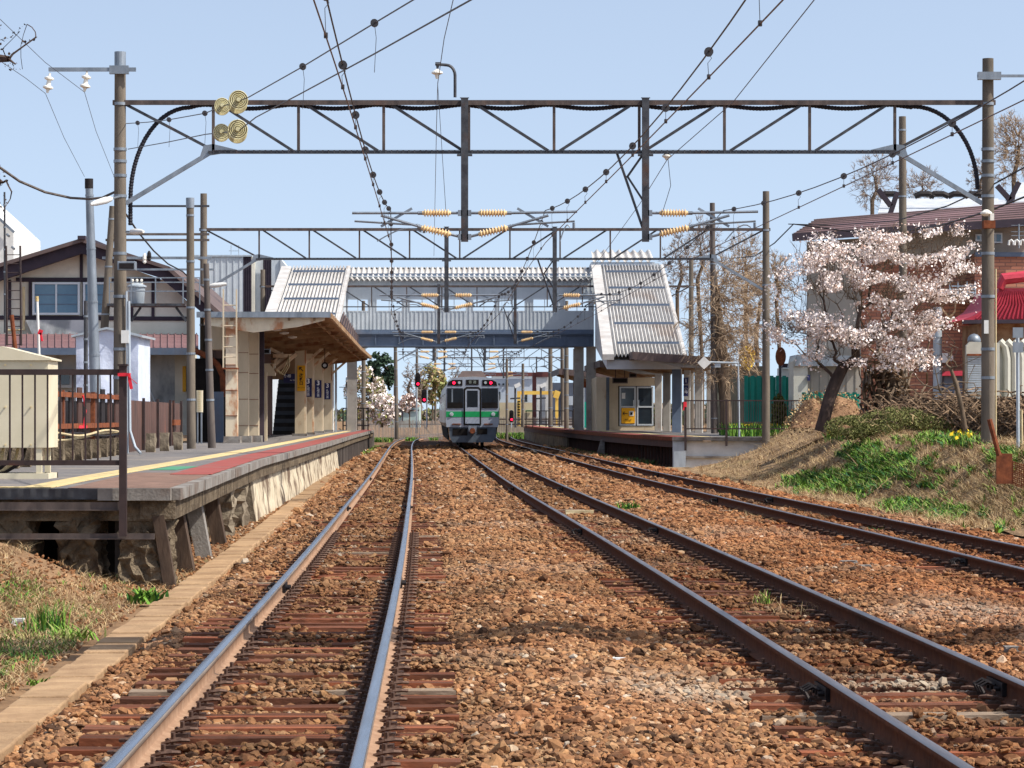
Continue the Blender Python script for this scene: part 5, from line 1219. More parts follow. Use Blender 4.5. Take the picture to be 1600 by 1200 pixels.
# ------------------------------------------------------------ right canopies and waiting room
def canopy2(ya, yb_, x0a, x1a, x0b, x1b, z, label, cols):
    t = thing('platform_canopy', label, 'canopy', ((x0a + x1a) / 2, ya, PH2), 'brown canopies over the right platform')
    dr = -.28
    m = MB(); m.hexa([(x0a, ya, z - .02), (x1a, ya, z - .02 + dr), (x1b, yb_, z - .02 + dr), (x0b, yb_, z - .02)], [(x0a, ya, z + .08), (x1a, ya, z + .08 + dr), (x1b, yb_, z + .08 + dr), (x0b, yb_, z + .08)]); m.build('roof_deck', M['soffit'], t)
    m = MB(); m.hexa([(x0a - .03, ya - .06, z - .22), (x1a, ya - .06, z - .22 + dr), (x1a, ya - .005, z - .22 + dr), (x0a - .03, ya - .005, z - .22)], [(x0a - .03, ya - .06, z + .13), (x1a, ya - .06, z + .13 + dr), (x1a, ya - .005, z + .13 + dr), (x0a - .03, ya - .005, z + .13)]); m.build('front_fascia', M['brown_fascia'], t)
    m = MB(); m.hexa([(x0a - .09, ya - .06, z - .2), (x0a - .035, ya - .06, z - .2), (x0b - .035, yb_, z - .2), (x0b - .09, yb_, z - .2)], [(x0a - .09, ya - .06, z + .14), (x0a - .035, ya - .06, z + .14), (x0b - .035, yb_, z + .14), (x0b - .09, yb_, z + .14)]); m.build('side_fascia', M['brown_fascia'], t)
    n = max(3, int((yb_ - ya) / 3))
    for k in range(n + 1):
        q = k / n; y = ya + .1 + (yb_ - ya - .3) * q; a = x0a + (x0b - x0a) * q; b = x1a + (x1b - x1a) * q
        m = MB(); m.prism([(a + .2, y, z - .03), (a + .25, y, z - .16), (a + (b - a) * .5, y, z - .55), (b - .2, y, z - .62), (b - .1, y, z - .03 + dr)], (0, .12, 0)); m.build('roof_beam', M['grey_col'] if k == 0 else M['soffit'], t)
    for (cx, cy, w, mt_) in cols:
        m = MB(); x = (cx - 800) * cy / F; m.box(x - w, x + w, cy - .15, cy + .15, PH2, z - .45); m.build('column', M[mt_], t)
        m = MB(); m.box(x + w + .002, x + w + .05, cy - .12, cy + .12, PH2, z - .47); m.build('lit_side_strip', M['white'], t)  # white strip standing for the bright sunward side of each column
    return t
canopy2(130, 148, 5.33, 9.3, 5.1, 8.9, 4.27, 'nearest and highest brown canopy on the right platform', [(1110, 136, .17, 'grey_col'), (1091, 133, .16, 'grey_col'), (1073, 139, .13, 'grey_col'), (1057, 136, .2, 'girder'), (1041, 146, .16, 'grey_col')])
canopy2(150, 168, 4.5, 8.2, 4.15, 7.6, 4.27, 'middle brown canopy above the waiting room door', [(1028, 153, .16, 'grey_col'), (1012, 160, .14, 'grey_col')])
canopy2(172, 184, 2.8, 6.3, 2.5, 5.9, 4.2, 'farthest and lowest brown canopy on the right platform', [(948, 176, .35, 'grey_col'), (958, 180, .2, 'grey_col')])
wr = thing('waiting_room', 'waiting room with glass double doors under the right canopies', 'building', P(980, 672, 155.5)); Yw = 155.5
zw = lambda py: CAM + (650 - py) * Yw / F; xw = lambda px: (px - 800) * Yw / F
m = MB(); m.box(xw(940), xw(966), Yw, Yw + .15, PH2, zw(590)); m.box(xw(966), xw(1023), Yw, Yw + .15, zw(603), zw(590)); m.box(xw(966), xw(1023), Yw, Yw + .15, PH2, zw(666)); m.build('front_wall', M['cream_cl'], wr)
m = MB(); m.box(xw(925), xw(939.5), Yw - 8, Yw + 6, PH2, zw(592)); m.build('side_wall', M['cream_cl'], wr)
m = MB(); m.box(xw(938), xw(951), Yw - 1.2, Yw - .3, PH2, zw(590)); m.build('blue_column', M['girder'], wr)
m = MB(); m.box(xw(966), xw(1023), Yw + 4, Yw + 4.2, PH2, zw(590)); m.build('back_wall', M['dark'], wr)
for (pa, pb2) in ((968, 993.5), (995, 1021)):
    m = MB(); f = .07
    for (u0, u1, v0, v1) in ((pa, pa + 2.4, 665, 604), (pb2 - 2.4, pb2, 665, 604)): m.box(xw(u0), xw(u1), Yw - .03, Yw + .05, zw(v0), zw(v1))
    for v in (604, 634.5, 662.5): m.box(xw(pa + 2.4), xw(pb2 - 2.4), Yw - .03, Yw + .05, zw(v + 2.4), zw(v))
    d = m.build('door', M['frame_w'], wr)
    m = MB(); m.box(xw(pa + 2.4), xw(pb2 - 2.4), Yw, Yw + .02, zw(662.5), zw(606.4)); m.build('pane', M['glass'], d)
    m = MB(); hx = pb2 - 3.5 if pa < 990 else pa + 3; m.tube([P(hx, 636, Yw - .1), P(hx, 625, Yw - .1)], .02, 6); m.build('handle', M['frame_w'], d)
po = thing('notice', 'yellow notice with a left arrow on the lower pane of the waiting room door', 'poster', P(981, 661, Yw - .06))
m = MB(); m.box(xw(971), xw(992), Yw - .06, Yw - .045, zw(661.5), zw(637.5)); m.build('sheet', M['yellow_sign'], po)
m = MB(); a = Vector(P(973.5, 646, Yw - .08)); m.beam(a, a + Vector((.24, 0, 0)), .02, .03); m.beam(a, a + Vector((.09, 0, .09)), .02, .03); m.beam(a, a + Vector((.09, 0, -.09)), .02, .03); m.build('arrow', M['letter_k'], po)
m = MB(); a = P(983, 650, Yw - .07); m.box(a[0], a[0] + .24, Yw - .075, Yw - .062, a[2], a[2] + .26); m.build('picture', M['white'], po); m = MB(); m.box(a[0] + .06, a[0] + .18, Yw - .085, Yw - .076, a[2] + .06, a[2] + .2); m.build('train_symbol', M['letter_k'], po)
text('のりば', .12, P(981.5, 656, Yw - .08), M['letter_k'], po)
m = MB(); m.box(xw(971.5), xw(977), Yw - .06, Yw - .045, zw(623), zw(614)); tag(m.build('paper_notice', M['white']), 'small white paper notice on the upper door pane', 'poster')
s1 = thing('track_sign', 'blue number 1 sign on a column of the right platform', 'sign', P(1072, 618, 138.7)); Yq = 138.7
m = MB(); a = P(1068, 619, Yq); b = P(1075.5, 602, Yq); m.box(a[0], b[0], Yq, Yq + .03, a[2], b[2]); a2 = P(1068, 600.5, Yq); b2 = P(1075.5, 590, Yq); m.box(a2[0], b2[0], Yq, Yq + .03, a2[2], b2[2]); m.build('board', M['navy_sign'], s1); text('1', .25, P(1071.8, 595, Yq - .02), M['letter_w'], s1); text(['小', '樽'], .16, P(1071.8, 610, Yq - .02), M['letter_w'], s1, vertical=True)
for (nm, p0, p1_, Yq, lb, cat, mt_) in (('display_screen', (983, 590), (995, 583), 151, 'small dark display hanging under the middle right canopy', 'screen', 'dark'), ('display_screen', (957, 599), (981, 590), 152, 'wide dark departure display above the waiting room door', 'screen', 'dark'), ('hanging_sign', (902, 606), (924, 594), 178, 'ochre board hanging under the farthest right canopy', 'sign', 'rust')):
    t = thing(nm, lb, cat, P(p0[0], p0[1], Yq)); a = P(p0[0], p0[1], Yq); b = P(p1_[0], p1_[1], Yq); m = MB(); m.box(a[0], b[0], Yq, Yq + .3, a[2], b[2]); m.build('housing', M['brown_fascia'], t); m = MB(); m.box(a[0] + .05, b[0] - .05, Yq - .03, Yq - .002, a[2] + .05, b[2] - .05); m.build('face', M[mt_], t); m = MB()
    for q in (.2, .8): x = a[0] + (b[0] - a[0]) * q; m.beam((x, Yq + .1, b[2]), (x, Yq + .1, 4.1), .04, .04)
    m.build('hanger', M['dark_steel'], t)
ck2 = thing('station_clock', 'small round dark clock under the farthest right canopy', 'clock', P(922, 608, 176)); m = MB(); c = Vector(P(922, 608, 176)); m.cyl(c - Vector((0, .06, 0)), c + Vector((0, .06, 0)), .13, 16); m.build('case', M['black_iron'], ck2)
mr = thing('diamond_marker', 'white diamond marker on a bent galvanised pipe before the right canopy', 'marker', P(1155, 683, 107.4)); Yq = 107.4
m = MB(); m.tube([P(1155, 684, Yq), P(1154, 600, Yq), P(1153.5, 567, Yq), P(1104, 566, Yq)], .038, 8); m.build('pipe', M['galv_lt'], mr, smooth=False); m = MB(); m.prism([P(1090, 567, Yq - .08), P(1100, 556.5, Yq - .08), P(1111, 567, Yq - .08), P(1100, 577, Yq - .08)], (0, .03, 0)); m.build('diamond_plate', M['white'], mr)
m = MB(); a = P(1117, 574, Yq); b = P(1126, 568, Yq); m.box(a[0], b[0], Yq, Yq + .1, a[2], b[2]); m.build('lamp_box', M['galv_lt'], mr)

# ------------------------------------------------------------ train
M['steel_body'] = mat('ribbed_stainless', S(150, 148, 146), S(128, 126, 126), 3, .38, .55, stretch=(1, .1, 3), stain=S(120, 104, 88), sscale=2, samt=.4)
M['mask_w'] = mat('train_front_paint', S(158, 166, 178), S(146, 154, 166), 2, .4)
M['green_b'] = mat('green_band', S(24, 148, 84), None, rough=.4)
M['skirt'] = mat('dark_grey_skirt', S(84, 94, 106), S(70, 80, 90), 3, .6)
M['tail'] = mat('red_tail_lamp', (1.0, .01, .05, 1), None, rough=.3, emit=2.2)
M['lampglass'] = mat('headlamp_glass', S(170, 178, 178), None, rough=.1)
def train_car(k, y0, y1, label):
    t = thing('train_car', label, 'train', (float(c2(y0)), y0, 0), 'coupled cars of the parked train')
    prof = [(-1.30, 1.04), (-1.395, 1.25), (-1.40, 1.9), (-1.38, 2.6), (-1.28, 3.2), (-1.1, 3.42), (-.7, 3.56), (0, 3.62), (.7, 3.56), (1.1, 3.42), (1.28, 3.2), (1.38, 2.6), (1.40, 1.9), (1.395, 1.25), (1.30, 1.04)]
    yy = [y0, y0 + .25, y0 + .9] + list(np.linspace(y0 + 2.5, y1, 9)); V = []
    for i, y in enumerate(yy):
        sc = (.955, .985, 1, 1)[min(i, 3)] if k == 0 else 1
        for (u, z) in prof: V.append(off(c2, y, u * sc, 1.04 + (z - 1.04) * (1 if sc == 1 else (.985 if i == 0 else .995))))
    n = len(prof); i = np.arange(len(yy) - 1)[:, None] * n + np.arange(n - 1)[None, :]
    m = MB(); m.add(V, [tuple(f) for f in np.stack([i, i + 1, i + n + 1, i + n], -1).reshape(-1, 4)] + [tuple(range(n)), tuple(reversed([(len(yy) - 1) * n + j for j in range(n)]))]); m.build('body', M['steel_body'], t)
    m = MB()
    for s in (-1, 1):
        for y in np.arange(y0 + .5, y1 - .5, 1.5):
            m.hexa([off(c2, y, s * 1.18, .35), off(c2, y + 1.49, s * 1.18, .35), off(c2, y + 1.49, s * 1.14, .35), off(c2, y, s * 1.14, .35)], [off(c2, y, s * 1.28, 1.04), off(c2, y + 1.49, s * 1.28, 1.04), off(c2, y + 1.49, s * 1.2, 1.04), off(c2, y, s * 1.2, 1.04)])
    m.build('side_skirt', M['dark'], t)
    for w_ in range(9):
        y = y0 + 2.2 + w_ * 2.0
        if y + 1.3 > y1: break
        for s in (-1, 1):
            m = MB(); a = 1.402
            m.hexa([off(c2, y, s * a, 1.95), off(c2, y + 1.3, s * a, 1.95), off(c2, y + 1.3, s * (a - .03), 1.95), off(c2, y, s * (a - .03), 1.95)], [off(c2, y, s * (a - .03), 2.75), off(c2, y + 1.3, s * (a - .03), 2.75), off(c2, y + 1.3, s * (a - .08), 2.75), off(c2, y, s * (a - .08), 2.75)]); m.build('window', M['glass'], t)
    return t
Yt = 150.5
cars = [train_car(0, Yt, Yt + 19.5, 'front car of the parked train, its green striped end with two red lamps'),
        train_car(1, Yt + 20.2, Yt + 40, 'second train car, mostly hidden behind the front car'),
        train_car(2, Yt + 40.7, Yt + 60, 'last train car, barely seen behind the others')]
tc = cars[0]; tx = float(c2(Yt)); h0 = heading(c2, Yt)
def tl(u, z, d=0.0): return off(c2, Yt - d, u, z)
def face(name, poly, mt_, d0, d1, parent=None):
    a = [tl(u, z, d0) for u, z in poly]; b = [tl(u, z, d1) for u, z in poly]; k = len(poly); m = MB()
    m.add(b + a, [tuple(range(k)), tuple(reversed(range(k, 2 * k)))] + [((i + 1) % k, i, k + i, k + (i + 1) % k) for i in range(k)]); return m.build(name, M[mt_], parent or tc)
def rect(u0, u1, z0, z1): return [(u0, z0), (u1, z0), (u1, z1), (u0, z1)]
face('front_mask', [(-1.30, 1.04), (1.30, 1.04), (1.33, 1.3), (1.33, 3.1), (1.22, 3.38), (1.0, 3.5), (.55, 3.56), (-.55, 3.56), (-1.0, 3.5), (-1.22, 3.38), (-1.33, 3.1), (-1.33, 1.3)], 'mask_w', 0, .12)
face('windscreen', rect(-1.27, -.47, 2.02, 3.0), 'train_glass', .121, .15); face('windscreen', rect(.47, 1.29, 2.02, 3.0), 'train_glass', .121, .15)
face('green_band', rect(-1.325, -.44, 1.55, 1.83), 'green_b', .121, .132); face('green_band', rect(.44, 1.325, 1.55, 1.83), 'green_b', .121, .132)
face('door_seal', [(-.44, 1.14), (.44, 1.14), (.44, 2.96), (.3, 3.07), (-.3, 3.07), (-.44, 2.96)], 'dark', .121, .17)
dr_ = face('gangway_door', [(-.36, 1.22), (.36, 1.22), (.36, 2.88), (.28, 2.96), (-.28, 2.96), (-.36, 2.88)], 'mask_w', .171, .19)
face('pane', rect(-.27, .27, 2.05, 2.88), 'train_glass', .191, .197, dr_); face('green_band', rect(-.36, .36, 1.55, 1.83), 'green_b', .191, .197, dr_)
face('lamp_housing', [(-1.25, 3.13), (-.5, 3.13), (-.5, 3.42), (-1.0, 3.42), (-1.2, 3.32)], 'dark', .121, .14); face('lamp_housing', [(.5, 3.13), (1.25, 3.13), (1.2, 3.32), (1.0, 3.42), (.5, 3.42)], 'dark', .121, .14)
ds = face('destination_panel', rect(-.32, .32, 3.17, 3.43), 'dark', .121, .14)
text('普 通', .17, tl(0, 3.3, .15), mat('dim_display', S(150, 160, 150), None), ds)
def disc(name, u, z, r, mt_, d=.14):
    m = MB(); m.cyl(tl(u, z, d), tl(u, z, d + .03), r, 16); return m.build(name, M[mt_], tc)
face('window_post', rect(-1.05, -.98, 2.3, 2.95), 'galv', .151, .156); face('wiper', [(-.8, 2.04), (-.77, 2.04), (-.55, 2.5), (-.58, 2.5)], 'dark', .151, .165); face('wiper', [(.85, 2.04), (.88, 2.04), (1.1, 2.5), (1.07, 2.5)], 'dark', .151, .165); face('window_base', rect(-1.27, -.47, 2.0, 2.28), 'dark', .151, .155); face('window_base', rect(.47, 1.29, 2.0, 2.28), 'dark', .151, .155)
for s in (-1, 1):
    disc('tail_lamp', s * .93, 3.27, .075, 'tail'); disc('marker_lamp', s * .66, 3.28, .07, 'lampglass'); disc('headlight', s * 1.05, 1.69, .10, 'frame_w', .132); disc('headlight_glass', s * 1.05, 1.69, .06, 'lampglass', .163)
    face('step', rect(s * .8 - .22, s * .8 + .22, 1.17, 1.22), 'rust', .121, .2)
face('front_skirt', [(-1.15, .55), (-1.0, .27), (1.0, .27), (1.18, .5), (1.2, 1.04), (-1.2, 1.04)], 'skirt', -.1, .1)
face('skirt_gap', rect(-1.0, -.25, .62, .98), 'dark', .101, .12); face('skirt_gap', rect(.25, .75, .68, .98), 'dark', .101, .12)
face('coupler', [(-.18, .8), (.18, .8), (.22, 1.1), (-.22, 1.1)], 'galv', .121, .5); m = MB(); m.cyl(tl(0, .86, .3), tl(0, .86, .62), .14, 12); m.build('coupler_head', M['rust'], tc)
rw = MB(); rw.hexa([tl(-.78, 3.5, -.3), tl(.78, 3.5, -.3), tl(.78, 3.5, -4), tl(-.78, 3.5, -4)], [tl(-.5, 3.88, -.5), tl(.5, 3.88, -.5), tl(.5, 3.88, -3.8), tl(-.5, 3.88, -3.8)]); rw.build('roof_unit', M['brown_fascia'], tc)
m = MB()
for y in (2.4, 4.6, 15, 17.2):
    for s in (-1, 1): m.cyl(tl(s * .5, .43, -y), tl(s * .62, .43, -y), .43, 24)
m.build('wheelset', M['black_iron'], tc)['kind'] = 'stuff'
m = MB(); m.box(tx - .9, tx + .9, Yt + 1.2, Yt + 18, .3, 1.03); m.build('underframe', M['dark'], tc)
# ------------------------------------------------------------ houses on the left
def wallq(name, pts, th, mt_, parent):   # polygon in the x-z plane given as pixels at a distance
    Y = pts[0]; poly = [P(a, b, Y) for a, b in pts[1:]]; m = MB(); m.prism(poly, (0, th, 0)); return m.build(name, mt_, parent)
hs = thing('house', 'cream house with a dark wide gable roof and half timbered wall', 'house', P(150, 640, 100))
wallq('gable_wall', [100, (-40, 600), (300, 600), (300, 480), (262, 440), (127, 392), (30, 430), (-40, 450)], .3, M['stucco'], hs)
for (a, b) in (((-40, 496), (300, 498)), ((25, 437), (250, 437))):
    m = MB(); m.beam(P(a[0], a[1], 99.97), P(b[0], b[1], 99.97), .05, .14); m.build('timber', M['timber_dk'], hs)
for px, t_, b_ in ((127, 392, 437), (15, 437, 496), (47, 437, 496), (131, 437, 496), (166, 437, 496), (206, 437, 497), (239, 437, 497)):
    m = MB(); m.beam(P(px, t_, 99.96), P(px, b_, 99.96), .10, .05, up=(0, 1, 0)); m.build('timber', M['timber_dk'], hs)
for (x0, x1) in ((51, 125), (130, 168)):
    m = MB(); a = P(x0, 492, 99.9); b = P(x1, 441, 99.9); f = .07
    m.box(a[0], b[0], 99.84, 99.95, a[2], a[2] + f); m.box(a[0], b[0], 99.84, 99.95, b[2] - f, b[2]); m.box(a[0], a[0] + f, 99.84, 99.95, a[2] + f, b[2] - f); m.box(b[0] - f, b[0], 99.84, 99.95, a[2] + f, b[2] - f)
    xm = (a[0] + b[0]) / 2; m.box(xm - .03, xm + .03, 99.86, 99.94, a[2] + f, b[2] - f); w_ = m.build('window', M['frame_w'], hs)
    m = MB(); m.box(a[0] + f, b[0] - f, 99.9, 99.92, a[2] + f, b[2] - f); m.build('pane', M['glass_b'], w_)
    m = MB()
    for q in (.33, .62): zq = a[2] + (b[2] - a[2]) * q; m.box(a[0] + f, b[0] - f, 99.88, 99.899, zq - .012, zq + .012)
    m.build('guard_bar', M['girder'], w_)
for (pts) in ([(127, 374), (-60, 432), (-60, 458), (127, 396)], [(127, 374), (262, 418), (345, 492), (322, 494), (250, 434), (127, 396)]):
    m = MB(); m.prism([P(a, b, 99.2) for a, b in pts], (0, .28, 0)); m.build('bargeboard', M['timber_dk'], hs)
for (pts) in ([(127, 372), (-62, 430), (-62, 436), (127, 378)], [(127, 372), (264, 416), (264, 422), (127, 378)], [(264, 416), (352, 494), (344, 496), (262, 422)]):
    m = MB(); m.prism([P(a, b, 99.0) for a, b in pts], (0, 11, 0)); m.build('roof', M['brown_fascia'], hs)
m = MB(); m.beam(P(127, 371, 98.9), (P(127, 371, 98.9)[0], 110, P(127, 371, 98.9)[2]), .25, .12); m.build('ridge_cap', M['timber_dk'], hs)
m = MB(); m.tube([P(37, 448, 99.8), P(37, 515, 99.8), P(10, 516, 99.8)], .05, 8); m.build('drain_pipe', M['cable'], hs)
m = MB(); m.prism([P(40, 500, 99.7), P(140, 500, 99.7), P(140, 522, 99.7), P(50, 522, 99.7)], (0, .2, 0)); m.build('wall_panel', M['stucco_dirty'], hs)
an = thing('house_annex', 'low annex with a brown metal roof and grey stained walls beside the platform fence', 'house', P(200, 640, 96))
m = MB(); m.hexa([P(-60, 547, 94.5), P(310, 547, 94.5), P(310, 524, 99.6), P(-60, 524, 99.6)], [P(-60, 545, 94.5), P(310, 545, 94.5), P(308, 522, 99.6), P(-60, 522, 99.6)]); m.build('roof', M['roof_br'], an)
m = MB()
for px in range(-56, 312, 11): m.beam(P(px, 544.2, 94.5), P(px, 521.4, 99.6), .04, .05)
m.build('roof_seam', M['roof_br'], an)['kind'] = 'stuff'
m = MB(); m.beam(P(-60, 549, 94.4), P(310, 549, 94.4), .08, .22); m.build('eave_board', M['girder'], an)
wallq('front_wall', [96, (-60, 660), (273, 660), (273, 549), (-60, 549)], .25, M['stucco_dirty'], an)
m = MB(); m.prism([P(273.2, 680, 95.9), P(292, 680, 95.9), P(292, 549, 95.9), P(273.2, 549, 95.9)], (0, 3, 0)); m.build('lit_corner_wall', M['stucco'], an)  # sunlit side, its light put into a paler stucco
m = MB(); m.prism([P(285, 612, 95.8), P(290.5, 612, 95.8), P(290.5, 572, 95.8), P(285, 572, 95.8)], (0, .08, 0)); m.build('yellow_strip', M['yellow_sign'], an)
m = MB(); a = P(76, 606, 95.8); b = P(114, 580, 95.8); m.box(a[0], b[0], 95.7, 95.99, a[2], b[2]); w_ = m.build('window', M['stucco_dirty'], an); m = MB(); m.box(a[0] + .1, b[0] - .1, 95.66, 95.699, a[2] + .1, b[2] - .05); m.build('pane', M['glass'], w_)
for (a_) in ([(222, 660), (222, 592), (218, 588)], [(229, 600), (232, 602), (248, 640)]):
    m = MB(); m.tube([P(x, y, 95.6) for x, y in a_], .035, 6); m.build('wall_pipe', M['galv_lt'], an)
tb = thing('tarpaulin_shed', 'small structure wrapped in wrinkled white tarpaulin behind the left poles', 'shed', P(168, 660, 84))
x0, x1 = P(119, 0, 84)[0], P(216, 0, 84)[0]; zt0, zt1 = P(0, 524, 84)[2], P(0, 514, 84)[2]
V = []; nx, nz = 40, 26
for (ya, sgn) in ((84, 1),):
    for i in range(nx + 1):
        for j in range(nz + 1):
            x = x0 + (x1 - x0) * i / nx; t = j / nz; zt_ = zt0 + (zt1 - zt0) * (1 - abs(2 * i / nx - 1)) ; z = .6 + (zt_ - .6) * t
            V.append((x, ya + (float(vn(x * 2, z * .6, .8, 3)) - .5) * .22, z))
i = np.arange(nx)[:, None] * (nz + 1) + np.arange(nz)[None, :]
npmesh('front_sheet', V, np.stack([i, i + nz + 1, i + nz + 2, i + 1], -1).reshape(-1, 4), M['tarp'], parent=tb, smooth=True)
m = MB(); m.box(x0 + .03, x1 - .03, 84.2, 87, .6, zt0 - .04); m.build('side_sheet', M['tarp'], tb)
m = MB(); m.prism([(x0 - .12, 83.85, zt0), ((x0 + x1) / 2, 83.85, zt1 + .05), (x1 + .12, 83.85, zt0), (x1 + .12, 83.85, zt0 - .06), ((x0 + x1) / 2, 83.85, zt1 - .01), (x0 - .12, 83.85, zt0 - .06)], (0, 3.2, 0)); m.build('roof', M['galv_lt'], tb)
wb = thing('apartment_block', 'white plastered block rising at the far left edge behind the dark roof', 'building', P(-20, 640, 140))
m = MB(); m.prism([P(-90, 600, 140), P(21, 600, 140), P(21, 362, 140), P(0, 342, 140), P(-90, 260, 140)], (0, 8, 0)); m.build('wall', M['white'], wb)
m = MB(); m.beam(P(-90, 259, 139.8), P(22, 363, 139.8), .1, .12); m.build('parapet', M['galv'], wb)
for (px, py) in ((11, 366), (19, 386)): 
    m = MB(); m.tube([P(px, py, 139.6), P(px + 3, py + 3, 139.4)], .06, 8); m.build('vent_pipe', M['galv'], wb)
lw = thing('boundary_wall', 'dark brown slatted boundary wall beside the railway behind the left platform', 'wall', (-11, 60, .5))
m = MB(); m.hexa([(-9.6, 40, .3), (-9.5, 40, .3), (-10.9, 92, .3), (-11, 92, .3)], [(-9.6, 40, 1.9), (-9.5, 40, 1.9), (-10.9, 92, 1.9), (-11, 92, 1.9)]); m.build('panel', M['brown_board'], lw)
m = MB()
for k in range(60): y = 40 + k * .86; x = -9.48 - 1.4 * k / 60; m.box(x, x + .03, y, y + .5, .35, 1.95)
m.build('slat', M['black_iron'], lw)['kind'] = 'stuff'

# ------------------------------------------------------------ buildings on the right
M['wall_beige'] = mat('beige_render', S(160, 154, 144), S(142, 138, 130), 1.2, .9)
M['red_roof'] = mat('red_tile_roof', S(196, 62, 78), S(168, 46, 62), 4, .5, stretch=(1, 6, 1))
M['kw'] = mat('container_cream', S(196, 196, 184), S(176, 176, 164), 1.4, .6, stain=S(160, 130, 98), sscale=.8, samt=.4, sth=.58)
M['green_sheet'] = mat('green_corrugated_plastic', S(20, 150, 128), S(10, 128, 108), 2, .45)
M['grey_roof'] = mat('grey_metal_roof', S(196, 200, 204), S(170, 174, 180), 2, .5)
bh = thing('brick_building', 'red brick building with a beige top storey under a long brown roof', 'building', P(1450, 640, 112)); Y = 112
wallq('side_wall', [112, (1262, 660), (1345, 660), (1345, 372), (1262, 378)], .4, M['wall_beige'], bh)
wallq('upper_wall', [112, (1345.2, 404), (1640, 404), (1640, 335), (1345.2, 360)], .4, M['wall_beige'], bh)
wallq('brick_wall', [112.3, (1345.2, 660), (1523, 660), (1523, 404), (1345.2, 404)], .4, M['brick'], bh)
wallq('brick_wall', [111, (1523.2, 660), (1640, 660), (1640, 396), (1523.2, 396)], 1.6, M['brick'], bh)
m = MB(); m.hexa([P(1240, 371, 110.5), P(1640, 345, 110.5), P(1640, 318, 119), P(1276, 346, 119)], [P(1238, 366, 110.5), P(1640, 340, 110.5), P(1640, 313, 119), P(1276, 342, 119)]); m.build('roof', M['roof_br'], bh)
m = MB()
for k in range(8):
    q = k / 8; a = Vector(P(1240, 366, 110.5)).lerp(Vector(P(1276, 342, 119)), q); b = Vector(P(1640, 340, 110.5)).lerp(Vector(P(1640, 313, 119)), q); m.beam(a + Vector((0, 0, .03)), b + Vector((0, 0, .03)), .05, .05)
m.build('roof_seam', M['brown_fascia'], bh)
m = MB(); m.beam(P(1238, 371, 110.4), P(1640, 345, 110.4), .1, .28); m.build('eave_board', M['timber_dk'], bh)
m = MB(); m.prism([P(1523, 401, 110.9), P(1640, 401, 110.9), P(1640, 394, 110.9), P(1523, 394, 110.9)], (0, .2, 0)); m.build('blue_flashing', M['girder'], bh)
for (x0, x1, y0, y1) in ((1303, 1332, 395, 381), (1524, 1540, 377, 366), (1545, 1566, 380, 364)):
    m = MB(); a = P(x0, y0, 111.9); b = P(x1, y1, 111.9); m.box(a[0], b[0], 111.85, 111.99, a[2], b[2]); w_ = m.build('window', M['frame_w'], bh); m = MB(); f = .06; xm = (a[0] + b[0]) / 2; m.box(a[0] + f, xm - f / 2, 111.82, 111.849, a[2] + f, b[2] - f); m.box(xm + f / 2, b[0] - f, 111.82, 111.849, a[2] + f, b[2] - f); m.build('pane', M['glass_b'], w_)
m = MB(); a = P(1436, 580, 112.2); b = P(1447, 545, 112.2); m.box(a[0], b[0], 112.1, 112.29, a[2], b[2]); w_ = m.build('window', M['frame_w'], bh); m = MB(); m.box(a[0] + .06, b[0] - .06, 112.06, 112.099, a[2] + .06, b[2] - .06); m.build('pane', M['glass_b'], w_)
m = MB()
for py in (447, 452, 457): m.beam(P(1484, py, 111), P(1524, py, 111), .04, .05)
for px in (1484, 1497, 1511, 1524): m.beam(P(px, 461, 111), P(px, 440, 111), .05, .05)
a = P(1482, 464, 111); b = P(1527, 461, 111); m.box(a[0], b[0], 110.5, 112, a[2], b[2]); m.build('balcony', M['galv_lt'], bh)
for (x0, x1, y0, y1) in ((1477, 1487, 566, 551), (1488, 1495, 563, 555)):
    m = MB(); a = P(x0, y0, 111); b = P(x1, y1, 111); m.box(a[0], b[0], 111.9, 112.28, a[2], b[2]); m.build('outdoor_unit', M['white'], bh)
m = MB(); a = P(1475, 640, 111.5); b = P(1505, 588, 111.5); m.box(a[0], b[0], 111.4, 112.2, a[2], b[2]); w_ = m.build('porch', M['girder'], bh)
m = MB(); m.prism([P(1470, 587, 111), P(1510, 587, 111), P(1507, 579, 111), P(1480, 580, 111)], (0, .9, 0)); m.build('porch_roof', M['red_roof'], bh)
for k in range(3):
    m = MB(); x = 1579 + k * 9; m.tube([P(x - 3, 383, 110), P(x - 2, 377, 110), P(x + 1, 375, 110), P(x + 4, 378, 110), P(x + 5, 383, 110)], .045, 6); m.build('roof_vent', M['white'], bh)
m = MB(); m.tube([P(1592, 388, 110.3), P(1592, 350, 110.3)], .03, 6)
for py in (352, 362, 368): m.beam(P(1580, py, 110.3), P(1604, py, 110.3), .02, .02)
m.build('antenna', M['galv'], bh)
gb = thing('metal_clad_building', 'low grey ribbed building with a rounded corner behind the cherry trunk', 'building', P(1290, 640, 109)); Y = 109
ribbed('wall', P(1262, 0, Y)[0], P(1345, 0, Y)[0], Y, .8, P(0, 572, Y)[2], M['wall_beige'], gb, .3, .03)
m = MB(); m.prism([P(1240, 640, Y - .3), P(1262, 640, Y - .3), P(1262, 558, Y - .3), P(1246, 555, Y - .3), P(1240, 564, Y - .3)], (0, 2, 0)); m.build('end_wall', M['kw'], gb)
m = MB(); m.prism([P(1242, 572, Y - .4), P(1346, 572, Y - .4), P(1346, 556, Y - .4), P(1246, 554, Y - .4)], (0, 3, 0)); m.build('roof', M['galv'], gb)
m = MB(); a = P(1260, 595, Y); b = P(1264, 586, Y); m.box(a[0], b[0], Y - .42, Y - .31, a[2], b[2]); m.build('blue_plate', M['navy_sign'], gb)
kh = thing('temple_building', 'temple hall with a curved red tile roof behind the container', 'building', P(1570, 620, 96)); Y = 96
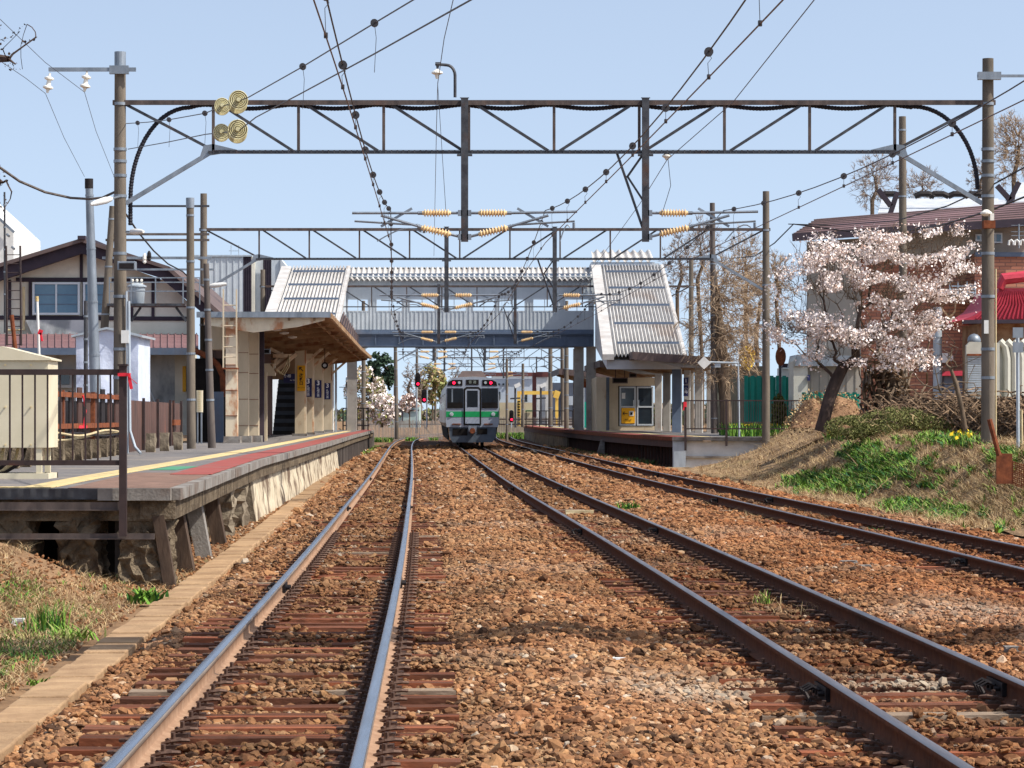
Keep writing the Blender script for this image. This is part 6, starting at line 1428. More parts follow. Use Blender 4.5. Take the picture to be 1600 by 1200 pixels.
m = MB(); pr = [(1504, 499), (1520, 495), (1540, 484), (1558, 466), (1566, 448), (1640, 446), (1640, 482), (1600, 486), (1575, 498), (1560, 500)]
m.prism([P(a, b, Y) for a, b in [(1503, 500), (1522, 493), (1542, 480), (1556, 462), (1562, 450), (1650, 450), (1650, 496), (1600, 498), (1520, 503)]], (0, 5, 0)); m.build('roof', M['red_roof'], kh)
m = MB(); m.tube([P(1562, 451, Y - .05), P(1568, 436, Y - .05), P(1600, 432, Y - .05), P(1650, 430, Y - .05)], [.14, .2, .18, .18], 8); m.build('roof_ridge', M['red_roof'], kh)
for k in range(16):
    m = MB(); m.tube([P(1562 + 3 * k, 455, Y - .04), P(1548 + 5 * k, 476, Y - .04), P(1526 + 7 * k, 498, Y - .04)], .035, 5); m.build('tile_rib', M['red_roof'], kh)
m = MB(); m.beam(P(1504, 503, Y - .1), P(1650, 502, Y - .1), .3, .12); m.build('eave', M['timber_dk'], kh)
m = MB(); m.prism([P(1533, 640, Y + .6), P(1650, 640, Y + .6), P(1650, 505, Y + .6), P(1533, 505, Y + .6)], (0, 4, 0)); m.build('wall', M['soffit'], kh)
kt = thing('curved_container_shed', 'cream shed with a roller shutter and curved ribs on the right', 'shed', P(1550, 620, 86)); Y = 86
m = MB(); m.prism([P(1509, 640, Y), P(1562, 640, Y), P(1562, 536, Y), P(1516, 534, Y), (P(1510, 540, Y))], (0, .25, 0)); m.build('end_wall', M['kw'], kt)
m = MB()
for k in range(16): a = P(1512, 612 - 3.6 * k, Y - .04); b = P(1541, 609.4 - 3.6 * k, Y - .04); m.box(a[0], b[0], Y - .05, Y - .002, a[2], b[2])
m.build('roller_shutter', M['galv_lt'], kt); m = MB(); a = P(1511, 556, Y); b = P(1542, 553, Y); m.box(a[0], b[0], Y - .12, Y - .002, a[2], b[2]); m.build('shutter_box', M['rust'], kt)
for k in range(9):
    px = 1562 + k * 11; m = MB(); m.tube([P(px + 12, 640, Y + .4), P(px + 12, 560, Y + .4), P(px + 9, 542, Y + .4), P(px, 533, Y + .4)], .11, 8); m.build('curved_rib', M['kw'], kt)
m = MB(); m.prism([P(1561, 640, Y + .5), P(1660, 640, Y + .5), P(1660, 540, Y + .5), P(1561, 536, Y + .5)], (0, 4, 0)); m.build('side_wall', M['kw'], kt)
m = MB(); m.ball(P(1522, 532, Y + 1), .2, 12); m.build('roof_vent', M['galv'], kt, smooth=True)
shn = thing('shrine_roof', 'pale grey shrine roofs with dark crossed finials above the brown roof', 'building', P(1480, 345, 135)); Y = 135
for (x0, x1, y0, y1) in ((1372, 1560, 335, 313), (1585, 1660, 318, 288), (1540, 1660, 326, 315)):
    m = MB(); m.hexa([P(x0, y0, Y), P(x1, y0 - 1, Y), P(x1, y1, Y + 4), P(x0 + 6, y1, Y + 4)], [P(x0, y0 - 3, Y), P(x1, y0 - 4, Y), P(x1, y1 - 3, Y + 4), P(x0 + 6, y1 - 3, Y + 4)]); m.build('roof', M['grey_roof'], shn)
for px in (1386, 1440, 1462, 1492, 1518):
    m = MB(); a = P(px, 311, Y + 2); m.tube([(a[0] - .45, Y + 1, a[2] + .05), (a[0] - .2, Y + 1, a[2] + .16), (a[0] + .2, Y + 1, a[2] + .16), (a[0] + .45, Y + 1, a[2] + .05)], .14, 8); m.build('ridge_log', M['black_iron'], shn)
for (a, b) in (((1386, 350), (1402, 300)), ((1372, 296), (1392, 322)), ((1575, 320), (1592, 285)), ((1558, 290), (1578, 312))):
    m = MB(); m.beam(P(a[0], a[1], Y - 1), P(b[0], b[1], Y - 1), .35, .2); m.build('crossed_finial', M['timber_dk'], shn)
for (pp, lb) in (([(1163, 645), (1252, 645), (1252, 587), (1163, 587)], 'tall green corrugated plastic fence behind the daffodils'), ([(1253, 640), (1343, 640), (1343, 613), (1253, 613)], 'lower green corrugated plastic fence behind the cherry trunk')):
    Y = 118 if pp[0][0] < 1200 else 107.6; a, b = P(pp[0][0], pp[0][1] + (14 if Y > 110 else 6), Y), P(pp[1][0], pp[2][1], Y)
    g = thing('green_fence', lb, 'fence', (a[0], Y, .6)); n = int((b[0] - a[0]) / .25)
    m = MB()
    for k in range(n):
        x = a[0] + (b[0] - a[0]) * k / n; w_ = (b[0] - a[0]) / n; m.hexa([(x, Y, a[2]), (x + w_ * .6, Y - .07, a[2]), (x + w_ * .6, Y - .04, a[2]), (x, Y + .03, a[2])], [(x, Y, b[2]), (x + w_ * .6, Y - .07, b[2]), (x + w_ * .6, Y - .04, b[2]), (x, Y + .03, b[2])]); m.box(x + w_ * .6, x + w_, Y + .06, Y + .09, a[2], b[2] - .05)
    m.build('panel', M['green_sheet'], g)
    for q in (.3, .65): m = MB(); zz_ = a[2] + (b[2] - a[2]) * q; m.box(a[0], b[0], Y + .1, Y + .15, zz_, zz_ + .08); m.build('rail', M['green_sheet'], g)
cm_ = thing('traffic_mirror', 'orange backed round traffic mirror behind the second right pole', 'mirror', P(1219, 610, 114)); m = MB(); c = Vector(P(1220, 557, 114)); m.prism([c + Vector((.2 * math.cos(a), 0, .36 * math.sin(a))) for a in np.linspace(0, 2 * math.pi, 20, endpoint=False)], (0, .08, 0)); m.build('mirror_back', M['rust'], cm_); m = MB(); m.tube([P(1219, 640, 114.1), P(1219, 565, 114.1)], .05, 8); m.build('pole', M['steel_dk'], cm_)
kb = thing('small_shrine_box', 'small white and red kiosk roof beyond the green fence', 'kiosk', P(1233, 600, 116.5)); m = MB(); a = P(1225, 640, 117); b = P(1241, 574, 117); m.box(a[0], b[0], 119, 120, .8, b[2]); m.build('wall', M['white'], kb); m = MB(); m.prism([P(1222, 574, 118.8), P(1244, 574, 118.8), P(1241, 568, 118.8), P(1225, 568, 118.8)], (0, 1.4, 0)); m.build('roof', M['timber_dk'], kb)
M['bb'] = mat('dark_green_grey_wall', S(112, 112, 100), S(90, 92, 84), 1, .9)  # dull grey-green tone all over
dk = thing('grey_shed', 'shadowy grey shed wall behind the bare tree and right canopy', 'shed', P(1145, 660, 140)); m = MB(); m.box(P(1120, 0, 140)[0], P(1195, 0, 140)[0], 140, 144, 0, P(0, 572, 140)[2]); m.build('wall', M['bb'], dk); m = MB(); m.box(P(1155, 0, 139)[0], P(1190, 0, 139)[0], 139.6, 139.9, P(0, 566, 139)[2], P(0, 562, 139)[2]); m.build('eave', M['galv_lt'], dk)
ms = thing('mesh_barrier', 'rusty wire mesh barrier on the bank at the right edge', 'barrier', P(1580, 750, 46)); Y = 46
m = MB(); m.prism([P(1557, 756, Y), P(1583, 756, Y), P(1582, 709, Y), P(1557, 708, Y)], (0, .04, 0)); m.build('plate', M['rust'], ms)
m = MB()
for k in range(14): m.beam(P(1583 + 3.2 * k, 720 + k, Y), P(1583 + 3.2 * k, 758 + k * .5, Y), .012, .012); 
for k in range(12): m.beam(P(1583, 722 + 3.2 * k, Y), P(1625, 736 + 3.2 * k, Y), .012, .012)
m.build('wire_mesh', M['rust'], ms)['kind'] = 'stuff'
m = MB(); m.tube([P(1561, 712, Y - .1), P(1546, 655, Y - .1)], .04, 8); tag(m.build('rusty_pipe', M['rust']), 'rusty pipe leaning on the mesh barrier at the right edge', 'pipe')
sg = thing('signal_post', 'thin pale post with back-facing plates at the right edge', 'post', P(1590, 710, 58)); m = MB(); m.tube([P(1591, 712, 58), P(1590, 512, 58)], .035, 8); m.build('post', M['galv_lt'], sg); m = MB()
for (a_, b_) in ((528, 512), (551, 535)): a = P(1581, a_, 58); b = P(1597, b_, 58); m.box(a[0], b[0], 57.85, 57.9, a[2], b[2])
m.build('plate', M['galv'], sg)
m = MB(); m.tube([P(1597, 700, 58), P(1596, 640, 58)], .025, 6); tag(m.build('marker_stake', M['cable']), 'thin tan stake beside the pale post', 'stake')

# ------------------------------------------------------------ far background
M['far_w'] = mat('far_pale_blue_wall', S(196, 206, 216), S(180, 192, 204), .5, .8)
M['far_d'] = mat('far_dark_wall', S(84, 92, 106), S(66, 74, 88), .5, .8)
M['far_b'] = mat('far_beige_wall', S(206, 192, 160), S(190, 174, 144), .5, .8)
M['mur'] = mat('maroon_trim', S(112, 66, 60), S(92, 54, 52), .5, .8)
M['crane'] = mat('yellow_crane_paint', S(232, 196, 96), S(210, 168, 76), 1, .6)
M['picket'] = mat('grey_pickets', S(176, 166, 156), S(120, 112, 106), 3, .9, stretch=(8, 1, .3))
def block(name, label, cat, Y, parts, z0=-.3):
    t = thing(name, label, cat, P(parts[0][1], 660, Y)[:2] + (z0,))
    for (nm, x0, x1, y0, y1, dp_, mt_) in parts:
        m = MB(); a = P(x0, y0, Y); b = P(x1, y1, Y); m.box(a[0], b[0], Y - dp_, Y + 8 if dp_ == 0 else Y - dp_ + .12, a[2] if y0 < 655 else z0, b[2]); m.build(nm, M[mt_], t)
    return t
Y = 300
block('far_building', 'pale blue hall with a maroon roof edge beyond the train on its right', 'building', 300, [('wall', 768, 836, 660, 586, 0, 'far_w'), ('roof_edge', 755, 840, 588, 582, .3, 'mur'), ('stair_wing', 776, 782, 624, 612, .2, 'glass')] + [('window', 778 + 7 * k, 781 + 7 * k, 602, 599, .2, 'glass') for k in range(3)] + [('window', 820, 824, 628, 616, .2, 'glass'), ('window', 774, 781, 626, 613, .15, 'glass'), ('lower_wall', 768, 838, 660, 629, .4, 'far_b'), ('green_sign', 774, 781, 640, 637, .6, 'green_b'), ('green_sign', 821, 832, 643, 641, .6, 'green_b')])
block('far_building', 'narrow building with a white front framed in maroon', 'building', 290, [('wall', 838, 859, 660, 589, 0, 'white'), ('maroon_top', 838, 859, 589, 581, .2, 'mur'), ('maroon_side', 832.5, 837.9, 660, 583, 0, 'mur'), ('maroon_side', 857, 860, 660, 590, .3, 'mur')])
block('far_building', 'dark blue grey houses seen between the bridge pillars', 'building', 280, [('wall', 861, 900, 665, 598, 0, 'far_d'), ('gable', 877, 881, 630, 604, .2, 'white'), ('balcony', 884, 896, 633, 619, .3, 'galv_lt'), ('wall', 901, 930, 665, 604, 0, 'far_d'), ('white_wall', 903, 912, 640, 620, .2, 'white'), ('lower_wall', 862, 925, 675, 655, .5, 'picket')])
gcr = thing('gantry_crane', 'yellow portal crane standing behind the right platform end', 'crane', P(840, 665, 262)); Y = 262
m = MB(); a = P(810, 616.5, Y); b = P(873, 611, Y); m.box(a[0], b[0], Y, Y + .6, a[2], b[2]); m.build('beam', M['crane'], gcr)
m = MB(); a = P(808, 666, Y); b = P(813.5, 611, Y); m.box(a[0], b[0], Y - .2, Y + .6, a[2], b[2])
m.build('leg', M['crane'], gcr); m = MB()
for k in range(9): a = P(809, 662 - k * 4.2, Y - .3); b = P(812.5, 660 - k * 4.2, Y - .3); m.box(a[0], b[0], Y - .35, Y - .21, a[2], b[2])
m.build('leg_opening', M['dark'], gcr)
m = MB(); m.beam(P(870, 668, Y), P(870, 622, Y), .26, .3); m.beam(P(868, 622, Y), P(872, 611, Y), .5, .5); m.build('leg', M['crane'], gcr)
for px, lb in ((807, 'left of two floodlight posts near the yellow crane'), (847, 'right of two floodlight posts near the yellow crane')):
    t = thing('lamp_post', lb, 'lamp post', P(px, 668, 240)); m = MB(); m.beam(P(px - 2, 668, 240), P(px - 2, 603, 240), .16, .16); m.beam(P(px - 10, 623, 240), P(px + 6, 622, 240), .1, .12); m.build('post', M['steel_dk'], t); m = MB(); m.beam(P(px - 3, 604, 240), P(px + 6, 600, 240), .6, .3); m.build('lamp_head', M['white'], t)
hg = thing('small_house', 'small pale green house with a brown roof line left of the signals', 'house', P(632, 660, 250)); Y = 250
m = MB(); m.prism([P(606, 668, Y), P(655, 668, Y), P(655, 632, Y), P(642, 621, Y), P(632, 623, Y), (P(624, 634, Y)), P(606, 642, Y)], (0, 5, 0)); m.build('wall', mat('pale_green_wall', S(168, 186, 182), S(150, 168, 166), .6, .8), hg)
m = MB(); m.beam(P(623, 634, Y - .2), P(633, 622, Y - .2), .4, .3); m.beam(P(633, 622, Y - .2), P(658, 624, Y - .2), .4, .25); m.build('roof_edge', M['mur'], hg); m = MB(); m.beam(P(606, 641, Y - .1), P(655, 641, Y - .1), .1, .1); m.beam(P(629, 660, Y - .1), P(629, 632, Y - .1), .1, .1, up=(0, 1, 0)); m.build('trim', M['timber_dk'], hg)
pk = thing('picket_fence', 'weathered grey picket fence running behind the far track bend', 'fence', P(610, 676, 225))
for k in range(100):
    px = 540 + k * 1.52 + random.uniform(-.3, .3); m = MB(); a = P(px, 675, 225); b = P(px + 1.0, 657 + random.uniform(-1.5, 1.5), 225); m.box(a[0], b[0], 225, 225.05, -.3, b[2]); m.build('picket', M['picket'], pk)
m = MB(); m.beam(P(540, 663, 225.1), P(693, 663, 225.1), .08, .1); m.build('rail', M['picket'], pk)
pk2 = thing('picket_fence', 'grey fence with dark rails right of the train', 'fence', P(850, 668, 245))
for k in range(80):
    px = 772 + k * 2.0 + random.uniform(-.3, .3); m = MB(); a = P(px, 670, 245); b = P(px + .9, 652 + random.uniform(-1, 1), 245); m.box(a[0], b[0], 245, 245.05, -.3, b[2]); m.build('picket', M['picket'], pk2)
m = MB(); m.beam(P(772, 655, 244.9), P(930, 655, 244.9), .1, .1); m.beam(P(772, 663, 244.9), P(930, 663, 244.9), .1, .1); m.build('rail', M['dark_steel'], pk2)
def signal(px, py, Y, label, pole_to):
    t = thing('railway_signal', label, 'signal', P(px, 672, Y)); c = Vector(P(px, py, Y)); r = .17; h = .28
    pts = [c + Vector((r * math.cos(a), 0, (h if a < math.pi else -h) + r * math.sin(a))) for a in list(np.linspace(0, math.pi, 8)) + list(np.linspace(math.pi, 2 * math.pi, 8))]
    m = MB(); m.prism(pts, (0, .06, 0)); m.build('head', M['black_iron'], t)
    q = c + Vector((.02, 0, -h + .05)); m = MB(); m.cyl(q + Vector((0, -.05, 0)), q + Vector((0, -.002, 0)), .085, 14); m.build('red_light', M['tail'], t)
    for k in range(2):
        q = c + Vector((.02, 0, .0 + .2 * k)); m = MB(); m.cyl(q + Vector((0, -.06, 0)), q + Vector((0, -.002, 0)), .08, 14); m.build('dark_light', M['dark'], t)
    m = MB(); m.tube([P(pole_to, 668, Y + .2), P(pole_to, py - 10, Y + .2)], .05, 8); m.beam(P(pole_to, py, Y + .2), P(px, py, Y + .2), .05, .05); m.build('post', M['galv_lt'], t); return t
signal(652.5, 594, 185, 'upper of two red light signals left of the train', 651)
signal(662.5, 619, 192, 'lower of two red light signals left of the train', 667)
s3 = signal(799, 650.5, 215, 'small low signal showing red right of the train', 799)
sp_ = thing('speed_sign', 'white speed sign reading 75 on a thin frame by the left platform end', 'sign', P(547, 672, 163)); Yq = 163
m = MB(); a = P(540, 618.5, Yq); b = P(553.5, 605.5, Yq); m.box(a[0], b[0], Yq, Yq + .03, a[2], b[2]); m.build('board', M['white'], sp_)
text('75', .36, P(546.6, 610, Yq - .03), M['letter_k'], sp_); text('1', .26, P(543, 616, Yq - .03), M['galv'], sp_)
m = MB(); c = Vector(P(555.5, 605.5, Yq)); m.tube([c + Vector((.09 * math.cos(a), 0, .09 * math.sin(a))) for a in np.linspace(0, 2 * math.pi, 18)], .018, 6); m.build('ring', M['steel_dk'], sp_)
m = MB(); m.beam(P(530, 605, Yq + .05), P(553, 605, Yq + .05), .03, .04); m.beam(P(541, 672, Yq + .08), P(541, 590, Yq + .08), .05, .05, up=(0, 1, 0)); m.beam(P(551, 672, Yq + .08), P(551, 600, Yq + .08), .04, .04, up=(0, 1, 0)); m.build('frame', M['steel_dk'], sp_)
m = MB(); m.prism([P(541, 604, Yq - .1), P(550, 604, Yq - .1), P(541, 596, Yq - .1)], (0, .05, 0)); m.build('dark_triangle', M['dark'], sp_)
ef = thing('platform_end_fence', 'thin black railing at the far end of the left platform', 'fence', P(557, 672, 167)); Yq = 167
for py in (638, 665): m = MB(); m.beam(P(535, py, Yq), P(577, py, Yq), .05, .06); m.build('rail', M['black_iron'], ef)
for px in (536, 546, 558, 568, 575): m = MB(); m.beam(P(px, 674, Yq), P(px, 637, Yq), .07, .07, up=(0, 1, 0)); m.build('post', M['black_iron'], ef)
ef2 = thing('platform_railing', 'thin dark railing along the back of the right platform', 'fence', P(850, 668, 210)); Yq = 210
for py in (642, 658): m = MB(); m.beam(P(822, py, Yq), P(905, py, Yq - 15), .05, .06); m.build('rail', M['black_iron'], ef2)
for k in range(9): m = MB(); px = 822 + k * 10.4; m.beam(P(px, 668, Yq - 15 * k / 8), P(px, 642, Yq - 15 * k / 8), .07, .07, up=(0, 1, 0)); m.build('post', M['black_iron'], ef2)
sgp = thing('spiral_pole', 'pale pole wrapped with dark dashes behind the right platform', 'pole', P(908, 665, 186)); m = MB(); m.tube([P(908, 668, 186), P(908, 606, 186)], .2, 12); m.build('shaft', M['galv_lt'], sgp, smooth=True); m = MB()
for k in range(12): m.beam(P(907, 662 - 4.6 * k, 185.75), P(909.5, 659.5 - 4.6 * k, 185.75), .03, .06)
m.build('dash', M['galv'], sgp)
gs2 = thing('green_fence', 'small green sheet fence seen beside the pale wrapped pole', 'fence', P(915, 665, 190)); m = MB(); a = P(904, 668, 190); b = P(921, 628, 190); m.box(a[0], b[0], 190, 190.1, -.2, b[2]); m.build('panel', M['green_sheet'], gs2)
# pale timber lying on the middle track
m = MB(); a = P(888, 796, 55); b = P(931, 790, 55); rough_block(m, .96, 1.46, 53.4, 53.55, -.17, -.09, .004, 3, n=3, nz=2); tag(m.build('timber_plank', M['cable']), 'pale yellow timber block lying on the middle track', 'plank')
# ------------------------------------------------------------ vegetation
M['bark'] = mat('grey_brown_bark', S(120, 104, 88), S(84, 72, 60), 6, .95, bump=1.0, stretch=(1, 1, .3))
M['bark_dk'] = mat('dark_cherry_bark', S(84, 70, 64), S(54, 46, 42), 6, .95, bump=1.0, stretch=(1, 1, .3))
M['twig'] = mat('tan_twigs', S(176, 154, 128), S(132, 112, 92), 3, .95)
M['twig_g'] = mat('grey_twigs', S(160, 146, 134), S(126, 112, 102), 3, .95)
M['twig_y'] = mat('yellowish_twigs', S(190, 168, 128), S(150, 128, 96), 3, .95)
M['vine'] = mat('dry_vines', S(150, 126, 102), S(96, 78, 62), 8, .95)
M['bl1'] = mat('pink_white_petals', S(242, 230, 222), S(234, 214, 204), 9, .8)
M['bl2'] = mat('warm_pink_petals', S(222, 190, 172), S(200, 164, 146), 9, .8)
M['bl3'] = mat('white_petals', S(244, 234, 230), None, rough=.8)
M['lf1'] = mat('young_olive_leaves', S(150, 150, 88), S(116, 122, 68), 9, .8)
M['lf2'] = mat('dark_olive_leaves', S(88, 92, 48), S(60, 66, 34), 9, .85)
M['lf3'] = mat('olive_bush_leaves', S(122, 120, 74), S(92, 94, 56), 9, .85)
M['con'] = mat('conifer_green', S(66, 84, 66), S(44, 62, 50), 9, .85)
M['gr1'] = mat('bright_grass', S(128, 164, 58), S(86, 128, 40), 4, .8)
M['gr2'] = mat('deep_grass', S(62, 112, 40), S(40, 84, 30), 4, .8)
M['gr3'] = mat('blue_green_leaves', S(58, 112, 72), S(38, 84, 50), 4, .8)
M['straw'] = mat('dry_straw', S(206, 182, 138), S(164, 136, 100), 4, .95)
M['straw2'] = mat('brown_litter', S(140, 110, 80), S(98, 76, 56), 4, .95)
M['daff'] = mat('yellow_daffodil', S(246, 208, 40), None, rough=.7)
M['forsy'] = mat('yellow_blossom', S(230, 196, 60), S(206, 170, 40), 9, .8)
M['darkheap'] = mat('brush_heap', S(150, 118, 90), S(96, 72, 54), 5, .97, bump=3.0, bscale=9)

def quads(pts, size, rg, jitter=.4, flat=0.0):
    n = len(pts); a = rg.normal(size=(n, 3)); a /= np.linalg.norm(a, axis=1)[:, None]
    b = rg.normal(size=(n, 3)); b -= a * (a * b).sum(1)[:, None]; b /= np.linalg.norm(b, axis=1)[:, None]
    s = size * (1 + jitter * rg.normal(size=(n, 1))).clip(.3, 2)
    a = a * s; b = b * s * .75
    V = np.stack([pts - a - b * .4, pts + b - a * .2, pts + a + b * .2, pts - b + a * .1], 1)
    return V.reshape(-1, 3), np.arange(4 * n).reshape(n, 4)
def leafmesh(name, groups, parent=None, at=(0, 0, 0)):
    """groups: [(points, size, material)]"""
    Vs = []; Fs = []; mi = []; k = 0; rg = np.random.default_rng(len(groups[0][0]))
    for q, (pts, size, mt_) in enumerate(groups):
        V, Fc = quads(np.asarray(pts), size, rg); Vs.append(V); Fs.append(Fc + k); mi.append(np.full(len(Fc), q)); k += len(V)
    return npmesh(name, np.concatenate(Vs), np.concatenate(Fs), [M[g_[2]] for g_ in groups], parent=parent, at=at, matidx=np.concatenate(mi))
def blades(pts, h, w, rg, lean=.35):
    n = len(pts); ang = rg.uniform(0, 2 * math.pi, n); hh = h * rg.uniform(.5, 1.3, n); d = np.stack([np.cos(ang), np.sin(ang), np.zeros(n)], 1)
    t = np.stack([-np.sin(ang), np.cos(ang), np.zeros(n)], 1) * (w / 2)
    ln = (rg.uniform(0, lean * 2, n) * hh)[:, None]; up = np.array([0, 0, 1.0])
    m1 = pts + d * ln * .35 + up * (hh * .6)[:, None]; tp = pts + d * ln + up * hh[:, None]
    V = np.stack([pts - t, pts + t, m1 + t * .8, m1 - t * .8, tp], 1).reshape(-1, 3); b = np.arange(n) * 5
    F3 = np.stack([b + 3, b + 2, b + 4, b + 4], 1); F4 = np.stack([b, b + 1, b + 2, b + 3], 1)
    return V, F4, np.stack([b + 3, b + 2, b + 4], 1)
def bladesmesh(name, pts, h, w, mt_, seed=1, lean=.35, parent=None, kind='stuff', label=None):
    rg = np.random.default_rng(seed); V, F4, F3 = blades(np.asarray(pts), h, w, rg, lean)
    F = np.concatenate([F4, np.concatenate([F3, F3[:, 2:3]], 1)]) 
    me = bpy.data.meshes.new(name)
    fl = [tuple(f) for f in F4.tolist()] + [tuple(f) for f in F3.tolist()]
    o0 = np.array(origin(parent)) if parent is not None else V.mean(0)
    me.from_pydata((V - o0).tolist(), [], fl); mts = mt_ if isinstance(mt_, (list, tuple)) else [mt_]
    for q in mts: me.materials.append(M[q])
    if len(mts) > 1:
        mi = rg.integers(0, len(mts), len(F4)); me.polygons.foreach_set('material_index', np.concatenate([mi, mi]).astype(np.int32))
    o = bpy.data.objects.new(name, me); COL.objects.link(o)
    if parent is not None: o.parent = parent
    else: o.location = o0
    if kind: o['kind'] = kind
    if label: o['label'] = label
    return o

def colonize(base, targets, rg, seg=.35, wig=.12, bias=.25, lift=.15, droop=0):
    """grow branches from a trunk polyline to the target points; returns list of (pts, weights)"""
    nodes = [np.array(p, float) for p in base]; par = [-1] + list(range(len(base) - 1)); dist = [0.0]
    for i in range(1, len(nodes)): dist.append(dist[-1] + np.linalg.norm(nodes[i] - nodes[i - 1]))
    T = np.asarray(targets, float); order = np.argsort(np.linalg.norm(T - nodes[-1], axis=1)); chains = [list(range(len(base)))]
    arr = np.array(nodes); dd = np.array(dist); skip = max(1, len(base) // 3)
    for ti in order:
        t = T[ti]; d = np.linalg.norm(arr - t, axis=1) + bias * dd; d[:skip] += 50; i = int(np.argmin(d)); p = arr[i]; L = np.linalg.norm(t - p)
        n = max(2, int(L / seg)); ch = [i]; new = []; m_ = rg.normal(size=3) * wig * L; m_[2] += lift * L
        for k in range(1, n + 1):
            q = k / n; x = p + (t - p) * q + m_ * 4 * q * (1 - q) * .5 + (rg.normal(size=3) * wig * seg * .5 if k < n else 0)
            nodes.append(x); new.append(x); par.append(ch[-1]); dist.append(dist[ch[-1]] + L / n); ch.append(len(nodes) - 1)
        chains.append(ch); arr = np.concatenate([arr, np.array(new)]); dd = np.concatenate([dd, np.array(dist[len(dd):])])
    w = np.zeros(len(nodes)); 
    for ch in chains[1:]: w[ch[-1]] += 1
    for i in range(len(nodes) - 1, 0, -1):
        if par[i] >= 0: w[par[i]] += w[i]
    return nodes, chains, w
def grow_tree(t, base, targets, r0, rmin, bark, twig, seed, seg=.35, wig=.12, bias=.25, lift=.15, split=.16, expn=.62, spray=None):
    rg = np.random.default_rng(seed); nodes, chains, w = colonize(base, targets, rg, seg, wig, bias, lift); W = w[0]
    rad = lambda i: max(rmin, r0 * (w[i] / W) ** expn)
    tm = MB(); cm = MB()
    for k, ch in enumerate(chains):
        rs = [rad(i) for i in ch]; 
        if k > 0: rs[0] = min(rs[0], rs[1] * 1.3)
        big = k == 0 or max(rs[1:]) > r0 * split
        (tm if big else cm).tube([nodes[i] for i in ch], rs, 10 if k == 0 else (6 if big else 3), cap=False)
    tm.build('trunk', M[bark], t, smooth=True)
    tips = np.array([nodes[ch[-1]] for ch in chains[1:]]); mids = np.array([nodes[i] for ch in chains[1:] for i in ch[len(ch) // 2:]])
    if spray is not None:
        L_, w_, n_ = spray; src = np.concatenate([tips, mids[rg.integers(0, len(mids), n_)]]); src = np.repeat(src, 3, 0); N_ = len(src)
        cen = np.array(base[-1]); d = src - cen; d /= np.linalg.norm(d, axis=1)[:, None] + 1e-6; d = d + rg.normal(size=(N_, 3)) * .6; d[:, 2] += .35; d /= np.linalg.norm(d, axis=1)[:, None]
        ln = L_ * rg.uniform(.4, 1.3, (N_, 1)); sd = np.cross(d, rg.normal(size=(N_, 3))); sd /= np.linalg.norm(sd, axis=1)[:, None]; sd *= w_ / 2; bend = rg.normal(size=(N_, 3)) * ln * .12
        m1 = src + d * ln * .5 + bend; e1 = src + d * ln
        for a, b, c_, q in zip(src.tolist(), m1.tolist(), e1.tolist(), sd.tolist()):
            k0 = len(cm.v); q = np.array(q); a = np.array(a); b = np.array(b); c_ = np.array(c_)
            cm.v += [tuple(a - q), tuple(a + q), tuple(b + q), tuple(b - q), tuple(c_)]; cm.f += [(k0, k0 + 1, k0 + 2, k0 + 3), (k0 + 3, k0 + 2, k0 + 4)]; cm.m += [0, 0]
    if cm.v: cm.build('crown', M[twig], t)
    return tips, mids
def ell(rg, n, px, py, rx, ry, Y, dY):
    """points inside an ellipsoid given in photo pixels at a distance"""
    v = rg.normal(size=(n, 3)); v /= np.linalg.norm(v, axis=1)[:, None]; v *= (rg.random((n, 1)) ** .4)
    y = Y + v[:, 1] * dY; return np.stack([(px + v[:, 0] * rx - 800) * Y / F, y, CAM + (650 - (py + v[:, 2] * ry)) * Y / F], 1)

# blossoming cherry
rg = np.random.default_rng(11); YC = 84.0
ch = thing('cherry_tree', 'blossoming pale pink cherry tree on the bank in front of the brick building', 'tree', P(1290, 668, YC))
els = [(1285, 400, 48, 36, 1.4), (1262, 445, 50, 34, 1.5), (1232, 505, 42, 28, 1.5), (1320, 445, 45, 34, 1.4), (1385, 388, 52, 34, 1.5), (1372, 440, 48, 36, 1.5), (1440, 385, 45, 30, 1.4), (1478, 370, 34, 22, 1.2), (1500, 410, 28, 34, 1.3), (1478, 455, 42, 28, 1.4), (1415, 465, 46, 30, 1.5), (1445, 500, 46, 22, 1.4), (1285, 515, 55, 26, 1.6), (1345, 525, 55, 26, 1.6), (1400, 530, 50, 26, 1.5), (1300, 558, 50, 14, 1.3), (1430, 560, 34, 14, 1.2), (1370, 565, 50, 10, 1.2), (1220, 520, 22, 16, 1.0)]
tg = np.concatenate([ell(rg, int(6 + a[2] * a[3] / 26), a[0], a[1], a[2], a[3], YC, a[4]) for a in els])
base = [P(x, y, YC + d) for x, y, d in ((1282, 674, 0), (1289, 650, 0), (1296, 622, .1), (1306, 596, .15), (1318, 572, .2))]
tips, mids = grow_tree(ch, base, tg, .18, .009, 'bark_dk', 'bark', 5, seg=.3, wig=.16, bias=.42, lift=.1, expn=.7, spray=(.3, .009, 600))
pp = []
for c_ in tips:
    n = int(rg.integers(18, 62)); pp.append(c_ + rg.normal(size=(n, 3)) * np.array([.19, .19, .11]))
pp.append(mids[rg.integers(0, len(mids), 3200)] + rg.normal(size=(3200, 3)) * .09)
pp = np.concatenate(pp); k = rg.random(len(pp)); 
low = vn(pp[:, 0], pp[:, 2], .5, 3)
keep = vn(pp[:, 0] * 1.0, pp[:, 2] * 1.5, .40, 8) > .44
pp = pp[keep]; k = k[keep]; low = low[keep]
leafmesh('blossom', [(pp[(k < .45)], .033, 'bl1'), (pp[(k >= .45) & (k < .66) & (low > .5)], .028, 'bl2'), (pp[(k >= .66)], .034, 'bl3')], parent=ch)
